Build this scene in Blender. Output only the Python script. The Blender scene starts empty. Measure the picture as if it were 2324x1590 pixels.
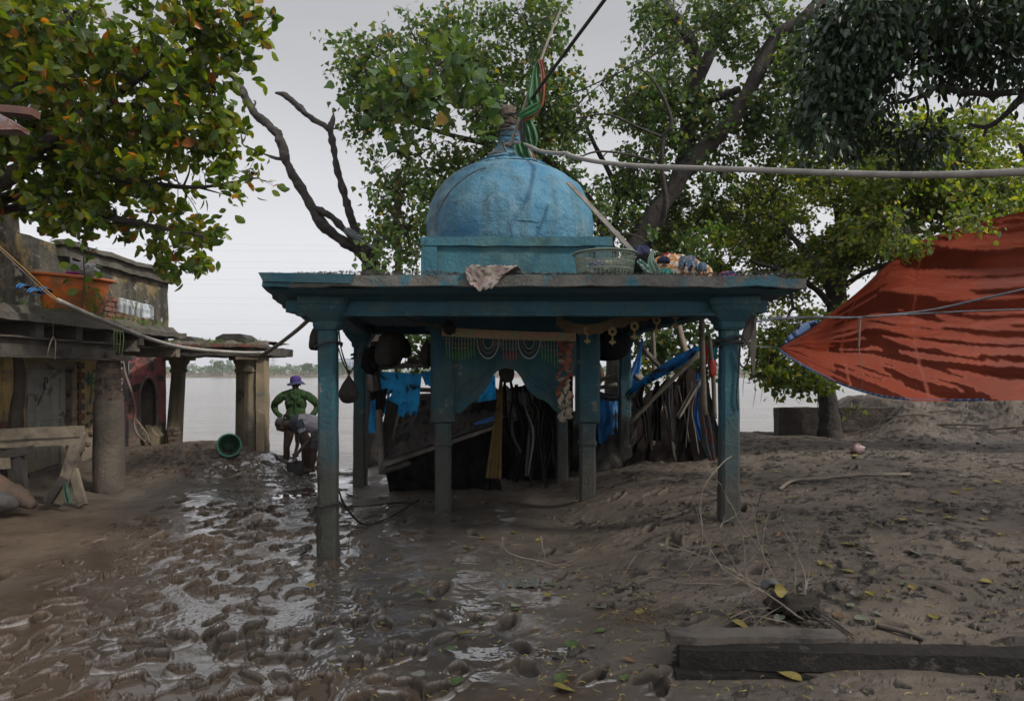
import bpy, math, random
import numpy as np
from mathutils import Vector, Matrix, Euler, noise as mn
random.seed(7); RS = np.random.RandomState(7)
scene = bpy.context.scene
R = math.radians
# ---------------------------------------------------------------- camera, sky, sun, exposure
F = 1549.33; HOR = 848.0; CZ = 1.6          # focal length, horizon row and eye height
cam_d = bpy.data.cameras.new("camera"); cam = bpy.data.objects.new("camera", cam_d)
scene.collection.objects.link(cam); scene.camera = cam
cam.location = (0, 0, CZ); cam.rotation_euler = (R(90), 0, 0)
cam_d.sensor_width = 36; cam_d.lens = 24; cam_d.shift_y = (HOR-795)/2324.0
cam_d.clip_start = 0.05; cam_d.clip_end = 3000
SUN_EL, SUN_AZ = 40, -150                    # elevation; azimuth measured from +Y towards +X (behind the river, left)
SUN_AZ = 122
ZEN, BACK = 2.1, 1.5
w = bpy.data.worlds.new("World"); scene.world = w; w.use_nodes = True
nt = w.node_tree; nt.nodes.clear()
sky = nt.nodes.new('ShaderNodeTexSky'); sky.sky_type = 'NISHITA'; sky.sun_disc = False
sky.sun_elevation = R(SUN_EL); sky.sun_rotation = R(SUN_AZ); sky.dust_density = 4.0; sky.air_density = 1.2
hs = nt.nodes.new('ShaderNodeHueSaturation'); hs.inputs['Saturation'].default_value = 0.10
bg = nt.nodes.new('ShaderNodeBackground'); bg.inputs[1].default_value = 0.098
wo = nt.nodes.new('ShaderNodeOutputWorld')
tc = nt.nodes.new('ShaderNodeTexCoord'); mp = nt.nodes.new('ShaderNodeMapping'); mp.inputs['Scale'].default_value = (1.2, 1.2, 5)
nz = nt.nodes.new('ShaderNodeTexNoise'); nz.inputs['Scale'].default_value = 1.3; nz.inputs['Detail'].default_value = 3
rp = nt.nodes.new('ShaderNodeMapRange'); rp.inputs[3].default_value = 0.86; rp.inputs[4].default_value = 1.10
mx = nt.nodes.new('ShaderNodeMix'); mx.data_type = 'RGBA'; mx.blend_type = 'MIX'; mx.inputs[0].default_value = 0.55
mx.inputs[7].default_value = (6.1, 6.15, 6.5, 1)
mu = nt.nodes.new('ShaderNodeVectorMath'); mu.operation = 'SCALE'
L = nt.links.new
L(sky.outputs[0], hs.inputs['Color']); L(hs.outputs[0], mx.inputs[6]); L(tc.outputs['Generated'], mp.inputs[0]); L(mp.outputs[0], nz.inputs[0])
L(nz.outputs[0], rp.inputs[0]); L(mx.outputs[2], mu.inputs[0])
# overcast sky: the zenith and the veil round the hidden sun are brighter than the horizon over the river
sx = nt.nodes.new('ShaderNodeSeparateXYZ'); L(tc.outputs['Generated'], sx.inputs[0])
z1 = nt.nodes.new('ShaderNodeMapRange'); z1.interpolation_type = 'SMOOTHSTEP'; z1.inputs[1].default_value = .46; z1.inputs[2].default_value = .95; z1.inputs[3].default_value = 1; z1.inputs[4].default_value = ZEN; L(sx.outputs[2], z1.inputs[0])
z2 = nt.nodes.new('ShaderNodeMapRange'); z2.interpolation_type = 'SMOOTHSTEP'; z2.inputs[1].default_value = .25; z2.inputs[2].default_value = -.6; z2.inputs[3].default_value = 1; z2.inputs[4].default_value = BACK; L(sx.outputs[1], z2.inputs[0])
z0 = nt.nodes.new('ShaderNodeMapRange'); z0.inputs[1].default_value = .0; z0.inputs[2].default_value = .45; z0.inputs[3].default_value = 1.06; z0.inputs[4].default_value = .60; L(sx.outputs[2], z0.inputs[0])
q1 = nt.nodes.new('ShaderNodeMath'); q1.operation = 'MULTIPLY'; L(z1.outputs[0], q1.inputs[0]); L(z2.outputs[0], q1.inputs[1])
q2 = nt.nodes.new('ShaderNodeMath'); q2.operation = 'MULTIPLY'; L(q1.outputs[0], q2.inputs[0]); L(rp.outputs[0], q2.inputs[1])
q3 = nt.nodes.new('ShaderNodeMath'); q3.operation = 'MULTIPLY'; L(q2.outputs[0], q3.inputs[0]); L(z0.outputs[0], q3.inputs[1]); L(q3.outputs[0], mu.inputs['Scale']); L(mu.outputs[0], bg.inputs[0]); L(bg.outputs[0], wo.inputs[0])
sd = bpy.data.lights.new("sun", 'SUN'); sd.energy = 1.7; sd.angle = R(5); sd.color = (1, .94, .84)
so = bpy.data.objects.new("sun", sd); scene.collection.objects.link(so)
sdir = Vector((math.sin(R(SUN_AZ))*math.cos(R(SUN_EL)), math.cos(R(SUN_AZ))*math.cos(R(SUN_EL)), math.sin(R(SUN_EL))))
so.rotation_euler = sdir.to_track_quat('Z', 'Y').to_euler(); so.location = (0, 0, 30)
scene.view_settings.view_transform = 'Standard'; scene.view_settings.look = 'None'; scene.view_settings.exposure = 0.85
scene.view_settings.gamma = 1; scene.cycles.max_bounces = 8; scene.cycles.diffuse_bounces = 1; scene.cycles.transparent_max_bounces = 12
scene.cycles.use_denoising = True; scene.cycles.volume_bounces = 0; scene.cycles.caustics_reflective = False; scene.cycles.caustics_refractive = False
# ---------------------------------------------------------------- helpers
col = scene.collection; WL = {}
def P(px, py, Y): return Vector(((px-1162)/F*Y, Y, CZ+(HOR-py)/F*Y))
def S(t, a, b):
    t = np.clip((np.asarray(t, float)-a)/(b-a), 0, 1); return t*t*(3-2*t)
def macro(x, y):
    x = np.asarray(x, float); y = np.asarray(y, float)
    z = 0.33*S(x, .3, 2.0)*(.2+.8*S(y, 3.3, 5.8)) + 0.64*S(x+.2*np.sin(y*3), 5.7, 7.0)*S(y+.2*np.sin(x*2.3), 10.3, 12.2) + .12*S(x, 2.5, 4)*S(y, 8, 11)
    z = z + .12*S(x, 2.2, 4.5)*S(y, 3, 6)
    z = z + .44*np.exp(-(((x+5.2)/1.45)**2 + ((y-11.6)/1.25)**2)**1.3) + .2*S(-x, 5.7, 7)*S(y, 8.2, 10)
    z = z + .12*np.exp(-(((x-1.0)/.5)**2 + ((y-7.5)/.5)**2))
    z = z - .12*S(y, 8.5, 11.6)*np.exp(-((x+3.1)/1.2)**2)
    z = z + .12*np.exp(-(((x+1.7)/1.0)**2 + ((y-11.6)/.8)**2))
    ye = 12.3 + 1.0*S(-x, 4.0, 5.2) + .5*S(x, 2, 5) + 1.4*S(x, 5.9, 7.0) - .35*np.exp(-((x+3.4)/.5)**2)
    return z - .05*S(x, 2.5, 4)*S(y, 9.5, 11.5) - 2.6*S(y, ye, ye+3.2)
def G(x, y): return float(macro(x, y))
def tag(o, label=None, cat=None, group=None, kind=None):
    if label: o['label'] = label
    if cat: o['category'] = cat
    if group: o['group'] = group
    if kind: o['kind'] = kind
    return o
def thing(name, loc, label, cat, group=None):
    o = bpy.data.objects.new(name, None); col.objects.link(o); o.location = loc; o.empty_display_size = .1
    WL[o.name] = Vector(loc); return tag(o, label, cat, group)
def link(me, name, mat, parent=None, origin=None, smooth=False):
    """verts of me are world coordinates; they are moved to the object's own origin"""
    o = bpy.data.objects.new(name, me); col.objects.link(o)
    if mat: me.materials.append(mat)
    n = len(me.vertices); a = np.empty(n*3); me.vertices.foreach_get('co', a); a = a.reshape(-1, 3)
    if parent is not None:
        w0 = WL[parent.name]; o.parent = parent; off = np.array(w0); WL[o.name] = w0.copy()
    else:
        c = origin if origin is not None else Vector(((a[:, 0].min()+a[:, 0].max())/2, (a[:, 1].min()+a[:, 1].max())/2, a[:, 2].min()))
        o.location = c; off = np.array(c); WL[o.name] = Vector(c)
    me.vertices.foreach_set('co', (a-off).ravel())
    if smooth: me.polygons.foreach_set('use_smooth', [True]*len(me.polygons))
    me.update(); return o
def npmesh(name, v, quads=None, tris=None):
    me = bpy.data.meshes.new(name); me.vertices.add(len(v)); me.vertices.foreach_set('co', np.asarray(v, float).ravel())
    li = []; st = []; k = 0
    if quads is not None and len(quads):
        q = np.asarray(quads); li.append(q.ravel()); st.append(np.arange(len(q))*4); k = len(q)*4
    if tris is not None and len(tris):
        t = np.asarray(tris); li.append(t.ravel()); st.append(k+np.arange(len(t))*3)
    li = np.concatenate(li); st = np.concatenate(st)
    me.loops.add(len(li)); me.loops.foreach_set('vertex_index', li.astype(np.int32)); me.polygons.add(len(st)); me.polygons.foreach_set('loop_start', st.astype(np.int32))
    me.update(calc_edges=True); return me
def fattr(me, name, a):
    at = me.attributes.new(name, 'FLOAT', 'POINT'); at.data.foreach_set('value', np.asarray(a, np.float32))
def cr(pts, n=6):
    """Catmull-Rom through tuples of any length"""
    a = [np.array(p, float) for p in pts]; a = [2*a[0]-a[1]]+a+[2*a[-1]-a[-2]]; out = []
    for i in range(1, len(a)-2):
        for k in range(n):
            t = k/n; out.append(.5*((2*a[i])+(-a[i-1]+a[i+1])*t+(2*a[i-1]-5*a[i]+4*a[i+1]-a[i+2])*t*t+(-a[i-1]+3*a[i]-3*a[i+1]+a[i+2])*t**3))
    out.append(a[-2]); return out
class MB:
    def __init__(s): s.v = []; s.f = []
    def add(s, vs, fs):
        o = len(s.v); s.v += [Vector(p) for p in vs]; s.f += [tuple(i+o for i in f) for f in fs]; return s
    def grid(s, fn, nu, nv, skip=None):
        o = len(s.v)
        for i in range(nu+1):
            for j in range(nv+1): s.v.append(Vector(fn(i/nu, j/nv)))
        for i in range(nu):
            for j in range(nv):
                if skip and skip((i+.5)/nu, (j+.5)/nv): continue
                a = o+i*(nv+1)+j; s.f.append((a, a+nv+1, a+nv+2, a+1))
        return s
    def box(s, c, d, rot=(0, 0, 0), seg=None):
        c = Vector(c); m = Euler(rot).to_matrix() if not isinstance(rot, Matrix) else rot; h = Vector(d)/2
        for ax in range(3):
            a, b = (ax+1) % 3, (ax+2) % 3
            nu = max(1, int(d[a]/seg)) if seg else 1; nv = max(1, int(d[b]/seg)) if seg else 1
            for sg in (-1, 1):
                def fn(u, v):
                    p = Vector((0, 0, 0)); p[ax] = sg*h[ax]; p[a] = (u*2-1)*h[a]*sg; p[b] = (v*2-1)*h[b]; return c+m@p
                s.grid(fn, nu, nv)
        return s
    def bar(s, p, q, wd, th, seg=None, up=(0, 0, 1), over=0):
        """square beam from p to q, wd across, th along up"""
        p = Vector(p); q = Vector(q); y = (q-p).normalized(); x = y.cross(Vector(up))
        if x.length < 1e-4: x = Vector((1, 0, 0))
        x.normalize(); z = x.cross(y); m = Matrix((x, y, z)).transposed()
        return s.box((p+q)/2, (wd, (q-p).length+over, th), m, seg)
    def tube(s, pts, rad, n=8, cap=True, nz=0, nf=6):
        pts = [Vector(p) for p in pts]; k = len(pts)
        if not hasattr(rad, '__len__'): rad = [rad]*k
        t = [(pts[min(i+1, k-1)]-pts[max(i-1, 0)]).normalized() for i in range(k)]
        u = t[0].orthogonal().normalized(); o = len(s.v)
        for i in range(k):
            u = (u-t[i]*u.dot(t[i]));
            if u.length < 1e-5: u = t[i].orthogonal()
            u.normalize(); b = t[i].cross(u)
            for j in range(n):
                a = 2*math.pi*j/n; r = rad[i]; d = u*math.cos(a)+b*math.sin(a)
                if nz: r *= 1+nz*mn.noise((pts[i]+d*r)*nf)+nz*.5*mn.noise((pts[i]+d*r)*nf*3)
                s.v.append(pts[i]+d*r)
        for i in range(k-1):
            for j in range(n):
                a = o+i*n+j; b2 = o+i*n+(j+1) % n; s.f.append((a, b2, b2+n, a+n))
        if cap: s.f.append(tuple(o+j for j in reversed(range(n)))); s.f.append(tuple(o+(k-1)*n+j for j in range(n)))
        return s
    def curve(s, pts, rad, n=8, sub=6, nz=0, nf=6):
        """pts tuples (x,y,z,r) or vectors with one radius"""
        if rad is None: c = cr([tuple(p) for p in pts], sub); return s.tube([p[:3] for p in c], [max(1e-4, p[3]) for p in c], n, nz=nz, nf=nf)
        c = cr([tuple(p)[:3] for p in pts], sub); return s.tube(c, rad, n, nz=nz, nf=nf)
    def lathe(s, c, prof, n=24, rot=None, cap=True, mod=None):
        c = Vector(c); o = len(s.v); m = Euler(rot).to_matrix() if rot else Matrix.Identity(3)
        for r, z in prof:
            for j in range(n):
                a = 2*math.pi*j/n; rr = r*(mod(a, z) if mod else 1); s.v.append(c+m@Vector((rr*math.cos(a), rr*math.sin(a), z)))
        for i in range(len(prof)-1):
            for j in range(n):
                a = o+i*n+j; b = o+i*n+(j+1) % n; s.f.append((a, b, b+n, a+n))
        if cap: s.f.append(tuple(o+j for j in reversed(range(n)))); s.f.append(tuple(o+(len(prof)-1)*n+j for j in range(n)))
        return s
    def prism(s, pts, off):
        pts = [Vector(p) for p in pts]; off = Vector(off); n = len(pts); o = len(s.v)
        s.v += pts+[p+off for p in pts]; s.f.append(tuple(o+i for i in range(n))); s.f.append(tuple(o+n+i for i in reversed(range(n))))
        for i in range(n): j = (i+1) % n; s.f.append((o+i, o+n+i, o+n+j, o+j))
        return s
    def ball(s, c, r, nz=0, nf=4, n=16, rot=None, seed=0):
        c = Vector(c); r = Vector(r) if hasattr(r, '__len__') else Vector((r, r, r)); m = Euler(rot).to_matrix() if rot else Matrix.Identity(3); o = len(s.v); h = n//2
        for i in range(h+1):
            ph = math.pi*i/h
            for j in range(n):
                a = 2*math.pi*j/n; d = Vector((math.sin(ph)*math.cos(a), math.sin(ph)*math.sin(a), math.cos(ph)))
                k = 1+(nz*mn.noise(d*nf+Vector((seed, 0, 0)))+nz*.5*mn.noise(d*nf*2.7+Vector((seed, 3, 0))) if nz else 0)
                s.v.append(c+m@Vector((d.x*r.x*k, d.y*r.y*k, d.z*r.z*k)))
        for i in range(h):
            for j in range(n):
                a = o+i*n+j; b = o+i*n+(j+1) % n; s.f.append((a, a+n, b+n, b))
        return s
    def rough(s, amp, fr, oct=2, i0=0):
        for i in range(i0, len(s.v)):
            p = s.v[i]; d = mn.noise_vector(p*fr)*amp
            if oct > 1: d = d+mn.noise_vector(p*fr*2.9)*amp*.45
            if oct > 2: d = d+mn.noise_vector(p*fr*7.3)*amp*.22
            s.v[i] = p+d
        return s
    def build(s, name, mat, parent=None, smooth=False, label=None, cat=None, group=None, kind=None, origin=None, solid=0, bevel=0, sub=0):
        me = bpy.data.meshes.new(name); me.from_pydata([tuple(v) for v in s.v], [], s.f); me.validate(); me.update()
        o = link(me, name, mat, parent, origin, smooth)
        if solid: m = o.modifiers.new('solid', 'SOLIDIFY'); m.thickness = solid; m.offset = 0
        if sub: m = o.modifiers.new('sub', 'SUBSURF'); m.levels = sub; m.render_levels = sub
        if bevel: m = o.modifiers.new('bevel', 'BEVEL'); m.width = bevel; m.segments = 2; m.limit_method = 'ANGLE'
        return tag(o, label, cat, group, kind)
def copy_tree(o, parent=None, loc=None, rot=None, label=None):
    c = o.copy(); col.objects.link(c); c.parent = parent
    if loc is not None: c.location = loc
    if rot is not None: c.rotation_euler = rot
    if label: c['label'] = label
    for ch in list(o.children): copy_tree(ch, c)
    return c
# ---------------------------------------------------------------- materials
class NT:
    def __init__(s, name):
        s.m = bpy.data.materials.new(name); s.m.use_nodes = True; s.t = s.m.node_tree; s.t.nodes.clear()
        s.out = s.t.nodes.new('ShaderNodeOutputMaterial'); s.b = s.t.nodes.new('ShaderNodeBsdfPrincipled'); s.l(s.b.outputs[0], s.out.inputs[0])
        s.tc = s.t.nodes.new('ShaderNodeTexCoord').outputs['Object']
    def l(s, a, b): s.t.links.new(a, b)
    def n(s, ty, **k):
        x = s.t.nodes.new(ty)
        for a, b in k.items(): setattr(x, a, b)
        return x
    def noise(s, sc, det=6, ro=.55, vec=None, stretch=None, dist=0):
        x = s.n('ShaderNodeTexNoise'); x.inputs['Scale'].default_value = sc; x.inputs['Detail'].default_value = det; x.inputs['Roughness'].default_value = ro; x.inputs['Distortion'].default_value = dist
        v = vec or s.tc
        if stretch: mpn = s.n('ShaderNodeMapping'); mpn.inputs['Scale'].default_value = stretch; s.l(v, mpn.inputs[0]); v = mpn.outputs[0]
        s.l(v, x.inputs['Vector']); return x.outputs[0]
    def rng(s, f, a, b, c=0, d=1, smooth=False):
        x = s.n('ShaderNodeMapRange'); x.inputs[1].default_value = a; x.inputs[2].default_value = b; x.inputs[3].default_value = c; x.inputs[4].default_value = d; x.clamp = True
        if smooth: x.interpolation_type = 'SMOOTHSTEP'
        s.l(f, x.inputs[0]); return x.outputs[0]
    def mix(s, f, a, b, mode='MIX'):
        x = s.n('ShaderNodeMix', data_type='RGBA', blend_type=mode)
        for i, q in ((0, f), (6, a), (7, b)):
            if isinstance(q, tuple): x.inputs[i].default_value = (*q[:3], 1)
            elif isinstance(q, (int, float)): x.inputs[i].default_value = q
            else: s.l(q, x.inputs[i])
        return x.outputs[2]
    def math(s, op, a, b=0, c=None):
        x = s.n('ShaderNodeMath', operation=op)
        for i, q in enumerate((a, b) if c is None else (a, b, c)):
            if isinstance(q, (int, float)): x.inputs[i].default_value = q
            else: s.l(q, x.inputs[i])
        return x.outputs[0]
    def attr(s, nm): x = s.n('ShaderNodeAttribute'); x.attribute_name = nm; return x.outputs['Fac']
    def pos(s):
        g = s.n('ShaderNodeNewGeometry'); x = s.n('ShaderNodeSeparateXYZ'); s.l(g.outputs['Position'], x.inputs[0]); return x.outputs
    def bump(s, h, st=.4, dist=.02, nrm=None):
        x = s.n('ShaderNodeBump'); x.inputs['Strength'].default_value = st; x.inputs['Distance'].default_value = dist; s.l(h, x.inputs['Height'])
        if nrm: s.l(nrm, x.inputs['Normal'])
        s.l(x.outputs[0], s.b.inputs['Normal']); return x.outputs[0]
    def set(s, k, q):
        i = s.b.inputs[k]
        if isinstance(q, tuple): i.default_value = (*q[:3], 1)
        elif isinstance(q, (int, float)): i.default_value = q
        else: s.l(q, i)
def mat(name, c1, c2, sc=4, rough=.8, bump=.35, bsc=25, c3=None, d=(3, .55, .6), zm=None, metal=0, stretch=None, spec=.4, bd=.02, c4=None, d4=(7, .6, .66), trans=0, streak=None):
    """weathered surface: two-tone base, patches of c3 / c4, streaks, mud line up to a height"""
    s = NT(name); f = s.rng(s.noise(sc, 8, .6, stretch=stretch), .35, .65); c = s.mix(f, c1, c2)
    if c3: c = s.mix(s.rng(s.noise(d[0], 9, .65, dist=.3), d[1], d[2]), c, c3)
    if c4: c = s.mix(s.rng(s.noise(d4[0], 9, .7), d4[1], d4[2]), c, c4)
    if streak: c = s.mix(s.math('MULTIPLY', s.rng(s.noise(streak[1], 6, .6, stretch=(1, 1, .12)), .45, .7), streak[2]), c, streak[0])
    if zm:
        z = s.pos()[2]; q = s.math('ADD', z, s.math('MULTIPLY', s.math('SUBTRACT', s.noise(5, 5), .5), zm[3] if len(zm) > 3 else .5))
        c = s.mix(s.rng(q, zm[0], zm[1], 1, 0), c, zm[2])
    s.set('Base Color', c); s.set('Roughness', s.rng(s.noise(sc*3, 4), .3, .7, max(0, rough-.12), min(1, rough+.1))); s.set('Metallic', metal); s.set('Specular IOR Level', spec)
    s.bump(s.noise(bsc, 10, .68, stretch=stretch), bump, bd)
    if trans:
        tr = s.n('ShaderNodeBsdfTranslucent'); s.l(c, tr.inputs[0]); ms = s.n('ShaderNodeMixShader'); ms.inputs[0].default_value = trans
        s.l(s.b.outputs[0], ms.inputs[1]); s.l(tr.outputs[0], ms.inputs[2]); s.l(ms.outputs[0], s.out.inputs[0])
    return s.m
def leafmat(name, stops, rough=.38, tr=.42, boost=1.6):
    s = NT(name); t = s.attr('tint'); rp = s.n('ShaderNodeValToRGB'); e = rp.color_ramp.elements
    while len(e) < len(stops): e.new(.5)
    for i, (p, c) in enumerate(stops): e[i].position = p; e[i].color = (*c, 1)
    s.l(t, rp.inputs[0]); c = s.mix(s.rng(s.noise(30, 3), .35, .7), rp.outputs[0], (.6, .6, .6), 'MULTIPLY')
    s.set('Base Color', c); s.set('Roughness', rough); s.set('Specular IOR Level', .45)
    t2 = s.n('ShaderNodeBsdfTranslucent'); s.l(s.mix(1.0, rp.outputs[0], (boost*1.25, boost*1.2, boost*.45), 'MULTIPLY'), t2.inputs[0])
    ms = s.n('ShaderNodeMixShader'); ms.inputs[0].default_value = tr; s.l(s.b.outputs[0], ms.inputs[1]); s.l(t2.outputs[0], ms.inputs[2]); s.l(ms.outputs[0], s.out.inputs[0])
    return s.m
MUDC = (.062, .05, .04)
blue = mat('blue_paint', (.010, .056, .080), (.018, .086, .108), 3, .78, .6, 30, c3=(.04, .075, .075), d=(2.2, .50, .62), c4=(.15, .15, .135), d4=(6, .60, .64), zm=(.7, 1.25, (.045, .045, .038), .9), streak=((.02, .04, .042), 5, .8), bd=.035)
blue_dk = mat('blue_paint_beam', (.010, .052, .072), (.017, .075, .098), 4, .75, .5, 30, c3=(.035, .07, .08), d=(3, .52, .66), c4=(.16, .15, .13), d4=(8, .68, .72))
def domemat():
    s = NT('blue_dome_paint'); f = s.rng(s.noise(1.6, 7, .6), .36, .62); c = s.mix(f, (.025, .14, .25), (.065, .19, .28))
    c = s.mix(s.rng(s.noise(2.6, 9, .7), .50, .68), c, (.13, .22, .27)); c = s.mix(s.rng(s.noise(1.9, 9, .7, dist=.6), .57, .72, 0, .75), c, (.07, .12, .11))
    c = s.mix(s.rng(s.noise(7, 8, .7, stretch=(1, 1, .3)), .61, .70, 0, .8), c, (.04, .055, .05))
    c = s.mix(s.math('MULTIPLY', s.rng(s.noise(3.0, 8, .7, stretch=(1.6, 1.6, .16)), .50, .66), .75), c, (.045, .10, .12))
    c = s.mix(s.rng(s.noise(14, 8, .75), .60, .66, 0, .85), c, (.16, .215, .23)); c = s.mix(s.rng(s.noise(1.2, 10, .78), .56, .62, 0, .6), c, (.035, .07, .075))
    v = s.n('ShaderNodeTexVoronoi', feature='DISTANCE_TO_EDGE'); v.inputs['Scale'].default_value = 1.5
    m = s.n('ShaderNodeMix', data_type='VECTOR'); nn = s.n('ShaderNodeTexNoise'); nn.inputs['Scale'].default_value = 3; nn.inputs['Detail'].default_value = 6; s.l(s.tc, nn.inputs[0])
    m.inputs[0].default_value = .22; s.l(s.tc, m.inputs[4]); s.l(nn.outputs[1], m.inputs[5]); s.l(m.outputs[1], v.inputs[0])
    crk = s.math('MULTIPLY', s.rng(v.outputs[0], 0, .005, .8, 0), s.rng(s.noise(1.1, 2), .54, .60)); c = s.mix(crk, c, (.03, .05, .055))
    s.set('Base Color', c); s.set('Roughness', s.rng(s.noise(6, 5), .4, .6, .5, .8))
    h = s.math('SUBTRACT', s.math('ADD', s.noise(9, 10, .65), s.math('MULTIPLY', s.noise(45, 6, .7), .25)), s.math('MULTIPLY', crk, .8)); s.bump(h, 1.0, .045); return s.m
dome_m = domemat()
box_m = mat('blue_box_paint', (.013, .082, .115), (.028, .115, .15), 2.5, .7, .6, 24, c3=(.05, .12, .13), d=(1.6, .52, .66), c4=(.03, .05, .05), d4=(9, .66, .72), streak=((.03, .07, .07), 5, .7), bd=.03)
slab_m = mat('slab_edge_stone', (.15, .14, .125), (.08, .08, .075), 6, .9, .9, 35, c3=(.04, .12, .15), d=(4, .5, .58), bd=.03)
gravel_m = mat('roof_gravel', (.17, .16, .145), (.07, .065, .06), 40, .95, 1, 60, bd=.04)
wood_m = mat('muddy_wood', (.20, .165, .12), (.115, .095, .072), 4, .8, .8, 14, c3=(.05, .042, .035), d=(5, .55, .66), bd=.02)
wood_dk = mat('dark_wood', (.05, .042, .035), (.025, .02, .018), 4, .75, .7, 20, c3=(.09, .08, .065), d=(6, .6, .68))
wood_wet = mat('wet_beam_wood', (.020, .017, .015), (.010, .009, .008), 5, .6, .7, 30, c3=(.055, .047, .04), d=(7, .58, .66), spec=.25)
plank_m = mat('plank_wood', (.10, .085, .07), (.055, .046, .04), 5, .7, .8, 16, c3=(.03, .025, .02), d=(6, .55, .65), spec=.5)
bamboo_m = mat('bamboo', (.17, .145, .11), (.09, .075, .058), 6, .65, .4, 30, c3=(.05, .045, .04), d=(8, .55, .66))
bark_m = mat('bark', (.075, .058, .045), (.035, .028, .023), 5, .9, 1, 14, c3=(.12, .105, .085), d=(7, .58, .68), bd=.05)
bark_pale = mat('pale_bark', (.045, .037, .031), (.024, .020, .018), 4, .9, 1, 10, c3=(.075, .066, .056), d=(6, .58, .68), bd=.05)
twig_m = mat('twig', (.05, .04, .032), (.028, .023, .02), 5, .85, .3, 20)
twig_pale = mat('pale_twig', (.20, .165, .13), (.11, .09, .072), 8, .8, .3, 20)
old_wall = mat('mouldy_plaster', (.075, .068, .056), (.026, .024, .021), 2.0, .92, .9, 14, c3=(.22, .16, .07), d=(2.4, .52, .62), c4=(.28, .26, .22), d4=(4.5, .58, .64), streak=((.22, .19, .13), 4, .5), bd=.05)
conc_m = mat('ledge_concrete', (.13, .115, .095), (.065, .056, .047), 3, .92, 1, 18, c3=(.035, .06, .02), d=(2.2, .60, .68), bd=.05)
yel_wall = mat('yellow_plaster', (.50, .36, .14), (.38, .27, .12), 4, .85, .6, 20, c3=(.24, .195, .14), d=(2.3, .50, .56), c4=(.08, .065, .05), d4=(6, .63, .68), zm=(.55, 1.15, (.19, .155, .115), .8), bd=.04)
red_wall = mat('red_plaster', (.26, .075, .075), (.19, .06, .06), 4, .8, .7, 16, c3=(.04, .034, .03), d=(3.2, .49, .55), c4=(.17, .14, .11), d4=(5, .57, .63), zm=(.35, .8, (.10, .075, .06), .5), bd=.04)
door_m = mat('grey_door_wood', (.38, .37, .33), (.27, .26, .225), 5, .75, .7, 10, c3=(.15, .125, .10), d=(2.6, .54, .60), stretch=(1, 1, .25), zm=(.35, .75, (.18, .15, .115), .35))
frame_m = mat('door_frame_wood', (.30, .235, .165), (.18, .135, .10), 5, .8, .6, 16, c3=(.05, .038, .03), d=(5, .55, .65))
brick_m = mat('mud_brick', (.16, .115, .09), (.085, .065, .052), 7, .92, 1, 22, c3=(.035, .028, .024), d=(9, .55, .66), bd=.04)
redbrick = mat('red_brick', (.19, .075, .05), (.11, .055, .042), 7, .9, .8, 30, c3=(.07, .06, .05), d=(6, .5, .6))
stone_col = mat('column_stone', (.17, .135, .085), (.09, .072, .05), 2.6, .85, .7, 20, c3=(.045, .038, .032), d=(2.2, .52, .64), c4=(.07, .09, .08), d4=(5, .63, .7), stretch=(1, 1, .35), bd=.03)
steel_m = mat('rusty_beam', (.10, .085, .07), (.045, .037, .032), 4, .75, .7, 18, c3=(.018, .016, .015), d=(2.5, .5, .6), bd=.02)
pipe_m = mat('grey_pipe', (.29, .27, .24), (.20, .185, .165), 8, .5, .25, 30, c3=(.16, .14, .12), d=(10, .58, .68))
pipe_dk = mat('dusty_conduit', (.14, .12, .10), (.085, .072, .062), 8, .6, .25, 30)
cord_m = mat('dark_cord', (.035, .032, .03), (.02, .018, .017), 20, .8, .5, 60)
rope_m = mat('braided_rope', (.16, .17, .20), (.05, .055, .07), 60, .75, .6, 90)
jute_m = mat('jute_cord', (.20, .165, .11), (.12, .10, .07), 30, .9, .5, 80)
mudcloth = mat('mud_soaked_cloth', (.05, .045, .039), (.025, .023, .02), 5, .9, .6, 20, c3=(.09, .08, .07), d=(5, .6, .68), spec=.05)
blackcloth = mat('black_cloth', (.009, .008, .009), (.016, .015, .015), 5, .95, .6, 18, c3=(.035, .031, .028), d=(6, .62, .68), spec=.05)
greycloth = mat('grey_cloth', (.15, .15, .145), (.09, .088, .085), 6, .9, .5, 20, c3=(.05, .045, .04), d=(5, .52, .62), trans=.25)
bluetarp = mat('torn_blue_sheet', (.03, .40, .80), (.02, .26, .58), 6, .55, .5, 24, c3=(.015, .03, .04), d=(6, .55, .60), trans=.72)
bluetarp_dk = mat('dark_blue_sheet', (.01, .15, .42), (.012, .10, .26), 5, .5, .5, 20, c3=(.015, .016, .018), d=(3, .50, .56), trans=.4)
yelcloth = mat('ochre_drape', (.20, .13, .04), (.13, .085, .028), 5, .85, .4, 20, c3=(.05, .038, .02), d=(4, .52, .66), trans=.3)
def tarpmat():
    s = NT('red_tarpaulin'); c = s.mix(s.rng(s.noise(1.5, 6), .35, .65), (.20, .030, .009), (.145, .022, .008)); c = s.mix(s.rng(s.noise(1.1, 7, .6, stretch=(.5, .5, 1.2)), .52, .75, 0, .55), c, (.08, .05, .042))
    c = s.mix(s.rng(s.noise(6, 8, .7, stretch=(.5, .5, 2.5)), .66, .74, 0, .4), c, (.07, .05, .04)); s.set('Base Color', c); s.set('Roughness', .6); s.set('Specular IOR Level', .25)
    h = s.math('ADD', s.noise(3.2, 8, .6, stretch=(1, 1, 2.2), dist=.8), s.math('MULTIPLY', s.noise(22, 4), .12)); s.bump(h, .6, .05)
    tr = s.n('ShaderNodeBsdfTranslucent'); s.l(c, tr.inputs[0]); ms = s.n('ShaderNodeMixShader'); ms.inputs[0].default_value = .28; s.l(s.b.outputs[0], ms.inputs[1]); s.l(tr.outputs[0], ms.inputs[2]); s.l(ms.outputs[0], s.out.inputs[0]); return s.m
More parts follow.
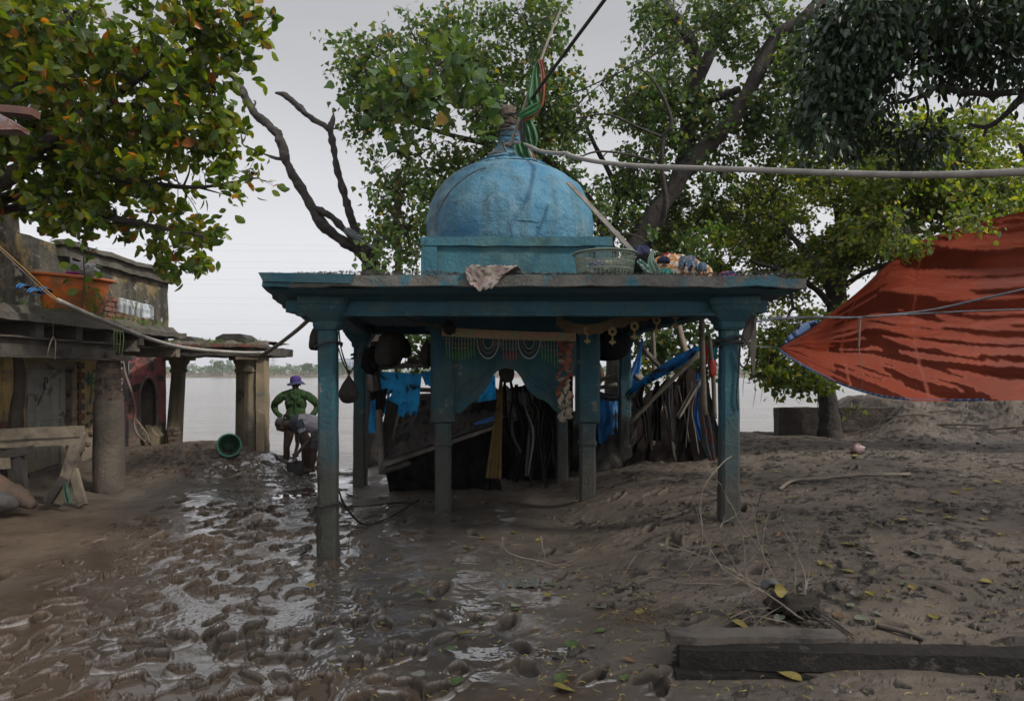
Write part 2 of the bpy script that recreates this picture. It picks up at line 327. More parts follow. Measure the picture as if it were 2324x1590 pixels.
redtarp = tarpmat()
bluehem = mat('blue_tarp_hem', (.012, .045, .12), (.010, .03, .08), 5, .5, .3, 20)
def plain(name, c, rough=.6, bump=.2, bsc=30, trans=0, metal=0, var=.75): return mat(name, c, tuple(q*var for q in c), 6, rough, bump, bsc, trans=trans, metal=metal)
def mudmat():
    s = NT('river_mud'); wet = s.attr('wet'); br = s.attr('brown'); pud = s.attr('puddle'); damp = s.attr('damp')
    c = s.mix(br, (.118, .096, .077), (.140, .096, .062)); c = s.mix(s.rng(s.noise(1.3, 8, .62), .40, .66), c, s.mix(br, (.064, .053, .043), (.082, .056, .037)))
    c = s.mix(s.rng(s.noise(5, 9, .72, dist=.4), .56, .66), c, (.030, .026, .022)); c = s.mix(s.math('MULTIPLY', damp, .85), c, s.mix(br, (.036, .029, .023), (.066, .041, .024)))
    c = s.mix(s.math('MULTIPLY', s.attr('pit_wet_shade'), .92), c, (.017, .0145, .0125)); c = s.mix(s.math('MULTIPLY', pud, .8), c, (.085, .066, .050)); s.set('Base Color', c)  # holes and cracks: wet mud tone, with recess shade painted into the colour
    rr = s.math('ADD', s.rng(wet, 0, 1, .72, .36), s.rng(s.noise(5, 6, .6), .35, .65, -.08, .10)); rr = s.math('MULTIPLY', rr, s.rng(pud, 0, 1, 1, .12)); s.set('Roughness', rr); s.set('Specular IOR Level', s.rng(wet, 0, 1, .25, .9))
    s.set('Coat Weight', s.rng(wet, .2, .7, 0, 1)); s.set('Coat IOR', 2.5); s.set('Coat Roughness', s.math('MULTIPLY', s.rng(s.noise(2.2, 8, .7), .42, .62, .04, .30), s.rng(pud, 0, 1, 1, .1)))
    h = s.math('ADD', s.noise(16, 10, .66, dist=.5), s.math('MULTIPLY', s.noise(70, 6, .7), .28)); h = s.math('MULTIPLY', h, s.rng(pud, 0, .8, 1, .0)); h = s.math('MULTIPLY', h, s.rng(wet, .2, .9, 1, .4)); s.bump(h, .8, .018); return s.m
HAZE = 0.00045
# ---------------------------------------------------------------- ground sheet (mud)
def pn(x, y, seed=0):
    xi = np.floor(x).astype(np.int64); yi = np.floor(y).astype(np.int64); xf = x-xi; yf = y-yi
    def g(ix, iy):
        h = (ix*374761393+iy*668265263+seed*144665) & 0xffffffff; h = ((h ^ (h >> 13))*1274126177) & 0xffffffff; a = ((h ^ (h >> 16)) & 0xffff)/65536*2*math.pi
        return np.cos(a), np.sin(a)
    u = xf*xf*xf*(xf*(xf*6-15)+10); v = yf*yf*yf*(yf*(yf*6-15)+10)
    def d(i, j): a, b = g(xi+i, yi+j); return a*(xf-i)+b*(yf-j)
    return (d(0, 0)*(1-u)+d(1, 0)*u)*(1-v)+(d(0, 1)*(1-u)+d(1, 1)*u)*v
def fbm(x, y, o=4, seed=0, ro=.5): return sum(ro**k*pn(x*2**k+k*7.3, y*2**k+k*3.1, seed+k) for k in range(o))
def build_ground():
    yd = 2.3*np.exp(np.linspace(0, math.log(14.0/2.3), 760)); Ya = np.concatenate([np.linspace(-14, 1.9, 26), [2.05, 2.18], yd, np.linspace(14.4, 22, 16)])
    ud = np.linspace(-.80, .80, 1150); ua = np.concatenate([-1.25-np.linspace(.75, .02, 16), np.linspace(-1.25, -.803, 150), ud, np.linspace(.803, 1.25, 150), 1.25+np.linspace(.02, .75, 16)])
    YY, UU = np.meshgrid(Ya, ua, indexing='ij'); XX = UU*(np.maximum(YY, 2)+.0)*np.where(YY < 2, 1+.25*(2-YY), 1)*1.0
    XX = np.where(np.abs(UU) > 1.25, np.sign(UU)*(1.25*np.maximum(YY, 2)*np.where(YY < 2, 1+.25*(2-YY), 1)+(np.abs(UU)-1.25)*20), XX)
    base = macro(XX, YY)
    pathx = np.interp(YY, [2, 3, 4.5, 6, 9, 11.5, 13], [-1.1, -1.5, -2.05, -2.5, -3.05, -3.35, -3.4]); pw = np.interp(YY, [2, 4, 6, 9, 12], [1.0, 1.25, 1.35, 1.15, .85])
    nw1 = fbm(XX*9, YY*9, 4, 201); nw2 = fbm(XX*9+40, YY*9, 4, 211); nwa = fbm(XX*5, YY*5, 3, 203); nwb = fbm(XX*5+40, YY*5, 3, 213); n1 = fbm(XX*.9, YY*.9, 4, 1); C = np.exp(-(np.abs(XX-pathx)/(pw*1.15))**2.6)*(.8+.5*n1); C = np.clip(C, 0, 1)
    wet = np.clip(C*1.25+.5*S(-YY, -6.2, -3.2)*S(-XX, -2.2, .2)+.45*S(-XX, -1.2, .8)*S(-YY, -7.5, -4)+.45*S(-YY, -5.2, -3.2)*S(-XX, -1.0, .9)+.5*n1-.0, 0, 1)
    wet = np.clip(np.maximum(wet, .5*np.exp(-((XX+1.2)/1.6)**2)*S(YY, 3, 5)*S(-YY, -9.5, -7.5)), 0, 1)
    brown = np.clip(S(-XX, 1.2, 3.2)*S(-YY, -9.2, -7)+.75*S(-YY, -4.2, -3.2)*S(-XX, -1.2, .3)+.5*n1-.05, 0, 1)
    dry = np.clip(S(XX, .2, 1.8)*1.0+.4*S(YY, 8, 10)*S(XX, -1, .5), 0, 1)
    sm = 1-.75*C; h = .034*fbm(XX*.8, YY*.8, 3, 11)+.012*fbm(XX*2.4, YY*2.4, 2, 21)*sm+.004*C*fbm(XX*2.4, YY*2.4, 3, 21)+.0022*fbm(XX*14, YY*14, 4, 31)*sm
    rid = 1-np.abs(fbm(XX*5, YY*5, 3, 41))*2.2; rid2 = 1-np.abs(fbm(XX*11+.6*n1, YY*11, 3, 51))*2.2
    h += C*(.0035*np.clip(rid, -.5, 1)+.0018*np.clip(rid2, -.5, 1))
    h += (.25+.75*C)*(.0012*nw1+.0020*np.clip(1-np.abs(fbm(XX*26, YY*30, 2, 61))*3, -.3, 1)*S(n1, -.25, .15))
    # cracked crust steps and clods on the drier side
    fl = fbm(XX*1.7, YY*4.2, 5, 71); h += dry*(.014*S(fl, .16, .178)+.0*S(fl, .26, .275)-.030*S(np.abs(fl+.10), .02, .0)*S(fbm(XX*.9, YY*.9, 2, 77), -.15, .1)-.02*S(-fbm(XX*5, YY*8, 3, 79), .34, .42))
    h += dry*.004*nw1
    cl = fbm(XX*7, YY*9, 4, 81); msk = S(fbm(XX*1.1+5, YY*2.2, 3, 85), .08, .22)
    h += (dry*.8+.1)*msk*.045*np.clip(cl-.02, 0, .5)
    h += .35*np.exp(-(((XX+5.0)/1.5)**2+((YY-11.3)/1.3)**2))*.12*np.clip(1-np.abs(fbm(XX*3, YY*3, 4, 91))*3, -.4, 1)
    # root mound, rough
    md = S(XX, 5.5, 6.6)*S(YY, 10.3, 11.8); h += md*(.07*fbm(XX*1.6, YY*3, 4, 95)+.03*fbm(XX*6, YY*6, 3, 97))
    rs = np.random.RandomState(3); fp = []; DN = np.zeros_like(h); UP = np.zeros_like(h)
    for i in range(520):
        y = math.exp(rs.uniform(math.log(2.6), math.log(12))); px = np.interp(y, [2, 3, 4.5, 6, 9, 11.5, 13], [-1.1, -1.5, -2.05, -2.5, -3.05, -3.35, -3.4]); pw_ = np.interp(y, [2, 4, 6, 9, 12], [1.05, 1.3, 1.3, 1.05, .75])
        fp.append((px+rs.normal()*pw_*.62, y, rs.uniform(.05, .12), rs.uniform(.035, .065), rs.normal()*.9, rs.uniform(.025, .068)))
    for i in range(90):
        y = math.exp(rs.uniform(math.log(2.8), math.log(9))); fp.append((rs.uniform(-.72, .5)*y, y, rs.uniform(.08, .15), rs.uniform(.035, .06), rs.normal()*1.0+1, rs.uniform(.02, .06)))
    for i in range(60):
        y = math.exp(rs.uniform(math.log(4), math.log(10))); fp.append((rs.uniform(-.05, .62)*y, y, rs.uniform(.05, .14), rs.uniform(.02, .045), rs.normal()*.5+1.4, rs.uniform(.012, .035)))
    for q in ((840, 1185, 7.6), (915, 1180, 7.4), (790, 1155, 8.0), (1150, 1400, 4.4), (900, 1505, 3.85), (1065, 1400, 4.4), (1530, 1285, 5.6), (1000, 1330, 5)):
        p = P(*q); fp.append((p.x, p.y, .15, .06, rs.uniform(-.4, 2), .045))
    for (cx, cy, a, b, th, dep) in fp:
        r0 = np.searchsorted(Ya, cy-a*2.6); r1 = np.searchsorted(Ya, cy+a*2.6); k = cx/cy
        c0 = np.searchsorted(ua, (cx-a*2.8)/cy-.01); c1 = np.searchsorted(ua, (cx+a*2.8)/cy+.01)
        if r1 <= r0 or c1 <= c0 or cy < 2.3: continue
        sl = (slice(r0, r1), slice(c0, c1)); x = XX[sl]-cx; y = YY[sl]-cy; ct, st = math.cos(th), math.sin(th)
        u = (y*ct+x*st)/a; v = (x*ct-y*st)/b; u = u+.40*nwa[sl]; v = v+.45*nwb[sl]; d = np.sqrt(u*u+v*v)
        rip = 1
        DN[sl] = np.minimum(DN[sl], -dep*S(-d, -1.12, -.55)*(1+.2*u)*(1+.3*nw1[sl])); UP[sl] = np.maximum(UP[sl], dep*.30*np.exp(-((d-1.2)/.16)**2)*rip*np.clip(1+.9*u+1.2*nw2[sl], 0, 2))
    h += DN+UP*S(-DN, .02, .0); damp = wet.copy(); wet = wet*(1-.80*S(-DN, .0, .006))*(1-.65*S(UP, .0, .005)); pit_wet_shade = np.clip(S(-DN, .004, .03)*.75+dry*(S(np.abs(fl+.10), .022, .004)*S(fbm(XX*.9, YY*.9, 2, 77), -.15, .1)+S(-fbm(XX*5, YY*8, 3, 79), .34, .42)+msk*S(cl, .02, .12)*.9+.8*S(np.abs(fl-.17), .012, .0)), 0, 1)
    # still water caught in the low spots
    lvl = -.008+.030*fbm(XX*.55+3, YY*.55, 2, 101); pz = np.clip(C*1.5, 0, 1)*S(-XX, -.4, .1)
    low = (h < lvl-.030*(1-pz)) & (pz > .35) & (YY > 2.3); pudd = S(lvl-h, .0, .006)*(pz > .35)*(YY > 2.3)
    h = np.where(low, lvl, h)
    Z = base+np.where((YY > 2.2) & (YY < 16), h, 0)
    nr, nc = Z.shape; v = np.stack([XX, YY, Z], -1).reshape(-1, 3); i = np.arange(nr*nc).reshape(nr, nc)
    q = np.stack([i[:-1, :-1], i[:-1, 1:], i[1:, 1:], i[1:, :-1]], -1).reshape(-1, 4)
    me = npmesh('ground', v, q); fattr(me, 'wet', wet.ravel()); fattr(me, 'damp', damp.ravel()); fattr(me, 'brown', brown.ravel()); fattr(me, 'puddle', (pudd*low).ravel()); fattr(me, 'pit_wet_shade', (pit_wet_shade*(1-low)).ravel())
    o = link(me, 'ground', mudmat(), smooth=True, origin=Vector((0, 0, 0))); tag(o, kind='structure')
    global GX; GX = (Ya, ua, Z)
build_ground()
def GZ(x, y):
    """height of the finished mud surface"""
    Ya, ua, Z = GX; i = min(max(int(np.searchsorted(Ya, y)), 0), len(Ya)-1); j = min(max(int(np.searchsorted(ua, x/max(y, 2))), 0), len(ua)-1); return float(Z[i, j])
def PG(px, py):
    """point of the ground seen at px, py"""
    lo, hi = 2.0, 14.0; y = lo; prev = lo
    while y < hi:
        p = P(px, py, y)
        if p.z <= GZ(p.x, p.y): break
        y *= 1.004
    p = P(px, py, y); return Vector((p.x, p.y, GZ(p.x, p.y)))
# ---------------------------------------------------------------- river, far bank
s = NT('river_water'); c = s.mix(s.rng(s.noise(.6, 4, stretch=(.15, 1, 1)), .4, .6), (.17, .15, .135), (.12, .108, .098)); s.set('Base Color', c); s.set('Roughness', .16); s.set('Specular IOR Level', .5)
h = s.math('ADD', s.noise(.55, 6, .6, stretch=(.22, 1, 1)), s.math('MULTIPLY', s.noise(2.5, 5, .6, stretch=(.35, 1, 1)), .3)); s.bump(h, 1.0, .32); water = s.m
m = MB(); m.grid(lambda u, v: (-900+1800*u, 12+v*v*420, -.5), 20, 30); tag(m.build('river', water, smooth=True), kind='structure')
bank_m = mat('far_bank_soil', (.20, .15, .11), (.11, .085, .06), .12, .95, .8, .8, c3=(.07, .075, .04), d=(.05, .5, .6), bd=.5)
m = MB(); m.grid(lambda u, v: (-560+1120*u, 366+v*260, -1.2+min(1, v*12)*(2.1+.9*mn.noise(Vector((u*120, v*9, 1)))+.7*mn.noise(Vector((u*420, v*30, 1))))+.6*v), 420, 40)
tag(m.build('far_bank', bank_m, smooth=True), kind='structure')
def leafcards(n, cen, size, seed=0):
    """n small bent quads at random inside given centres (x,y,z,r)"""
    rs = np.random.RandomState(seed); c = cen[rs.choice(len(cen), n, p=cen[:, 3]**2/np.sum(cen[:, 3]**2))]; d = rs.normal(size=(n, 3)); d /= np.linalg.norm(d, axis=1)[:, None]
    p = c[:, :3]+d*c[:, 3:4]*(rs.uniform(.5, 1, (n, 1)))*np.array([1, 1, .75]); a = rs.normal(size=(n, 3)); a /= np.linalg.norm(a, axis=1)[:, None]; b = np.cross(a, rs.normal(size=(n, 3))); b /= np.linalg.norm(b, axis=1)[:, None]
    s = size*rs.uniform(.5, 1.2, (n, 1)); v = np.stack([p-a*s, p+b*s*.6, p+a*s, p-b*s*.6], 1).reshape(-1, 3); return v, np.arange(n*4).reshape(-1, 4), np.repeat(rs.uniform(0, 1, n), 4)
far_leaf = leafmat('far_foliage', [(0, (.035, .075, .025)), (.5, (.06, .12, .035)), (1, (.13, .17, .05))], .6, .3, 1.2)
far_dry = leafmat('far_scrub', [(0, (.11, .085, .055)), (.6, (.17, .125, .08)), (1, (.10, .13, .05))], .8, .2, 1)
rs = np.random.RandomState(5); cen = []
for i in range(900):
    x = rs.uniform(-420, 420); k = .5+.5*math.sin(x*.031+1)+.3*math.sin(x*.11); y = rs.uniform(385, 560); r = rs.uniform(1.5, 3.6); top = 3+k*3.0+(y-385)*.018
    for q in range(4): cen.append((x+rs.normal()*3, y+rs.normal()*3, rs.uniform(.8, 1)*top*rs.uniform(.35, 1), r*rs.uniform(.6, 1.1)))
v, q, t = leafcards(60000, np.array(cen), .75, 1); me = npmesh('far_wood', v, q); fattr(me, 'tint', t)
tag(link(me, 'far_wood', far_leaf), 'band of hazy green trees and bushes along the far river bank', 'wood', kind='stuff')
cen = []
for i in range(2600): x = rs.uniform(-420, 420); y = rs.uniform(367, 384); cen.append((x, y, .9+(y-367)*.05+rs.uniform(0, .9), rs.uniform(.4, 1.3)))
v, q, t = leafcards(30000, np.array(cen), .35, 2); me = npmesh('far_scrub', v, q); fattr(me, 'tint', t)
tag(link(me, 'far_scrub', far_dry), 'dry brown scrub and reeds along the far waterline', 'scrub', kind='stuff')
def lone_tree(px, Y, h, rr, lab, seed):
    p = P(px, 848, Y); t = thing('tree', (p.x, Y, .8), lab, 'tree', 'single trees standing out on the far bank'); rs = np.random.RandomState(seed)
    MB().curve([(p.x, Y, .8, h*.05), (p.x+.2, Y, .8+h*.4, h*.035), (p.x-.1, Y, .8+h*.8, h*.01)], None, 6).build('trunk', bark_m, t)
    cen = np.array([(p.x+rs.normal()*rr*.6, Y+rs.normal()*rr*.5, .8+h*rs.uniform(.45, 1), rr*rs.uniform(.3, .5)) for k in range(16)])
    v, q, tt = leafcards(1500, cen, .4, seed); me = npmesh('crown', v, q); fattr(me, 'tint', tt); link(me, 'crown', far_leaf, t)
lone_tree(505, 378, 9, 4.0, 'yellow-green tree on the far bank seen between the two porch columns', 3)
lone_tree(778, 378, 7, 3.2, 'small round tree on the far bank just left of the front pavilion pillar base line', 4)
lone_tree(700, 380, 6, 3.0, 'bushy green tree on the far bank behind the hatted man', 5)
# far building and pylon
con_w = plain('far_building_wall', (.42, .45, .52), .7)
p = P(780, 813, 620); b = thing('office_building', (p.x, 620, 0), 'long low pale blue building on the horizon beyond the far trees', 'building')
MB().box((p.x, 620, 7), (30, 14, 15)).build('wall', con_w, b)
m = MB(); [m.box((p.x-13+i*2.9, 612.95, 9.4), (1.9, .3, 6.0)) for i in range(10)]; m.build('window', plain('far_glass', (.12, .18, .28), .3), b)
MB().box((p.x, 620, 14.9), (31.5, 15, .8)).build('roof', plain('far_roof', (.25, .3, .42), .6), b)
galv = plain('galvanised_steel', (.30, .31, .33), .5, metal=.3)
def pylon(px, Y, H, lab):
    p = P(px, 848, Y); b = Vector((p.x, Y, 1.0)); m = MB(); w0, w1 = H*.12, H*.02
    for sx, sy in ((-1, -1), (1, -1), (1, 1), (-1, 1)): m.bar(b+Vector((sx*w0, sy*w0, 0)), b+Vector((sx*w1, sy*w1, H)), .25, .25)
    for k in range(9):
        z0, z1 = H*k/9, H*(k+1)/9; a = w0+(w1-w0)*k/9; c2 = w0+(w1-w0)*(k+1)/9
        for sy in (-1, 1): m.bar(b+Vector((-a, sy*a, z0)), b+Vector((c2, sy*c2, z1)), .13, .13); m.bar(b+Vector((a, sy*a, z0)), b+Vector((-c2, sy*c2, z1)), .13, .13)
    o = m.build('power_pylon', galv, label=lab, cat='pylon')
    for k, z in enumerate((.66, .8, .94)):
        mm = MB(); L_ = H*(.2-.03*k); mm.bar(b+Vector((-L_, 0, H*z)), b+Vector((L_, 0, H*z)), .2, .2); mm.bar(b+Vector((-L_, 0, H*z)), b+Vector((0, 0, H*(z+.05))), .15, .15); mm.bar(b+Vector((L_, 0, H*z)), b+Vector((0, 0, H*(z+.05))), .15, .15); mm.build('crossarm', galv, o)
pylon(620, 640, 20, 'taller lattice pylon on the far bank right of the ruined porch')
pylon(602, 700, 15, 'shorter lattice pylon on the far bank touching the porch column top')
wire_m = plain('power_wire', (.30, .30, .31), .6)
for i, (ya, yb) in enumerate(((548, 556), (563, 568), (588, 594), (603, 606), (630, 634), (641, 643), (671, 673), (686, 687), (722, 724), (731, 732))):
    a = P(150, ya, 150); b = P(1330, yb, 170); pts = [a.lerp(b, t/8)+Vector((0, 0, -.5*math.sin(math.pi*t/8))) for t in range(9)]
    MB().tube(pts, .015, 4).build('power_line', wire_m, label=('topmost', 'second', 'third', 'fourth', 'fifth', 'sixth', 'seventh', 'eighth', 'ninth', 'lowest')[i]+' of the ten faint power lines crossing the sky', cat='power line', group='power lines over the river')
# ---------------------------------------------------------------- the blue domed pavilion
pav = thing('domed_pavilion', (0.1, 8, 0), 'blue-painted domed pavilion on slender pillars, half buried in mud', 'pavilion')
def octa(w, ch=.28):
    h = w/2; c = h*(1-ch*1.1); return [(c, -h), (h, -c), (h, c), (c, h), (-c, h), (-h, c), (-h, -c), (-c, -h)]
def colprof(mb, x, y, prof, ch=.28, lean=(0, 0), seg=2):
    """stack of chamfered-square sections: prof (z, width)"""
    o = len(mb.v); full = []
    for i in range(len(prof)-1):
        z0, w0 = prof[i]; z1, w1 = prof[i+1]; k = max(1, int((z1-z0)/.12))
        for j in range(k): full.append((z0+(z1-z0)*j/k, w0+(w1-w0)*j/k))
    full.append(prof[-1]); n = 8*seg
    for z, w_ in full:
        q = octa(w_, ch); pts = []
        for i in range(8):
            a = q[i]; b = q[(i+1) % 8]
            for s_ in range(seg): t = s_/seg; pts.append((a[0]+(b[0]-a[0])*t, a[1]+(b[1]-a[1])*t))
        for (px_, py_) in pts: mb.v.append(Vector((x+px_+lean[0]*z, y+py_+lean[1]*z, z)))
    for i in range(len(full)-1):
        for j in range(n): a = o+i*n+j; b = o+i*n+(j+1) % n; mb.f.append((a, b, b+n, a+n))
    mb.f.append(tuple(o+j for j in reversed(range(n)))); mb.f.append(tuple(o+(len(full)-1)*n+j for j in range(n)))
def pillar(x, y, zb, w0, lab=None, lean=(0, 0), wc=None):
    m = MB(); colprof(m, x, y, [(zb-.35, w0*1.08), (zb+.25, w0*1.05), (zb+.30, w0*1.0), (1.98, w0*.93)], lean=lean); m.rough(.006, 9, 3); p = m.build('pillar', blue, pav, label=lab)
    m = MB(); w0 = wc or w0; lx = x+lean[0]*2; ly = y+lean[1]*2
    colprof(m, lx, ly, [(1.981, w0*.96), (2.01, w0*1.15), (2.05, w0*1.2), (2.09, w0*1.55), (2.15, w0*2.0), (2.19, w0*2.15), (2.192, w0*2.3), (2.345, w0*2.32)], ch=.12); m.rough(.006, 8, 3)
    c_ = m.build('capital', blue, p)
    return p
pillar(-1.615, 6.0, -.05, .163, wc=.187, lab='nearest pavilion pillar, at the left front, with mud-brown lower half')
pillar(1.905, 6.0, .32, .163, wc=.187)
pillar(-2.20, 9.9, -.05, .182)
pillar(1.64, 9.95, .17, .185)
pillar(.73, 9.95, 0, .165); pillar(-.95, 10.1, 0, .165)
for x, zb in ((-.80, -.05), (.875, .10)):
    m = MB(); colprof(m, x, 7.93, [(zb-.3, .185), (.76, .178), (.775, .205), (.80, .215), (.825, .20), (.84, .18), (1.03, .178), (1.05, .255), (1.052, .27), (2.12, .27)], ch=.25); m.rough(.005, 9, 3); m.build('inner_pillar', blue, pav)
# beams
m = MB(); m.bar((-1.95, 5.98, 2.18), (2.2, 5.98, 2.18), .19, .10, seg=.12); m.rough(.006, 5, 3); m.build('front_beam', blue_dk, pav)
m = MB(); m.bar((-1.85, 5.93, 2.113), (2.1, 5.93, 2.113), .13, .03, seg=.12); m.rough(.005, 5, 3); m.build('beam_moulding', blue, pav)
for a, b in (((-1.62, 6.0, 2.23), (-2.2, 10, 2.25)), ((1.905, 6.0, 2.23), (1.68, 10.0, 2.25)), ((-2.4, 9.95, 2.26), (1.9, 9.95, 2.26)), ((-1.0, 7.93, 2.19), (1.1, 7.93, 2.19)), ((-.8, 7.93, 2.19), (-.95, 10, 2.2)), ((.87, 7.93, 2.19), (.75, 10, 2.2))):
    m = MB(); m.bar(a, b, .17, .17, seg=.15); m.rough(.006, 5, 3); m.build('beam', blue_dk, pav)
# roof slab: outline, edge, sloping underside
OUT = [(-2.02, 5.5), (-1.22, 5.47), (-.2, 5.46), (1.2, 5.47), (1.97, 5.5), (2.42, 5.62), (2.5, 7), (2.45, 9), (2.25, 10.55), (0, 10.6), (-2.75, 10.5), (-2.72, 9), (-2.42, 7.2)]
INN = [(-1.63, 5.92), (-1.2, 5.92), (-.2, 5.92), (1.2, 5.92), (1.85, 5.92), (1.98, 5.95), (1.9, 7), (1.8, 9), (1.7, 9.95), (0, 9.98), (-2.2, 9.98), (-2.12, 9), (-1.8, 7.2)]
def loop_pts(poly, z, per=10):
    out = []
    for i in range(len(poly)):
        a = poly[i]; b = poly[(i+1) % len(poly)]
        for k in range(per): t = k/per; out.append(Vector((a[0]+(b[0]-a[0])*t, a[1]+(b[1]-a[1])*t, z)))
    return out
lp = [loop_pts(OUT, 2.395), loop_pts(OUT, 2.39), loop_pts(OUT, 2.355), loop_pts(OUT, 2.305)]
ins = [loop_pts([(x*.995, y+(.01 if y < 8 else -.01)) for x, y in OUT], 2.298)]
m = MB(); n = len(lp[0]); cc = Vector((0, 8, 2.40))
rings = [[p.lerp(cc, k) + Vector((0, 0, .02*k)) for p in lp[0]] for k in (.9, .5, .2, .06)]+[lp[1], lp[2], lp[3]]+ins+[[p.lerp(Vector((q.x, q.y, 2.298)), .15) for p, q in zip(ins[0], loop_pts(INN, 2.29))]]
for r in rings: m.v += [Vector(p) for p in r]
for i in range(len(rings)-1):
    for j in range(n): a = i*n+j; b = i*n+(j+1) % n; m.f.append((a, b, b+n, a+n))
m.f.append(tuple(range(n))); m.rough(.016, 3.5, 3); m.build('roof_slab', slab_m, pav)
m = MB(); rr = [loop_pts([(x*.985, y+(.03 if y < 8 else -.03)) for x, y in OUT], 2.292)]
inn = loop_pts(INN, 2.218)
for k in (0, .25, .55, .8, 1): m.v += [p.lerp(q, k)+Vector((0, 0, -.012*math.sin(k*math.pi*2.2))) for p, q in zip(rr[0], inn)]
m.v += [p+Vector((0, 0, .12)) for p in inn]
for i in range(5):
    for j in range(n): a = i*n+j; b = i*n+(j+1) % n; m.f.append((a, b, b+n, a+n))
m.rough(.007, 4, 3); m.build('eave_underside', blue_dk, pav)
m = MB(); m.box((-.15, 7.9, 2.30), (3.6, 4.1, .04), seg=.3); m.rough(.01, 2, 2); m.build('ceiling', blue_dk, pav)
# broken stone slab laid on the eave corner, left front
m = MB(); m.prism([(-2.03, 5.462, 2.405), (-1.26, 5.452, 2.398), (-1.28, 5.452, 2.325), (-1.99, 5.462, 2.342)], (0, .6, 0)); m.rough(.010, 5, 3); m.build('eave_slab', blue_dk, pav)
# rubble
rs = np.random.RandomState(9); n_ = 9000; edge = rs.uniform(0, 1, n_); x = rs.uniform(-1.95, 2.35, n_); y = 5.48+rs.exponential(.35, n_); z = 2.405+.012*rs.uniform(0, 1, n_)+.03*np.clip(pn(x*3, y*3, 4), 0, 1)+.012*pn(x*9, y*9, 5)
sz = rs.uniform(.004, .012, n_); d = rs.normal(size=(n_, 4, 3)); d /= np.linalg.norm(d, axis=2)[..., None]; v = np.stack([x, y, z], 1)[:, None, :]+d*sz[:, None, None]; i = np.arange(n_)*4
tr = np.concatenate([np.stack([i+a, i+b, i+c_], 1) for a, b, c_ in ((0, 1, 2), (0, 1, 3), (0, 2, 3), (1, 2, 3))]); me = npmesh('gravel', v.reshape(-1, 3), tris=tr); o = link(me, 'gravel', gravel_m, pav); o['kind'] = 'stuff'
# arched panel between the inner pillars
def archpts():
    L_ = [(1022, 940), (1030, 934), (1043, 938), (1056, 928), (1066, 915), (1078, 908), (1086, 905), (1090, 898), (1100, 886), (1110, 870), (1118, 853), (1128, 842), (1148, 834)]
    R_ = [(1168, 840), (1180, 852), (1188, 868), (1198, 884), (1210, 896), (1222, 903), (1234, 908), (1246, 916), (1256, 928), (1268, 938), (1280, 934), (1292, 940)]
    return L_+R_
Yp = 7.93; tp = [P(x, y, Yp) for x, y in archpts()]; m = MB(); ztop = 2.12
for j, dy in enumerate((-.045, .045)):
    for p in tp: m.v.append(p+Vector((0, dy, 0)))
    for p in tp: m.v.append(Vector((p.x, p.y+dy, ztop)))
k = len(tp)
for i in range(k-1):
    m.f += [(i, i+1, k+i+1, k+i), (2*k+i, 3*k+i, 3*k+i+1, 2*k+i+1), (i, 2*k+i, 2*k+i+1, i+1)]
m.f += [(0, k, 3*k, 2*k), (k-1, 3*k-1, 4*k-1, 2*k-1)]; m.build('arch_panel', blue, pav)
for off, r_ in ((14, .016),):
    for sgn in (0, 1):
        q = archpts()[2:12] if not sgn else archpts()[13:24]; pts = [P(x+(-off*.3 if not sgn else off*.3), y-off-8, Yp)+Vector((0, -.047, 0)) for x, y in q]; pts = [p for p in pts]
        MB().curve([tuple(p) for p in pts], .013, 6, 4).build('arch_moulding', blue, pav)
for x0, s_ in ((1040, 1), (1262, -1)):
    pts = [(x0, 925, ), (x0+s_*6, 885), (x0+s_*28, 862), (x0+s_*48, 858), (x0+s_*66, 840)]
    MB().curve([tuple(P(a, b, Yp)+Vector((0, -.047, 0))) for a, b in pts], .011, 6, 5).build('arch_moulding', blue, pav)
# side arches of the inner chamber
for xs, xe in ((-.82, -.95), (.87, .76)):
    m = MB(); m.bar((xs, 8.1, 1.85), (xe, 9.9, 1.85), .06, .55, seg=.15); m.rough(.01, 4); m.build('side_panel', blue_dk, pav)
# dome box
x0, x1, y0, y1, z0, z1 = -1.006, 1.104, 7.6, 9.75, 2.36, 3.112; m = MB(); m.box(((x0+x1)/2, (y0+y1)/2, (z0+z1)/2), (x1-x0, y1-y0, z1-z0), seg=.09); m.rough(.010, 3, 3); bx = m.build('dome_base', box_m, pav)
m = MB(); fy = y0-.018
m.box(((x0+x1)/2, fy, z1-.045), (x1-x0+.02, .05, .10), seg=.07); m.box((x0+.085, fy, (z0+z1)/2-.05), (.18, .045, z1-z0-.11), seg=.07); m.box((x1-.09, fy, (z0+z1)/2-.05), (.18, .045, z1-z0-.11), seg=.07); m.rough(.007, 4, 3); m.build('raised_border', box_m, bx)
# dome
DC = Vector((-.028, 8.68, 0)); prof = [(1.0, 3.08), (1.025, 3.2), (1.042, 3.35), (1.04, 3.5), (1.02, 3.62), (.985, 3.74), (.93, 3.86), (.85, 3.965), (.745, 4.06), (.62, 4.13), (.50, 4.17), (.40, 4.19)]
pf = cr([(a, b) for a, b in prof], 4); m = MB(); m.lathe(DC, [tuple(p) for p in pf], 96)
for i, p in enumerate(m.v): d = Vector((p.x-DC.x, p.y-DC.y, (p.z-3.4)*.6)).normalized(); m.v[i] = p+d*(.022*mn.noise(p*1.8)+.014*mn.noise(p*5)+.008*max(0, mn.noise(p*9+Vector((9, 0, 0))))*2+.004*mn.noise(p*22))
dome = m.build('dome', dome_m, pav, smooth=True)
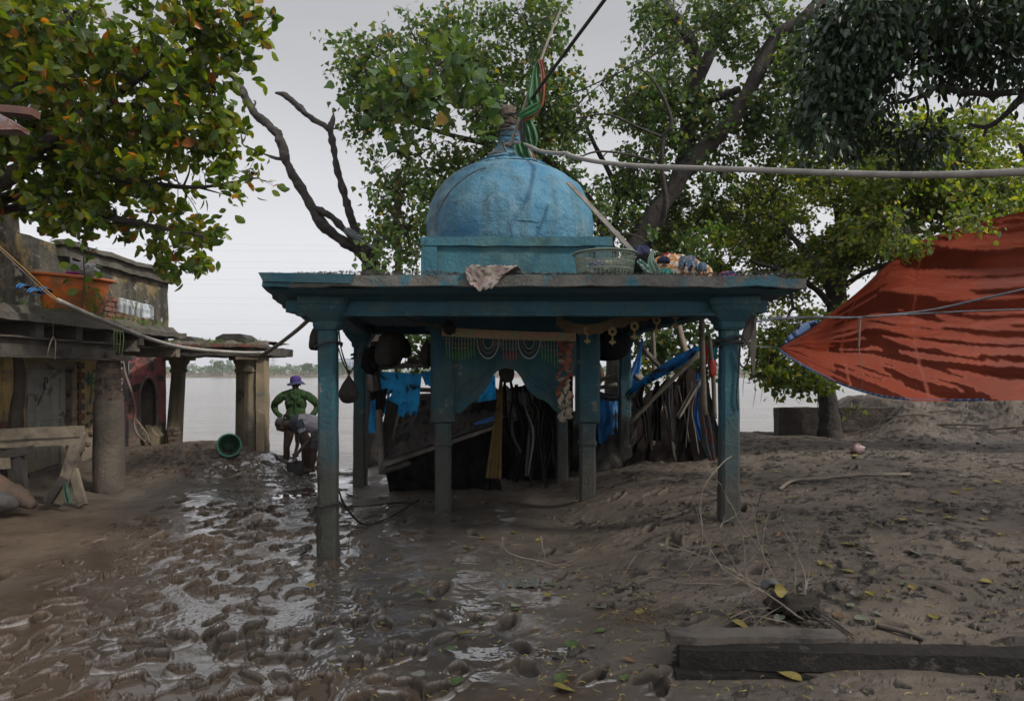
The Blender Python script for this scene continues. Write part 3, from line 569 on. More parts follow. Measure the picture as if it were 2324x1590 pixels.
# raised plaster lines and patches on the dome face
def onsph(px, py, lift=.008):
    r = Vector(((px-1162)/F, 1, (HOR-py)/F)); o_ = Vector((0, 0, CZ)); best = None
    t = 7.2
    while t < 8.8:
        q = o_+r*t; zz = q.z; rad = np.interp(zz, [p[1] for p in prof], [p[0] for p in prof]) if zz > 3.08 else 1.0
        if math.hypot(q.x-DC.x, q.y-DC.y) < rad+lift: return q
        t += .004
    return o_+r*7.75
MB().curve([tuple(onsph(x, y)) for x, y in ((1050, 503), (1090, 500), (1130, 499), (1180, 499), (1225, 503))], .005, 6, 4, nz=.6).build('plaster_ridge', dome_m, dome)
MB().curve([tuple(onsph(x, y)) for x, y in ((1060, 512), (1110, 509), (1160, 509), (1228, 515))], .0035, 6, 4, nz=.6).build('plaster_ridge', dome_m, dome)
# petal collar, cone, brick finial
def petal(a, z): return 1+.045*abs(math.sin(a*8))
m = MB(); m.lathe(DC, [(.47, 4.165), (.50, 4.18), (.48, 4.20), (.43, 4.215), (.41, 4.235), (.42, 4.25), (.36, 4.275)], 64, mod=petal); m.rough(.008, 7, 2); m.build('petal_collar', dome_m, dome, smooth=False)
m = MB(); m.lathe(DC, [(.37, 4.262), (.33, 4.30), (.27, 4.35), (.215, 4.41), (.17, 4.48), (.14, 4.56), (.12, 4.62), (.105, 4.68), (.10, 4.72)], 40, mod=lambda a, z: 1+.06*abs(math.sin(a*4+1))); m.rough(.012, 8, 3); m.build('finial_cone', dome_m, dome, smooth=True)
m = MB(); m.lathe(DC+Vector((-.02, 0, 0)), [(.10, 4.70), (.105, 4.72), (.10, 4.76), (.085, 4.80), (.10, 4.82), (.108, 4.86), (.095, 4.90), (.10, 4.93), (.092, 4.97), (.06, 5.0)], 28); m.rough(.013, 9, 3); m.build('finial', brick_m, dome, smooth=True)
# tangled cords round the neck
for i in range(9):
    a0 = random.uniform(0, 6); z = 4.50+.05*i; r_ = np.interp(z, [4.45, 4.6, 4.72, 4.9], [.20, .13, .11, .112])+.012
    pts = [(DC.x-.01+math.cos(a0+t*.7)*r_*random.uniform(.98, 1.15), DC.y+math.sin(a0+t*.7)*r_*random.uniform(.98, 1.15), z+random.uniform(-.03, .03)) for t in range(11)]
    MB().curve(pts, random.uniform(.004, .009), 5, 4).build('binding_cord', cord_m if i % 2 else jute_m, dome)
for q in ([(1112, 372), (1120, 358), (1132, 345), (1140, 330), (1146, 318)], [(1108, 350), (1125, 345), (1150, 352), (1170, 362), (1180, 368)], [(1140, 322), (1150, 345), (1162, 350), (1185, 360)]):
    MB().curve([tuple(P(x, y, 8.38)) for x, y in q], .012, 6, 5, nz=.3).build('binding_cord', pipe_dk, dome)
# ---------------------------------------------------------------- cloth and bag helpers
def cloth(name, P00, P10, P11, P01, nu=24, nv=24, fold=.03, ff=5, mt=None, parent=None, sag=0, rag=0, holes=0, seed=0, wob=.02, taper=None, **k):
    a, b, c, d = [Vector(q) for q in (P00, P10, P11, P01)]; nrm = (b-a).cross(d-a).normalized()
    def fn(u, v):
        p = (a.lerp(b, u)).lerp(d.lerp(c, u), v); f_ = fold*(math.sin(u*ff*math.pi*2+5*mn.noise(Vector((u*3, v*1.2, seed)))+seed)*.5+1.3*mn.noise(Vector((u*ff*2.3, v*1.1, seed+4))))*(.35+.65*v if taper is None else taper(v))
        q = Vector((u*5, v*3, seed+9)); p = p+nrm*(f_+wob*mn.noise(q*1.3)+wob*.4*mn.noise(q*4)); p.z -= sag*4*u*(1-u)
        if rag and v > .96: p.z += rag*mn.noise(Vector((u*14, seed, 2)))
        return p
    sk = None
    if holes: sk = lambda u, v: mn.noise(Vector((u*4.5, v*4.5, seed*3+1)))+.5*mn.noise(Vector((u*13, v*11, seed))) > holes-(.5*max(0, v-.7))
    m = MB(); m.grid(fn, nu, nv, sk); return m.build(name, mt, parent, smooth=True, **k)
def bag(name, top, bot, r, mt, lab, cat, hang=None, seed=0, prof=None, cord=.005, **k):
    top = Vector(top); bot = Vector(bot); h_ = top.z-bot.z; prof = prof or [(.05, 0), (.55, .03), (.9, .16), (1.0, .34), (.88, .55), (.58, .76), (.26, .91), (.14, 1.0)]
    pf = cr(prof, 3); m = MB(); m.lathe((bot.x, bot.y, bot.z), [(max(.005, a*r), b*h_) for a, b in pf], 28, mod=lambda a, z: 1+.07*math.sin(a*7+z*9+seed)*min(1, z/h_+.2)+.10*mn.noise(Vector((math.cos(a)*1.5, math.sin(a)*1.5, z*6+seed)))); m.rough(.008, 9, 2)
    for i, p in enumerate(m.v): t = (p.z-bot.z)/h_; p.x += (top.x-bot.x)*t; p.y += (top.y-bot.y)*t
    o = m.build(name, mt, smooth=True, label=lab, cat=cat, **k)
    if hang is not None: MB().curve([tuple(top-Vector((0, 0, .01))), tuple((top+Vector(hang))/2+Vector((.01, 0, 0))), tuple(hang)], cord, 5, 4).build('cord', cord_m, o)
    return o
def cord(name, pts, r, mt, lab, cat, n=6, nz=0, **k): return MB().curve([tuple(p) for p in pts], r, n, 6, nz=nz).build(name, mt, smooth=True, label=lab, cat=cat, **k)
# ---------------------------------------------------------------- things tied to the finial
pole_m = mat('bamboo_pole', (.30, .26, .20), (.20, .17, .13), 9, .6, .3, 30)
a = P(1157, 332, 8.42); b = P(1236, 113, 8.3); c_ = P(1273, 20, 8.25)
fp = thing('flag_pole', a, 'pale bamboo flag pole leaning from the dome finial with a furled tricolour flag', 'flag')
MB().curve([(*a, .020), (*b, .016), (*c_, .010)], None, 8, 5).build('pole', pole_m, fp)
gcl = mat('green_satin', (.03, .12, .04), (.018, .07, .025), 5, .5, .3, 12, trans=.2); ocl = mat('orange_satin', (.26, .07, .03), (.15, .04, .018), 5, .5, .3, 12, trans=.2); wcl = mat('white_satin', (.5, .48, .46), (.32, .31, .30), 5, .5, .3, 12, trans=.2)
def strip(name, pts, w0, mt, parent=None, fold=.25, ff=2.2, seed=0, nrm=(0, -1, 0), **k):
    """draped ribbon along pts (px,py,Y,halfwidth px)"""
    c = cr(pts, 8); m = MB(); nr = Vector(nrm); nu = len(c)-1
    def fn(u, v):
        i = min(int(u*nu+.5), nu); p = P(c[i][0], c[i][1], c[i][2]); q = P(*c[min(i+1, nu)][:3])-P(*c[max(i-1, 0)][:3]); sd_ = q.cross(nr).normalized(); hw = c[i][3]*c[i][2]/F
        return p+sd_*hw*(v*2-1)+nr*hw*fold*(math.sin(v*ff*6.28+seed+u*2)+.6*mn.noise(Vector((u*4, v*3, seed))))
    m.grid(fn, nu, 14); return m.build(name, mt, parent, smooth=True, **k)
strip('flag_cloth', [(1222, 140, 8.27, 5), (1216, 165, 8.26, 8), (1216, 195, 8.24, 14), (1214, 225, 8.22, 18), (1222, 250, 8.24, 8)], 0, gcl, fp, seed=1)
strip('flag_cloth', [(1226, 136, 8.25, 6), (1232, 165, 8.24, 6), (1232, 200, 8.23, 7), (1228, 235, 8.24, 6), (1212, 258, 8.24, 6), (1188, 272, 8.24, 5)], 0, ocl, fp, seed=2)
strip('flag_cloth', [(1226, 236, 8.20, 8), (1208, 248, 8.19, 11), (1188, 258, 8.19, 10), (1180, 268, 8.2, 6)], 0, gcl, fp, seed=3)
strip('flag_cloth', [(1196, 268, 8.32, 8), (1202, 290, 8.30, 13), (1207, 315, 8.3, 15), (1208, 335, 8.3, 9)], 0, gcl, fp, seed=4)
strip('flag_cloth', [(1190, 270, 8.34, 6), (1188, 295, 8.33, 11), (1190, 325, 8.33, 10)], 0, mat('grey_satin', (.10, .10, .11), (.05, .05, .055), 5, .6, .3, 12), fp, seed=5)
strip('flag_cloth', [(1178, 326, 8.28, 12), (1184, 345, 8.27, 15), (1192, 365, 8.26, 14), (1190, 378, 8.26, 10)], 0, gcl, fp, seed=6)
strip('flag_cloth', [(1198, 335, 8.3, 5), (1206, 355, 8.3, 6), (1208, 372, 8.3, 4)], 0, wcl, fp, seed=7)
strip('flag_cloth', [(1204, 338, 8.31, 3), (1213, 360, 8.3, 5), (1219, 385, 8.3, 3)], 0, ocl, fp, seed=8)
cord('conduit', [P(1198, 250, 8.3), P(1213, 216, 8.2), P(1288, 113, 7.6), P(1375, -4, 7.0), P(1440, -95, 6.6)], .020, cord_m, 'thick dark cable rising steeply right from the finial to the top edge', 'cable', n=8)
cord('cable', [P(1150, 262, 8.55), P(1203, 246, 8.4), P(1260, 224, 8.3), P(1333, 198, 8.2), P(1480, 128, 8), P(1590, 62, 7.8), P(1690, -4, 7.6), P(1800, -80, 7.4)], .008, cord_m, 'thin dark cable running from the finial up to the right through the leaves', 'cable')
cord('bamboo_stick', [P(1048, 230, 8.3), P(1100, 256, 8.45), P(1143, 278, 8.55)], .009, mat('brown_stick', (.16, .09, .06), (.10, .06, .04), 9), 'thin brown stick slanting down to the left of the finial', 'stick')
cord('white_pipe', [P(1140, 330, 8.5), P(1178, 326, 8.4), P(1204, 333, 8.2), P(1226, 343, 7.95), P(1262, 348, 7.6), P(1286, 349, 7.4), P(1300, 355, 7.2), P(1350, 366, 6.9), P(1440, 376, 6.4), P(1560, 381, 5.8), P(1720, 386, 5.3), P(1900, 393, 4.8), P(2100, 397, 4.35), P(2330, 390, 3.9), P(2700, 372, 3.4), P(3500, 300, 2.9), P(4600, 120, 2.5)], .0225, pipe_m, 'long pale grey hose slung from the finial across to the right edge', 'hose', n=12)
cord('cable', [P(1120, 378, 8.0), P(1080, 388, 7.75), P(1025, 430, 7.7), P(990, 490, 7.72), P(968, 545, 7.55), P(940, 590, 7.3), P(910, 632, 6.9)], .006, cord_m, 'black wire running down the left flank of the dome to the roof', 'cable')
# scrap caught at the collar, left
m = MB(); m.ball(P(1085, 388, 8.1), (.06, .05, .03), .5, 4, 12); m.ball(P(1062, 394, 8.1), (.04, .04, .04), .5, 4, 12, seed=4); m.build('cloth_scrap', mat('bluish_rag', (.05, .16, .20), (.3, .25, .2), 9), smooth=True, label='small crumpled rag stuck on the upper left shoulder of the dome', cat='rag')
# ---------------------------------------------------------------- things lying on the roof
b0 = P(1373, 640, 6.02); bz = 2.415
bk = thing('laundry_basket', (b0.x, b0.y, bz), 'grey-green perforated plastic laundry basket on the roof edge', 'basket')
bkm = plain('grey_green_plastic', (.17, .21, .16), .5, .15, 40); H_, r0, r1 = .235, .235, .268; m = MB()
def lat(z): t = (z-bz)/H_; return r0+(r1-r0)*t
cbx = (b0.x, b0.y, bz)
def ring(z, h, th=.006): m.lathe(cbx, [(lat(bz+z)+th/2, z), (lat(bz+z+h)+th/2, z+h), (lat(bz+z+h)-th/2, z+h), (lat(bz+z)-th/2, z), (lat(bz+z)+th/2, z)], 60, cap=False)
ring(0, .02); ring(.082, .02); ring(.145, .018); ring(.215, .02)
for z in (.035, .051, .067, .113, .129, .176, .192): ring(z, .0055)
for i in range(44):
    a = 2*math.pi*i/44; m.bar((b0.x+math.cos(a)*r0, b0.y+math.sin(a)*r0, bz+.01), (b0.x+math.cos(a)*r1*.985, b0.y+math.sin(a)*r1*.985, bz+H_-.01), .0075, .006, up=(math.cos(a), math.sin(a), 0))
m.lathe(cbx, [(r0-.005, .004), (.001, .004)], 40, cap=False); m.build('basket_body', bkm, bk)
m = MB(); m.lathe(cbx, [(r1-.006, H_-.004), (r1+.012, H_-.006), (r1+.020, H_), (r1+.016, H_+.010), (r1-.004, H_+.012), (r1-.008, H_)], 60, cap=False); m.build('rim', bkm, bk, smooth=True)
wp = plain('white_wrapping', (.42, .41, .36), .5, trans=.3); pp = plain('lilac_pack', (.22, .20, .42), .6, trans=.2); gp = plain('green_cap', (.03, .35, .08), .5)
for k, (dx, dy, z, r_, mt, nm, lab, ct) in enumerate(((-.09, -.07, .15, .075, pp, 'packet', 'lilac plastic packet in the left of the laundry basket', 'packet'), (.08, -.05, .14, .11, wp, 'crumpled_wrapper', 'large crumpled white wrapper filling the right of the laundry basket', 'wrapper'), (-.02, .02, .08, .10, wp, 'crumpled_wrapper', 'crumpled white wrapper low in the middle of the laundry basket', 'wrapper'))):
    m = MB(); m.ball((b0.x+dx, b0.y+dy, bz+z-.02), (r_*1.2, r_*.9, r_*.6), .35, 2.5, 16, seed=k*5); m.build(nm, mt, label=lab, cat=ct)
for k, (dx, dz, lab) in enumerate(((-.17, .10, 'upper'), (-.13, .07, 'lower'))):
    t = MB().lathe((b0.x+dx, b0.y-.12, bz+dz-.06), [(.004, 0), (.022, .002), (.024, .05), (.016, .07), (.009, .08)], 14).build('plastic_bottle', plain('clear_white_plastic', (.4, .42, .4), .3), smooth=True, label='small pale bottle with green cap in the basket, the %s one' % lab, cat='bottle')
    MB().lathe((b0.x+dx, b0.y-.12, bz+dz+.02), [(.011, 0), (.011, .015)], 12).build('cap', gp, t)
# plank leaning from the dome down to the roof
a = P(1290, 414, 7.6); b = P(1402, 530, 6.75); c_ = P(1495, 634, 6.2); m = MB(); m.bar(a, c_, .045, .018, seg=.08, up=(0, -1, .3)); m.rough(.004, 6); m.build('leaning_lath', mat('grey_lath', (.20, .18, .16), (.12, .11, .10), 7), label='long grey wooden lath leaning diagonally from the dome to the roof', cat='plank')
# clothes heap: separate cloths
def heap(name, pts, mt, lab, cat, seed=0, n=44, amp=.018):
    """draped lump over an outline (px,py) at Y: height field blob"""
    (pxl, pxr, ptop, pbot, Y, dep) = pts; a = P(pxl, pbot, Y); b = P(pxr, pbot, Y); hz = P(pxl, ptop, Y).z-a.z; cx = (a.x+b.x)/2; rx = (b.x-a.x)/2
    def fn(u, v):
        th = u*2*math.pi; r_ = math.sin(v*math.pi/2); q = Vector((math.cos(th)*r_*2.2, math.sin(th)*r_*2.2, seed)); k_ = 1+.22*mn.noise(q)+.08*mn.noise(q*3)
        zz = math.cos(v*math.pi/2)**.6*hz; fo = amp*math.sin(th*9+seed+4*mn.noise(q*1.2))*(.3+r_)+amp*1.3*mn.noise(q*4.1)
        return Vector((cx+math.cos(th)*rx*r_*k_, Y+dep*.5+math.sin(th)*dep*.5*r_*k_, a.z+zz*(1+.15*mn.noise(q*2))+fo))
    m = MB(); m.grid(fn, n, 18); return m.build(name, mt, smooth=True, label=lab, cat=cat)
navy = mat('navy_cloth', (.018, .022, .06), (.01, .012, .035), 6, .9)
def patterned(name, a, b, sc, thr=.09, c=None):
    s = NT(name); v = s.n('ShaderNodeTexVoronoi', feature='DISTANCE_TO_EDGE'); v.inputs['Scale'].default_value = sc; s.l(s.tc, v.inputs[0]); q = s.rng(v.outputs[0], thr*.7, thr, 0, 1); cc_ = s.mix(q, a, b)
    if c: cc_ = s.mix(s.rng(s.noise(sc*.8, 2), .5, .56), cc_, c)
    s.set('Base Color', cc_); s.set('Roughness', .85); s.bump(s.noise(14, 4), .4, .02); return s.m
heap('dark_bundle', (1436, 1520, 572, 642, 6.22, .3), blackcloth, 'black cloth bundle under the leaning lath on the roof', 'cloth', 1)
heap('shirt', (1437, 1487, 552, 600, 6.45, .3), navy, 'navy blue garment on top of the roof heap, just right of the lath', 'garment', 2, amp=.012)
strip('woven_strap', [(1448, 590, 6.15, 6), (1466, 606, 6.08, 10), (1484, 622, 6.02, 11), (1498, 636, 5.97, 9)], 0, patterned('green_plaid', (.04, .13, .10), (.30, .36, .32), 26, .2), None, .2, seed=3, label='green and white checked cloth hanging down the left of the roof heap', cat='cloth')
strip('woven_mat', [(1482, 566, 6.05, 3), (1478, 590, 5.95, 8), (1486, 612, 5.93, 12), (1494, 636, 5.92, 10)], 0, mat('green_webbing', (.13, .20, .15), (.08, .13, .10), 60, .8, .6, 120), None, .15, seed=5, label='folded strip of grey-green woven webbing standing in the roof heap', cat='mat')
orp = patterned('orange_white_print', (.42, .16, .02), (.50, .44, .36), 14, .14)
heap('printed_quilt', (1470, 1618, 570, 652, 6.02, .5), orp, 'orange and white net-patterned cloth, biggest in the roof heap', 'cloth', 4)
heap('printed_quilt', (1570, 1632, 596, 645, 6.1, .3), orp, 'smaller orange and white fold at the right end of the roof heap', 'cloth', 14)
heap('scarf', (1503, 1538, 571, 596, 6.25, .2), plain('crimson_cloth', (.22, .01, .03), .9), 'crimson scarf peeping over the orange printed cloth', 'cloth', 5, amp=.008)
heap('shirt', (1496, 1524, 580, 593, 5.98, .12), navy, 'small dark garment lying on the orange printed cloth', 'garment', 6, amp=.006)
pur = patterned('multicolour_print', (.07, .06, .16), (.24, .22, .22), 30, .12, (.03, .10, .12))
heap('sari', (1543, 1586, 580, 606, 5.93, .10), pur, 'grey and purple printed cloth crumpled over the orange cloth', 'cloth', 7)
heap('shirt', (1586, 1608, 594, 614, 5.98, .10), mat('faded_blue', (.10, .16, .22), (.06, .09, .13), 8), 'faded blue garment behind the purple printed cloth', 'garment', 8, amp=.01)
heap('teal_cloth', (1494, 1535, 607, 642, 5.9, .15), mat('teal_cloth', (.02, .16, .13), (.015, .09, .08), 12), 'teal cloth bunched at the foot of the orange cloth', 'cloth', 9, amp=.01)
heap('printed_cloth', (1630, 1688, 614, 640, 5.92, .25), patterned('blue_red_print', (.02, .05, .30), (.05, .14, .36), 18, .2, (.34, .03, .04)), 'small blue and red printed cloth alone at the right end of the roof', 'cloth', 10, amp=.012)
# sack draped over the eave
sackm = mat('dirty_sack', (.36, .31, .27), (.26, .22, .19), 8, .5, .5, 30, c3=(.20, .11, .11), d=(5, .52, .62), trans=.2)
m = MB()
def fs(u, v):
    xl = np.interp(v, [0, .45, .75, 1], [-.20, -.36, -.37, -.34]); xr = np.interp(v, [0, .45, .75, 1], [.10, .06, -.05, -.14+.04*math.sin(u*9)]); x_ = xl+(xr-xl)*u
    y_ = 5.80-.38*min(1, v/.5); z_ = 2.425+.03*math.sin(v*3.1)-(.15*max(0, v-.5)*2)*(.55+.6*math.sin(u*2.6+.3)); q = Vector((u*3, v*3, 2))
    return Vector((x_, y_+.03*mn.noise(q)+.012*mn.noise(q*4), z_+.022*mn.noise(q*1.4)+.018*mn.noise(q*4)+.010*mn.noise(q*10)))
m.grid(fs, 36, 30); m.build('plastic_sack', sackm, smooth=True, label='dirty pinkish plastic sack draped over the middle of the roof edge', cat='sack', solid=.003)
# ---------------------------------------------------------------- under the roof: decorations, bags
gold = mat('gold_brocade', (.30, .22, .09), (.20, .14, .06), 40, .6, .6, 120)
s = NT('toran_band'); sp = s.n('ShaderNodeSeparateXYZ'); s.l(s.tc, sp.inputs[0]); ph = s.math('FRACT', s.math('MULTIPLY', sp.outputs[0], 9.5)); idx = s.math('FLOOR', s.math('MULTIPLY', sp.outputs[0], 9.5))
wn = s.n('ShaderNodeTexWhiteNoise', noise_dimensions='1D'); s.l(idx, wn.inputs['W']); rp = s.n('ShaderNodeValToRGB'); rp.color_ramp.interpolation = 'CONSTANT'; e = rp.color_ramp.elements; e[0].color = (.38, .10, .04, 1); e[1].position = .33; e[1].color = (.10, .22, .08, 1); e3 = e.new(.66); e3.color = (.34, .06, .07, 1); s.l(wn.outputs[0], rp.inputs[0])
dg = s.rng(s.math('FRACT', s.math('MULTIPLY', s.math('ADD', sp.outputs[0], sp.outputs[2]), 55)), .45, .55)
cl = s.mix(dg, rp.outputs[0], (.42, .36, .22)); inside = s.math('MULTIPLY', s.rng(ph, .45, .47), s.rng(s.math('ABSOLUTE', s.math('SUBTRACT', sp.outputs[2], .055)), .030, .034, 1, 0)); s.set('Base Color', s.mix(inside, s.mix(s.rng(s.noise(90, 2), .45, .55), (.38, .30, .16), (.24, .18, .09)), cl)); s.set('Roughness', .7); band_m = s.m
tr_ = thing('door_hanging', P(1155, 768, 7.72), 'beaded door hanging with an embroidered band across the top of the arch', 'door hanging')
a = P(1003, 742, 7.72); b = P(1307, 754, 7.72); m = MB(); m.grid(lambda u, v: a.lerp(b, u)+Vector((0, .008*math.sin(u*20), -.10*v-.012*math.sin(u*3.14))), 60, 3); m.build('embroidered_band', band_m, tr_, solid=.004)
beadm = mat('beads', (.42, .34, .16), (.25, .20, .10), 60, .4); grt = plain('green_tassel', (.08, .26, .05), .7); rdt = plain('red_tassel', (.34, .06, .03), .7)
def bead_str(x, y, l, tm, r=.0065):
    p = P(x, y, 7.715); m = MB(); k_ = int(l/.018)
    for i in range(k_): m.ball(p-Vector((0, 0, i*.018)), r*(1 if i % 3 else 1.35), n=6)
    o = m.build('bead_string', beadm, tr_); MB().curve([(p.x, p.y, p.z-k_*.018+.01, .004), (p.x+.003, p.y, p.z-k_*.018-.05, .007), (p.x+.005, p.y, p.z-k_*.018-.11, .004)], None, 5, 3).build('tassel', tm, o)
def swag(x0, x1, y, dpt, mt):
    m = MB(); a_ = P(x0, y, 7.715); b_ = P(x1, y, 7.715); n_ = int(((b_-a_).length+dpt*2)/.016)
    for i in range(n_+1): t = i/n_; s_ = math.sin(t*math.pi); xx = .5-.5*math.cos(t*math.pi); p = a_.lerp(b_, xx); p.z -= dpt*s_; m.ball(p, .0070, n=6)
    m.build('bead_swag', mt, tr_)
beadw = plain('pearl_beads', (.52, .48, .38), .35); beadr = plain('dark_red_beads', (.22, .07, .05), .4)
for i, x in enumerate(range(1013, 1080, 7)): bead_str(x, 768, .10+.06*(1-abs(i-4.5)/5), grt)
for i, x in enumerate((1142, 1149, 1157, 1164, 1171)): bead_str(x, 770, .13, rdt)
for i, x in enumerate(range(1230, 1270, 7)): bead_str(x, 773, .10+.02*i, grt)
for x0_, x1_ in ((1083, 1132), (1176, 1226)):
    for d_, k_, mt_ in ((.21, 0, beadw), (.15, 7, beadr), (.10, 13, beadm)): swag(x0_+k_, x1_-k_, 771, d_, mt_)
# paper flower garland
pk = mat('faded_pink_paper', (.40, .15, .09), (.30, .10, .06), 20, .8, .4, 40, trans=.25); cr_ = mat('cream_paper', (.42, .36, .27), (.30, .24, .18), 20, .8, trans=.2)
gar = thing('flower_garland', P(1284, 780, 7.6), 'thick garland of faded pink and cream paper flowers hanging right of the arch', 'garland')
for i in range(44):
    t = i/43; y = 778+175*t; sd_ = (-1 if i % 2 else 1); x = 1284+sd_*7+random.uniform(-5, 5)-4*math.sin(t*3); p = P(x, y, 7.62+random.uniform(-.04, .03)); m = MB(); tilt = Euler((random.uniform(-.6, .6)+.5, random.uniform(-.6, .6), random.uniform(0, 6))).to_matrix(); r_ = .038+.012*random.random()
    def ff_(u, v):
        th = u*6.283; rr_ = v*r_*(1+.10*math.sin(th*6)); return p+tilt@Vector((math.cos(th)*rr_, math.sin(th)*rr_, .018*v*v+.007*v*math.sin(th*9)))
    m.grid(ff_, 27, 3); m.build('paper_flower', cr_ if (t > .72 or random.random() < .12) else pk, gar, smooth=True)
m = MB(); m.ball(P(1288, 744, 7.66), (.045, .04, .055), .25, 3, 12); m.build('flower_bud', mat('orange_bud', (.40, .12, .03), (.10, .16, .03), 18), gar, smooth=True)
for i, q in enumerate(((1286, 880, 7.55), (1273, 905, 7.55), (1290, 900, 7.56))):
    p = P(*q); m = MB(); m.grid(lambda u, v: p+Vector(((v-.5)*.07*math.sin(u*3.1)**.7, -.015*math.sin(u*3), .10*(u-.5)+(v-.5)*.05)), 10, 6); m.build('cream_leaf', cr_, gar, smooth=True)
# second hanging with medallions
md_ = thing('medallion_string', P(1430, 740, 6.6), 'sagging gold lace string with round medallions and leaf drops under the right eave', 'garland')
pts = [P(1262, 728, 6.9), P(1300, 742, 6.75), P(1345, 746, 6.7), P(1400, 732, 6.6), P(1450, 718, 6.5), P(1500, 704, 6.35), P(1545, 688, 6.2), P(1560, 684, 6.15)]
cpt = cr([tuple(p) for p in pts], 8); m = MB(); m.grid(lambda u, v: Vector(cpt[min(int(u*(len(cpt)-1)+.5), len(cpt)-1)])+Vector((0, 0, .045-v*.10+.012*math.sin(u*90)*(v > .9))), len(cpt)-1, 5); m.build('lace_band', mat('gold_lace', (.19, .13, .055), (.09, .065, .03), 60, .6, .8, 140), md_, solid=.004)
for x, y in ((1333, 762), (1390, 764), (1440, 752), (1490, 738), (1533, 726)):
    Y = 6.6-(x-1390)*.002; p = P(x, y-12, Y); m = MB(); m.lathe(p, [(.040, -.004), (.044, 0), (.040, .004), (.020, .004), (.016, 0), (.020, -.004), (.040, -.004)], 18, rot=(math.pi/2, 0, .2), cap=False)
    m.box(p-Vector((0, 0, .055)), (.012, .006, .05)); q = p-Vector((0, 0, .095))
    m.prism([q+Vector((a_*.001, 0, b_*.001)) for a_, b_ in ((0, -40), (14, -22), (34, -14), (26, 6), (10, 4), (8, 22), (-8, 22), (-10, 4), (-26, 6), (-34, -14), (-14, -22))], (0, .006, 0)); m.build('medallion', gold, md_)
cord('jute_rope', [P(1240, 700, 6.3), P(1262, 712, 6.5), P(1278, 728, 6.9), P(1310, 752, 7.3), P(1360, 748, 7.4), P(1420, 740, 7)], .010, jute_m, 'frayed jute rope tied under the beam above the garland', 'rope', nz=.4)
cord('jute_rope', [P(818, 684, 6.1), P(880, 706, 6.6), P(950, 732, 7.2), P(1010, 742, 7.65)], .016, mat('dusty_rope', (.12, .10, .075), (.07, .06, .045), 20), 'thick dusty cloth rope strung from the left front capital to the door hanging', 'rope', nz=.3)
m = MB(); m.ball(P(1019, 744, 7.58), (.07, .06, .075), .3, 3, 14); m.build('rag_knot', mudcloth, smooth=True, label='lumpy brown rag knot at the left end of the door hanging', cat='rag')
# number card on the ceiling edge, left
s = NT('calendar_card'); s.set('Base Color', s.mix(s.rng(s.noise(26, 3), .55, .6), (.20, .19, .17), (.10, .09, .08))); s.set('Roughness', .9); m = MB(); p = P(842, 698, 6.35); m.box(p, (.20, .004, .13), rot=(0, R(4), 0)); m.build('card', s.m, label='faded paper card hanging under the roof near the left front pillar', cat='card')
# bags
bag('hanging_bag', P(728, 724, 6.55), P(718, 795, 6.55), .085, mudcloth, 'grey cloth bag hanging behind the nearest pillar, left side', 'bag', P(735, 690, 6.5), 1)
bag('hanging_bag', P(792, 852, 6.35), P(792, 914, 6.35), .088, mudcloth, 'round-bottomed brown pouch hanging low on cords right of the nearest pillar', 'bag', P(790, 838, 6.35), 2)
m = MB()
for q in ([(768, 742), (774, 790), (786, 830), (791, 850)], [(818, 780), (810, 815), (798, 840), (792, 850)], [(768, 790), (778, 822), (788, 842)], [(822, 800), (806, 830), (795, 846)]): m.curve([tuple(P(x, y, 6.3)) for x, y in q], .007, 5, 5, nz=.5)
m.ball(P(791, 843, 6.32), .02, .4, 4, 8); m.build('tangled_cord', cord_m, label='tangle of dark cords holding the low brown pouch', cat='cord')
bag('hanging_sack', P(890, 752, 8.6), P(880, 832, 8.6), .19, mudcloth, 'largest grey sack hanging under the roof, left of the arch', 'bag', P(890, 735, 8.6), 3, prof=[(.05, 0), (.5, .02), (.85, .14), (.95, .4), (.9, .65), (.8, .85), (.5, .97), (.3, 1.0)])
bag('hanging_bag', P(915, 758, 8.5), P(922, 812, 8.5), .075, blackcloth, 'slim dark bag pressed against the largest grey sack', 'bag', P(912, 738, 8.5), 4)
bag('hanging_bag', P(968, 770, 8.4), P(970, 830, 8.4), .095, mudcloth, 'drop-shaped brown bag hanging beside the inner left pillar', 'bag', P(968, 738, 8.4), 5)
bag('hanging_bundle', P(1378, 752, 8.9), P(1376, 818, 8.9), .30, blackcloth, 'wide dark bundle hanging between the two right inner pillars', 'bundle', P(1378, 735, 8.9), 6, prof=[(.1, 0), (.6, .05), (.95, .25), (1.0, .55), (.9, .8), (.6, .95), (.4, 1.0)])
# cords round pillars
for (x, y, z_, w_, lab) in ((-1.615, 6.0, 1.86, .115, 'dark cord wound round the top of the nearest pillar'), (-1.615, 6.0, .45, .118, 'muddy rope tied round the nearest pillar at knee height'), (1.905, 6.0, 1.87, .118, 'black cable wound round the top of the right front pillar'), (-2.2, 9.9, 1.85, .125, 'rag and rope wound round the back left pillar')):
    pts = []; tn = 3.3 if 'black' in lab or 'rag' in lab else 1.2
    for i in range(int(tn*10)): a_ = i*.628; pts.append((x+math.cos(a_)*w_*(1.02+.05*random.random()), y+math.sin(a_)*w_*1.02, z_+.02*math.sin(i*.9)+.03*(i/10-1)*random.uniform(.5, 1)))
    cord('bound_cord', pts, .009 if tn < 2 else .010, mudcloth if 'rag' in lab or 'rope' in lab else cord_m, lab, 'cord', nz=.3)
p0 = P(1676, 772, 5.9)
cord('hanging_cable', [P(1672, 765, 5.88), P(1690, 770, 5.88), P(1702, 800, 5.88), P(1690, 832, 5.9), P(1678, 820, 5.9), P(1680, 780, 5.88), P(1676, 850, 5.9), P(1672, 900, 5.9), P(1676, 930, 5.9)], .008, cord_m, 'loop of black cable dangling beside the right front pillar', 'cable')
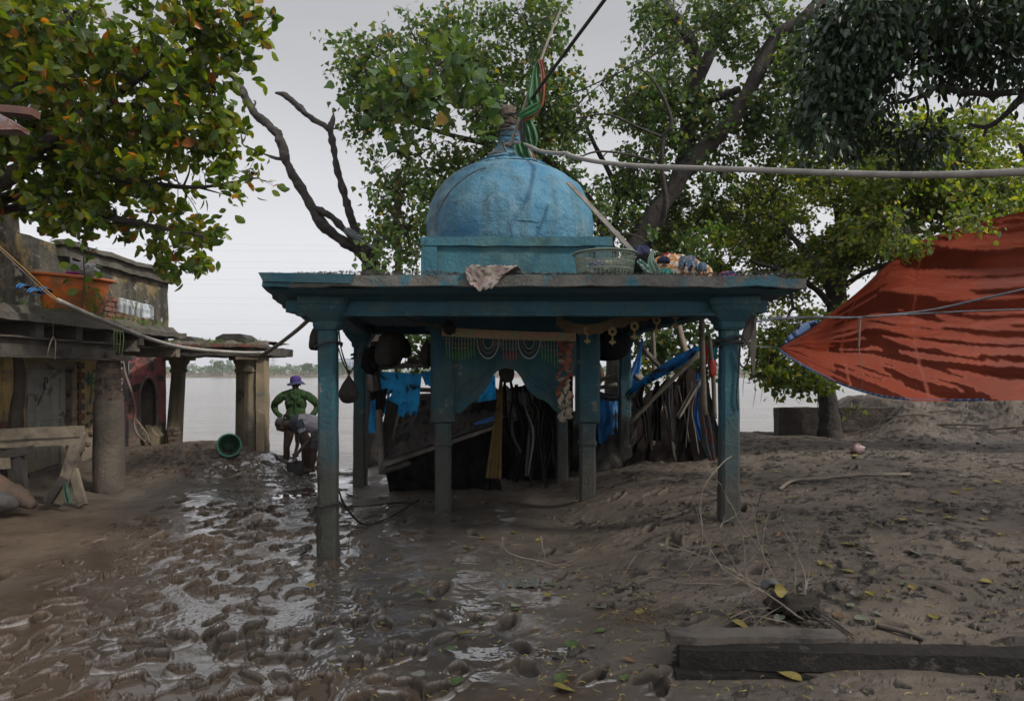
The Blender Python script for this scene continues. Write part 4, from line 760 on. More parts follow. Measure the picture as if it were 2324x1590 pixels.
# broken boards hanging right of the right pillar
m = MB(); m.prism([P(1678, 715, 6.3), P(1712, 690, 6.3), P(1712, 740, 6.3), P(1700, 780, 6.3), P(1686, 790, 6.3), P(1682, 770, 6.3), P(1690, 745, 6.3)], (0, .03, 0)); m.rough(.01, 9); m.build('broken_board', wood_dk, label='dark broken board hanging under the right end of the roof', cat='board')
m = MB(); m.prism([P(1706, 690, 6.35), P(1716, 690, 6.35), P(1717, 780, 6.35), P(1712, 850, 6.35), P(1709, 852, 6.35), P(1704, 800, 6.35)], (0, .02, 0)); m.rough(.008, 11); m.build('broken_board', plank_m, label='long splintered board dangling outermost at the right end of the roof', cat='board')
# ---------------------------------------------------------------- wreckage behind the pavilion
def pole(px0, py0, Y0, px1, py1, Y1, r, lab, mt=None, nm='bamboo_pole', ct='pole', nz=.12):
    a = P(px0, py0, Y0); b = P(px1, py1, Y1); mid = (a+b)/2+Vector((random.uniform(-.02, .02), 0, random.uniform(-.02, .02)))
    return MB().curve([tuple(a), tuple(mid), tuple(b)], r, 8, 6, nz=nz).build(nm, mt or bamboo_m, smooth=True, label=lab, cat=ct)
pole(848, 836, 9.6, 1003, 828, 9.6, .034, 'horizontal bamboo pole carrying the torn blue sheet')
pole(848, 775, 9.4, 862, 945, 9.4, .06, 'thick dark post strapped beside the back left pillar', wood_dk, 'post', 'post', .2)
pole(860, 930, 9.1, 868, 1075, 8.9, .045, 'short grey board leg leaning below the torn blue sheet', plank_m, 'board', 'board')
pole(950, 884, 10.6, 1010, 882, 10.6, .035, 'upper of two pale bamboo rails over the river left of the arch')
pole(950, 898, 10.4, 1010, 900, 10.4, .035, 'lower of two pale bamboo rails over the river left of the arch')
m = MB(); m.bar(P(925, 818, 9.9), P(975, 830, 9.9), .03, .10, seg=.1); m.rough(.01, 5); m.build('board', plank_m, label='dark board wedged above the horizontal bamboo pole', cat='board')
cloth('torn_sheet', P(853, 842, 9.5), P(957, 848, 9.5), P(948, 942, 9.5), P(862, 942, 9.5), 46, 46, .03, 3, bluetarp, holes=.80, seed=2, rag=.15, label='torn bright blue plastic sheet hanging from the bamboo pole', cat='sheet')
cloth('torn_sheet', P(955, 846, 9.45), P(1006, 834, 9.45), P(1004, 876, 9.45), P(966, 874, 9.45), 20, 16, .02, 2, bluetarp, holes=.9, seed=5, rag=.08, label='small bright blue sheet scrap beside the inner left pillar', cat='sheet')
cloth('torn_sheet', P(842, 910, 9.2), P(853, 905, 9.2), P(852, 984, 9.2), P(836, 975, 9.2), 10, 16, .02, 2, bluetarp, seed=6, rag=.08, label='narrow blue sheet scrap low beside the back left pillar', cat='sheet')
cloth('rag', P(838, 890, 9.25), P(880, 880, 9.25), P(872, 935, 9.25), P(845, 940, 9.25), 14, 14, .04, 3, blackcloth, seed=7, rag=.1, holes=.9, label='black rag bunched on the post beside the blue sheet', cat='rag')
m = MB(); m.ball(P(842, 820, 9.3), (.13, .12, .16), .5, 3, 16, seed=3); m.ball(P(848, 800, 9.3), (.1, .09, .09), .5, 3, 14, seed=5); m.build('rag_bundle', blackcloth, smooth=True, label='coil of dark rags tied at the top of the back left pillar', cat='rag')
cloth('tarp_flap', P(880, 905, 9.3), P(905, 920, 9.3), P(880, 1045, 9.0), P(855, 1030, 9.0), 14, 20, .05, 2, mudcloth, seed=8, label='grey muddy flap hanging left of the tilted mud-covered board', cat='tarp')
# tilted board with mud
A = P(868, 1052, 8.8); B = P(1118, 966, 8.95); C_ = P(1240, 920, 10.8); D = P(905, 925, 10.6); tl = thing('tilted_board', A, 'tilted sheet of board heaped with wet mud behind the arch', 'board')
def ft(u, v, z=0): p = (A.lerp(B, u)).lerp(D.lerp(C_, u), v); return p+Vector((0, 0, z))
m = MB(); nn_ = (B-A).cross(D-A).normalized()
m.grid(lambda u, v: ft(u, v), 12, 8); m.grid(lambda u, v: ft(u, v, -.05), 12, 8)
for fn in (lambda u, v: ft(u, 0, -.05*v), lambda u, v: ft(0, u, -.05*v), lambda u, v: ft(1, u, -.05*v), lambda u, v: ft(u, 1, -.05*v)): m.grid(fn, 12, 1)
m.rough(.006, 5); m.build('board_sheet', plank_m, tl)
clod_m = mat('heaped_mud', (.075, .065, .056), (.035, .03, .027), 7, .75, 1, 25, bd=.05)
m = MB(); m.grid(lambda u, v: ft(.03+.95*u, .03+.97*v, .02+.26*S(v, .1, .9)*S(u, -.1, .35)*S(1-u, -.3, .3)+(.10*mn.noise(Vector((u*9, v*9, 1)))+.06*mn.noise(Vector((u*24, v*24, 2))))*S(v, 0, .2)), 90, 70); m.build('mud_heap', clod_m, tl)
cloth('dark_curtain', P(872, 1056, 8.95), P(1118, 972, 9.05), P(1140, 1125, 9.5), P(885, 1120, 9.5), 50, 24, .07, 5, blackcloth, seed=41, wob=.06, label='black sheet standing in for the shade beneath the front edge of the tilted board', cat='sheet')  # sheet added to make the open gap under the board dark
pole(870, 1068, 8.9, 1060, 1010, 9.6, .05, 'dark log propping the tilted muddy board', wood_dk, 'log', 'log')
strip('cloth_strip', [(1075, 962, 8.9, 2), (1100, 955, 8.9, 5), (1130, 946, 8.9, 4), (1150, 944, 8.9, 2)], 0, plain('blue_scrap', (.04, .12, .3), .6), None, .3, label='small blue scrap lying on the front edge of the muddy board', cat='scrap')
# inside the arch
cloth('torn_sheet', P(1104, 860, 10.0), P(1124, 850, 10.0), P(1128, 1010, 10.0), P(1062, 960, 10.0), 30, 30, .05, 3, bluetarp, seed=12, holes=.95, rag=.1, label='bright blue sheet glowing behind the left side of the arch', cat='sheet')
cloth('muddy_sheet', P(1072, 915, 9.7), P(1130, 905, 9.7), P(1128, 985, 9.7), P(1066, 975, 9.7), 24, 20, .06, 3, blackcloth, seed=13, holes=.85, rag=.1, label='black muddy sheet lying against the blue sheet in the arch', cat='sheet')
strip('drape', [(1138, 850, 8.7, 3), (1135, 900, 8.7, 6), (1130, 960, 8.68, 10), (1125, 1020, 8.65, 14), (1120, 1085, 8.6, 18)], 0, yelcloth, None, .35, 4.2, seed=2, label='long ochre cloth gathered at the top and hanging inside the arch', cat='drape')
bag('cloth_bundle', P(1150, 826, 8.6), P(1150, 868, 8.6), .10, greycloth, 'pale grey rounded bundle hanging at the top of the arch', 'bundle', P(1150, 800, 8.6), 9, prof=[(.2, 0), (.7, .1), (.95, .4), (1.0, .7), (.95, .95), (.6, 1.0)])
rs_ = random.Random(4); labs = ['leftmost', 'second', 'third', 'fourth', 'fifth', 'sixth', 'seventh', 'rightmost']
for i in range(8):
    x = 1152+i*13; y1 = 1000+rs_.uniform(-30, 80); mt = (blackcloth, mudcloth, blackcloth, greycloth, mudcloth, blackcloth, mudcloth, blackcloth)[i]; Y = 8.9+.12*i
    strip('hanging_rag', [(x-6, 858+i*7, Y, 2+i % 3), (x+rs_.uniform(-9, 7), 895+i*6, Y, rs_.uniform(3, 9)), (x+rs_.uniform(-9, 12), 935, Y, rs_.uniform(5, 13)), (x+rs_.uniform(-14, 16), 985, Y, rs_.uniform(3, 10)), (x+rs_.uniform(-12, 18), y1+35, Y, rs_.uniform(2, 9))], 0, mt, None, .9, 1.7, seed=i*3, label='%s of the ragged mud-dark cloths hanging inside the arch' % labs[i], cat='rag', group='dark rags inside the arch')
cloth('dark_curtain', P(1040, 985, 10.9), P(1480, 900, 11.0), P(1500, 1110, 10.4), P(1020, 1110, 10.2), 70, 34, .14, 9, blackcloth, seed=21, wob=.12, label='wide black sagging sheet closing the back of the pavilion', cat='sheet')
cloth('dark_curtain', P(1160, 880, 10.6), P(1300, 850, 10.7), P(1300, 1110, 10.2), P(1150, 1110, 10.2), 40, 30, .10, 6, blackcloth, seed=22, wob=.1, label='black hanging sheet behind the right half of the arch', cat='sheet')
cloth('collapsed_tent', P(1470, 900, 10.9), P(1600, 810, 10.8), P(1640, 1060, 9.8), P(1390, 1090, 9.7), 60, 44, .16, 4, mat('brown_tarpaulin', (.014, .010, .009), (.008, .0065, .006), 3, .95, .5, 14, c3=(.03, .014, .010), d=(3, .6, .7), spec=.03), seed=23, wob=.12, label='sagging brown tarpaulin of the collapsed shelter right of the arch', cat='tarpaulin')
m = MB(); m.grid(lambda u, v: Vector((P(1335+130*u, 0, 10.2).x, 9.7+.9*v, .15+.55*math.sin(math.pi*min(1, u*1.1))*math.sin(math.pi*v)+.06*mn.noise(Vector((u*7, v*7, 5))))), 30, 20); m.build('mud_lump', clod_m, smooth=False, label='low heap of mud between the right pillars', cat='mud heap')
cloth('torn_sheet', P(1352, 890, 10.3), P(1404, 905, 10.3), P(1404, 1010, 10.1), P(1358, 1005, 10.1), 26, 26, .06, 2, bluetarp_dk, seed=31, label='dark blue muddy sheet hanging between the right inner pillars', cat='sheet')
strip('twisted_sheet', [(1350, 888, 9.9, 5), (1380, 902, 9.9, 8), (1410, 900, 9.9, 6), (1440, 882, 9.8, 7), (1480, 855, 9.7, 10), (1530, 825, 9.6, 12), (1570, 800, 9.5, 9), (1585, 788, 9.4, 5)], 0, bluetarp_dk, None, .5, 1.5, seed=3, label='twisted blue sheet stretched like a rope up to the right pillar', cat='sheet')
strip('torn_sheet', [(1458, 768, 10.0, 3), (1452, 800, 10.0, 5), (1446, 830, 10, 9), (1436, 860, 10, 14), (1430, 900, 10, 14)], 0, mat('sky_blue_sheet', (.10, .30, .62), (.06, .20, .48), 6, .6, .4, 20, trans=.6), None, .4, 2, seed=4, label='pale blue pointed sheet scrap hanging from a bamboo right of the pillars', cat='sheet')
strip('cloth_strip', [(1440, 900, 9.6, 8), (1444, 930, 9.6, 7), (1438, 960, 9.6, 9), (1434, 1000, 9.55, 6), (1428, 1015, 9.5, 4)], 0, greycloth, None, .6, 2, seed=5, label='crumpled pale grey strip hanging behind the thin right pillar', cat='cloth')
for (a, l_) in (((1440, 770, 10.2, 1505, 840, 10.0, .04), 'bamboo slanting down right, left of two behind the right bay'), ((1540, 740, 9.9, 1565, 830, 9.8, .05), 'thick bamboo hanging upright in the middle of the right bay'), ((1480, 735, 10.6, 1484, 860, 10.6, .035), 'thin dark upright stake in the right bay'), ((1430, 960, 9.5, 1590, 800, 9.2, .032), 'long straight pole crossing the right bay diagonally'), ((1455, 855, 10, 1425, 930, 10, .035), 'short pole stub below the pale blue scrap'), ((1440, 850, 9.9, 1475, 880, 9.9, .04), 'short muddy board end in the right bay'), ((1592, 690, 7.6, 1600, 940, 7.8, .032), 'upright batten hanging close behind the right front pillar'), ((1610, 770, 8.6, 1622, 950, 8.6, .028), 'thin pinkish stick leaning beside the right front pillar'), ((1500, 920, 9.9, 1480, 1010, 9.9, .035), 'grey stake standing in the dark right bay'), ((1355, 865, 10.4, 1402, 850, 10.4, .035), 'upper bamboo rail between the right pillars'), ((1356, 880, 10.3, 1400, 872, 10.3, .03), 'lower bamboo rail between the right pillars'), ((1600, 850, 9.4, 1540, 950, 9.3, .02), 'thin crooked branch right of the diagonal pole')):
    pole(*a, l_, wood_m if a[6] > .04 else bamboo_m)
strip('red_rag', [(1598, 775, 8.5, 4), (1602, 800, 8.5, 6), (1598, 830, 8.5, 4), (1592, 850, 8.5, 3)], 0, plain('red_rag', (.32, .03, .02), .8, trans=.3), None, .5, seed=6, label='red rag tied high beside the right front pillar', cat='rag')
m = MB(); m.ball(P(1617, 835, 8.5), (.05, .03, .11), .3, 3, 12); m.build('red_ball', plain('red_plastic', (.38, .03, .015), .5), smooth=True, label='small red object behind the left edge of the right front pillar', cat='scrap')
strip('teal_rag', [(1622, 785, 8.7, 8), (1616, 810, 8.7, 8), (1612, 838, 8.7, 4)], 0, plain('teal_rag', (.02, .18, .24), .8, trans=.3), None, .5, seed=7, label='teal rag tied beside the red rag', cat='rag')
prn = patterned('faded_floral', (.035, .06, .075), (.07, .085, .09), 12, .2, (.14, .05, .03))
strip('long_cloth', [(1600, 870, 8.4, 8), (1598, 920, 8.4, 13), (1606, 970, 8.4, 16), (1610, 1010, 8.4, 15), (1618, 1045, 8.35, 9)], 0, prn, None, .5, 2.5, seed=8, label='long grey floral cloth trailing to the mud behind the right front pillar', cat='cloth')
strip('tricolour_rag', [(1358, 820, 10.6, 3), (1362, 850, 10.6, 9), (1358, 880, 10.6, 3)], 0, mat('orange_white_rag', (.45, .42, .36), (.42, .18, .05), 5, .8, trans=.4), None, .3, seed=9, label='small white and orange rag beside the trunk seen through the right bay', cat='rag')
for i, q in enumerate(([(1592, 850, 8.8), (1580, 890, 8.8), (1570, 930, 8.8), (1578, 980, 8.8), (1586, 1030, 8.7)], [(1584, 858, 8.7), (1560, 900, 8.7), (1535, 945, 8.6)], [(1596, 856, 8.9), (1588, 910, 8.9), (1592, 960, 8.9)])): cord('dry_root', [P(*t) for t in q], .008, twig_pale, ('longest dangling root', 'slanting dangling root', 'short dangling root')[i]+' in the right bay', 'root', nz=.3)
rk = random.Random(17); kinds = ('thin stick', 'crooked stick', 'bamboo stub', 'split lath')
for i in range(8):
    x = 1438+i*20; y = rk.uniform(860, 930); pole(x+rk.uniform(-14, 14), y, 9.6-.03*i, x+rk.uniform(-34, 34), y+rk.uniform(90, 150), 9.5-.03*i, rk.uniform(.008, .022), kinds[i % 4]+', %s from left in the dark heap behind the right bay' % ('first', 'second', 'third', 'fourth', 'fifth', 'sixth', 'seventh', 'last')[i], (wood_dk, twig_m, twig_m)[i % 3], 'stick', 'stick', .3)
for i in range(5): strip('hanging_rag', [(1462+i*30, 870-i*6, 9.5, 3), (1458+i*30+rk.uniform(-8, 8), 905, 9.5, rk.uniform(5, 12)), (1464+i*29, 945, 9.45, rk.uniform(4, 12)), (1458+i*31+rk.uniform(-12, 12), 1000, 9.4, rk.uniform(2, 9))], 0, (mudcloth, blackcloth, greycloth, mudcloth, bluetarp_dk)[i], None, .9, 1.7, seed=i+30, label=('leftmost brown', 'second, black', 'middle grey', 'fourth, brown', 'rightmost blue')[i]+' rag draped on the collapsed shelter in the right bay', cat='rag')
# ---------------------------------------------------------------- ruined building on the left
X0 = -6.7
bd_ = thing('ruined_building', (-6.4, 9.5, 0), 'decaying riverside building with mouldy upper wall, grey door and painted plaster', 'building')
m = MB()
m.box((X0-.2, 10.0, 2.85), (.4, 6.6, 1.32), seg=.12); m.rough(.028, 2.2, 3); m.build('upper_wall', old_wall, bd_)
m = MB(); m.box((X0+.04, 11.7, 3.42), (.14, 3.3, .16), seg=.10); m.box((X0+.08, 11.7, 3.53), (.2, 3.36, .07), seg=.10); m.rough(.022, 3, 3); m.build('cornice', mat('mossy_cornice', (.12, .11, .09), (.05, .046, .04), 3, .92, .9, 18, c3=(.04, .055, .02), d=(3, .58, .68)), bd_)
m = MB(); m.box((X0-.2, 7.8, 3.62), (.38, 3.0, .42), seg=.12); m.rough(.05, 2, 3); m.build('parapet', old_wall, bd_)
# brick hole in the wall
m = MB()
for r_ in range(5):
    for k in range(6):
        if (k in (0, 5)) and r_ in (0, 4): continue
        m.box((X0+.005, 10.55+k*.23+(r_ % 2)*.1, 2.50+r_*.085), (.07+.03*random.random(), .2, .07), rot=(0, random.uniform(-.05, .05), 0))
m.rough(.008, 9); m.build('exposed_bricks', redbrick, bd_)
# lower wall with openings: segments
def wallseg(y0, y1, z0, z1, mt, nm, x=X0, th=.3, seg=.10, am=.015): m = MB(); m.box((x-th/2, (y0+y1)/2, (z0+z1)/2), (th, y1-y0, z1-z0), seg=seg); m.rough(am, 3, 3); return m.build(nm, mt, bd_)
wallseg(6.6, 9.05, -.3, 2.2, yel_wall, 'painted_wall'); wallseg(10.62, 11.2, -.3, 2.2, yel_wall, 'painted_wall'); wallseg(9.05, 10.62, 1.74, 2.2, yel_wall, 'lintel_wall'); wallseg(11.2, 11.75, 1.75, 2.2, yel_wall, 'lintel_wall')
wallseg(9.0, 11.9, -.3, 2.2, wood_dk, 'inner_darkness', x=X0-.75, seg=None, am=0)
# door
dr = MB(); yd0, yd1 = 9.42, 10.32
for k in range(3): dr.box((X0-.10, yd0+.15+k*.3, .75), (.04, .292, 1.78), seg=.2)
for z in (-.02, .9, 1.5): dr.box((X0-.065, (yd0+yd1)/2, z+.1), (.03, .88, .13), seg=.2)
for y in (yd0+.05, yd1-.05): dr.box((X0-.062, y, .78), (.028, .10, 1.7), seg=.2)
dr.rough(.006, 6, 2); door = dr.build('door', door_m, bd_)
m = MB(); p = Vector((X0-.02, 9.85, 1.42)); m.box(p, (.035, .075, .09)); m.build('padlock_body', plain('padlock_steel', (.20, .22, .23), .45, metal=.5), door)
m = MB(); m.curve([tuple(p+Vector((0, -.025, .045))), tuple(p+Vector((0, -.022, .12))), tuple(p+Vector((0, .022, .12))), tuple(p+Vector((0, .025, .045)))], .008, 6, 5); m.build('shackle', mat('rusty_iron', (.16, .06, .03), (.09, .04, .02), 20), door)
m = MB()
for i in range(9): q = p+Vector((.01, -.04-.018*i, -.02-.028*i)); m.curve([tuple(q), tuple(q+Vector((.01, -.01, -.014))), tuple(q+Vector((0, -.02, -.028)))], .006, 5, 3)
m.build('chain', mat('rusty_chain', (.09, .05, .035), (.05, .035, .025), 20), door)
m = MB(); m.box((X0-.03, 9.35, .78), (.12, .10, 1.95), seg=.15); m.box((X0-.03, 10.40, .78), (.14, .12, 1.95), seg=.15); m.box((X0-.03, 9.87, 1.72), (.13, 1.15, .11), seg=.15); m.rough(.008, 4, 2); m.build('door_frame', frame_m, bd_)
m = MB(); m.box((X0-.02, 9.82, .16), (.05, .7, .16), rot=(R(5), 0, 0), seg=.15); m.rough(.007, 5, 2); m.build('door_board', plank_m, door)
m = MB(); m.box((X0-.08, 9.18, .8), (.05, .24, 1.8), seg=.15); m.rough(.006, 5); m.build('side_panel', door_m, bd_)
for k in range(9):
    m = MB(); m.box((X0+.005, 10.53, .45+k*.16), (.12, .14, .10), seg=.05); m.rough(.012, 8, 2); m.build('jamb_brick', redbrick if k % 2 else brick_m, bd_)
for k, (y, z) in enumerate(((10.80, .98), (10.95, 1.02), (11.08, .98), (10.78, .80), (10.9, .84), (11.02, .78), (10.85, .66), (11.0, .62), (10.76, .5))):
    m = MB(); m.box((X0+.018, y, z), (.03, .10, .045), rot=(random.uniform(-.2, .2), 0, 0), seg=.03); m.rough(.012, 12, 2); m.build('exposed_brick', brick_m, bd_)
# painted green flowers
grn = plain('green_paint', (.035, .17, .09), .8); 
for (y, z, r_) in ((10.83, 1.50, .115), (11.0, 1.33, .085)):
    m = MB()
    for k in range(7):
        a = k*math.tau/7+.3; d = Vector((0, math.cos(a), math.sin(a))); e = Vector((0, -math.sin(a), math.cos(a))); c0 = Vector((X0+.022, y, z)); rr = r_*(1.2 if k in (1, 2) else 1)
        m.v += [c0+d*r_*.2-e*r_*.12, c0+d*rr*.55-e*r_*.24, c0+d*rr*1.25, c0+d*rr*.55+e*r_*.24, c0+d*r_*.2+e*r_*.12]; b_ = len(m.v)-5; m.f.append((b_, b_+1, b_+2, b_+3, b_+4))
    m.build('painted_flower', grn, bd_, solid=.003); MB().ball((X0+.03, y, z), (.006, r_*.22, r_*.22), n=10).build('flower_centre', plain('pink_paint', (.34, .10, .09), .8), bd_)
m = MB(); m.curve([(X0+.024, 10.85, 1.38), (X0+.024, 10.82, 1.25), (X0+.024, 10.80, 1.12)], .008, 4); m.curve([(X0+.024, 11.0, 1.26), (X0+.024, 10.98, 1.15)], .006, 4); m.build('painted_stem', grn, bd_)
m = MB(); m.box((X0-.05, 11.45, .95), (.04, .12, 1.7), rot=(R(-3), 0, 0), seg=.2); m.rough(.006, 4); m.build('standing_board', plank_m, bd_)
# red wall with pointed niche
RA = Vector((-6.68, 12.0, 0)); RB = Vector((-6.28, 12.42, 0)); dirw = (RB-RA).normalized(); nw = Vector((dirw.y, -dirw.x, 0)); wl_ = (P(378, 0, 12.55).to_2d()-RA.to_2d()).length
RA = Vector((P(292, 0, 12.05).x, 12.05, 0)); RB = Vector((P(377, 0, 12.5).x, 12.5, 0)); dirw = (RB-RA).normalized(); nw = Vector((dirw.y, -dirw.x, 0)); wl_ = (RB-RA).length
def niche(u):  # outline in wall coordinates (s, z)
    return None
nc = .52*wl_; nw_ = .125; nz0, nz1, nz2 = .62, 1.22, 1.52; m = MB(); k = 22; N1 = []
outl = [(nc-nw_, nz0)]+[(nc-nw_, nz0+(nz1-nz0)*t/4) for t in range(1, 5)]+[(nc-nw_*math.cos(t*math.pi/2/5)**1.0*(1-.0*t), nz1+(nz2-nz1)*math.sin(t*math.pi/2/5)**1.35) for t in range(1, 6)]
outl += [(2*nc-s_, z) for s_, z in reversed(outl[:-1])]
W = lambda s_, z, d=0: RA+dirw*s_+nw*d+Vector((0, 0, z))
ztop, zbot = 2.06, -.2
def rim(k_): 
    t = k_/(len(outl)-1); L_ = wl_
    if t < .3: return (0, zbot+(ztop-zbot)*(t/.3))
    if t > .7: return (L_, ztop-(ztop-zbot)*((t-.7)/.3))
    return (L_*(t-.3)/.4, ztop)
m = MB(); n_ = len(outl)
for j in range(9):
    for i in range(n_): a = outl[i]; b = rim(i); t = j/8; m.v.append(W(a[0]+(b[0]-a[0])*t, a[1]+(b[1]-a[1])*t))
for j in range(8):
    for i in range(n_-1): m.f.append((j*n_+i, (j+1)*n_+i, (j+1)*n_+i+1, j*n_+i+1))
o_ = len(m.v); m.v += [W(0, zbot), W(wl_, zbot), W(outl[-1][0], nz0), W(outl[0][0], nz0)]; m.f.append((o_, o_+1, o_+2, o_+3))
m.grid(lambda u, v: W(wl_, zbot+(ztop-zbot)*v, -.35*u), 4, 12); m.grid(lambda u, v: W(wl_*u, ztop, -.35*v), 3, 2); m.grid(lambda u, v: W(0, zbot+(ztop-zbot)*v, -.35*u), 4, 12); m.rough(.008, 5, 2); m.build('red_wall', red_wall, bd_)
m = MB()
for i in range(n_-1): 
    a = outl[i]; b = outl[i+1]; c_ = len(m.v); m.v += [W(*a, .002), W(*b, .002), W(*b, -.16), W(*a, -.16)]; m.f.append((c_, c_+1, c_+2, c_+3))
c_ = len(m.v); m.v += [W(a[0], a[1], -.16) for a in outl]; m.f.append(tuple(range(c_, c_+n_)))
m.build('niche_recess', mat('niche_plaster', (.12, .10, .08), (.07, .058, .048), 5, .9, .7, 18), bd_)
m = MB(); m.curve([tuple(W(a[0]+(a[0]-nc)*.16, a[1]+.02, .005)) for a in outl], .022, 6, 2, nz=.3); m.build('niche_border', mat('niche_border', (.17, .145, .12), (.10, .085, .07), 7, .9), bd_)
m = MB(); m.ball(W(nc+.05, .42, .06), (.22, .14, .26), .25, 3, 20); m.rough(.01, 9); m.build('plaster_lump', stone_col, bd_)
m = MB(); m.box(W(wl_/2, 1.99, .012), (wl_*.98, .02, .14), rot=(0, 0, math.atan2(dirw.y, dirw.x)), seg=.08); m.rough(.005, 6); m.build('yellow_band', mat('ochre_band', (.32, .22, .08), (.22, .15, .07), 5, .9), bd_)
cord('dry_root', [P(278, 812, 11.6), P(285, 850, 11.6), P(297, 885, 11.6), P(307, 925, 11.6), P(304, 960, 11.6), P(312, 985, 11.6), P(330, 1003, 11.5)], .022, mat('grey_root', (.16, .135, .11), (.10, .085, .07), 9), 'thick pale root hanging down the red wall left of the niche', 'root', nz=.25)
cord('dry_root', [P(307, 950, 11.62), P(322, 968, 11.6), P(333, 985, 11.58), P(340, 1005, 11.5)], .014, twig_pale, 'thin forked root branching low on the red wall', 'root', nz=.25)
# ledge
def lg(px, py, x): Y = abs(x)*F/(1162-px); return P(px, py, Y)
m = MB(); m.box((-5.98, 8.6, 2.205), (1.5, 4.8, .075), seg=.09); m.rough(.020, 3.5, 3)
for i, p in enumerate(m.v):
    if p.x < -5.25 and False: pass
lsl = m.build('ledge_slab', conc_m, bd_)
m = MB(); m.grid(lambda u, v: Vector((-5.27-v*1.4, 6.1+u*4.75, 2.225+(.12+.08*mn.noise(Vector((u*9, v*3, 4)))+.05*mn.noise(Vector((u*30, v*9, 4))))*S(v, 0, .10))), 110, 24); m.build('ledge_soil', mat('ledge_soil', (.12, .105, .085), (.06, .052, .042), 5, .95, 1, 25, c3=(.05, .09, .015), d=(2.4, .54, .64), bd=.05), bd_)
for i, y in enumerate((6.9, 7.65, 8.35, 9.05, 9.75, 10.45)):
    m = MB(); m.box((-5.98, y, 2.09), (1.38, .12, .16), seg=.12); m.rough(.008, 5, 2); m.build('joist', wood_dk, bd_)
m = MB()
for z, w_, h_ in ((2.0, .16, .02), (1.90, .02, .19), (1.79, .17, .022)): m.box((-5.38, 7.6, z), (w_, 3.3, h_), seg=.12)
m.rough(.006, 4, 3); m.box((-5.33, 9.0, 1.86), (.06, .05, .05)); sb = m.build('steel_beam', steel_m, bd_)
m = MB(); m.box((-6.05, 11.05, 1.95), (1.25, .16, .15), rot=(0, 0, R(4)), seg=.1); m.rough(.006, 5, 2); m.build('projecting_timber', wood_m, bd_)
m = MB(); m.box((-5.5, 9.7, 2.0), (.34, .12, .16), rot=(0, 0, .15), seg=.1); m.box((-5.33, 9.25, 1.82), (.34, .36, .07), rot=(0, .04, .3), seg=.08); m.rough(.012, 5, 2); m.build('stone_block', mat('cap_stone', (.12, .10, .08), (.07, .06, .05), 6, .9, .8), bd_)
# brick post
pst = thing('round_post', (-5.4, 9.2, 0), 'round mud-coated post, its plaster broken off to bare bricks at the top', 'post')
pb = P(245, 1120, 9.2); PX = P(247, 0, 9.2).x; m = MB(); m.lathe((PX, 9.2, 0), [(.19, -.3), (.19, .1), (.185, .5), (.182, .9), (.18, 1.22), (.165, 1.25), (.10, 1.26)], 40); m.rough(.014, 5, 3)
m.build('plastered_shaft', mat('muddy_plaster', (.105, .086, .067), (.062, .051, .041), 2.5, .85, .6, 16, c3=(.06, .05, .042), d=(2, .53, .62), bd=.04), pst, smooth=True)
for k in range(7):
    r_ = .155 if k % 2 else .165; m = MB(); z = 1.28+k*.072
    for j in range(5): a = j*math.tau/5+k*.6; m.box((PX+math.cos(a)*.085, 9.2+math.sin(a)*.085, z), (.13, .15, .058), rot=(random.uniform(-.05, .05), random.uniform(-.05, .05), a), seg=.04)
    m.rough(.014, 8, 2); m.build('brick_course', brick_m, pst)
MB().lathe((PX, 9.2, 0), [(.15, 1.2), (.145, 1.80)], 16).build('mortar_core', brick_m, pst)
# leaning log post by the door
MB().curve([(*P(38, 1000, 9.0), .09), (*P(36, 945, 9.0), .085), (*P(42, 900, 9.0), .07), (*P(44, 850, 9.0), .065), (*P(40, 805, 9.0), .06)], None, 12, 8, nz=.2).build('log_prop', mat('debarked_log', (.10, .08, .062), (.055, .045, .036), 4, .8, .6, 12), smooth=True, label='knobbly tree-trunk prop standing before the grey door', cat='log')
m = MB(); m.box(P(18, 898, 9.1), (.34, .2, 1.15), seg=.1); m.rough(.02, 3, 3); wp_ = m.build('wall_pier', yel_wall, bd_)
for k in range(3): m = MB(); m.box(P(16, 962+k*12, 9.0), (.26, .15, .07), rot=(0, R(-6), .1), seg=.04); m.rough(.012, 8); m.build('pier_brick', redbrick, bd_)
# ---------------------------------------------------------------- ruined porch over the river
po = thing('ruined_porch', (-5.2, 11.9, 0), 'remains of a porch roof on carved stone columns at the water edge', 'porch')
m = MB(); m.box((-5.15, 12.05, 1.975), (2.15, 1.3, .14), seg=.1); m.rough(.022, 3, 3); m.build('roof_slab', mat('stained_slab', (.075, .066, .055), (.04, .035, .03), 4, .9, .9, 20), po)
m = MB(); m.grid(lambda u, v: Vector((-6.2+u*2.1, 11.40+v*1.2, 2.03+.11*S(v, 0, .12)+.05*mn.noise(Vector((u*9, v*4, 2)))+.03*mn.noise(Vector((u*25, v*14, 2))))), 70, 24); m.build('rubble_top', mat('rubble_soil', (.13, .11, .085), (.06, .05, .04), 8, .95, 1, 30, c3=(.07, .10, .03), d=(4, .56, .64)), po)
for k in range(9): m = MB(); m.box((-5.9+k*.21+random.uniform(-.04, .04), 11.42, 2.065+random.uniform(-.005, .01)), (.22, .16, .05), rot=(0, random.uniform(-.06, .06), random.uniform(-.2, .2)), seg=.04); m.rough(.009, 8); m.build('edge_brick', redbrick if k % 2 else brick_m, po)
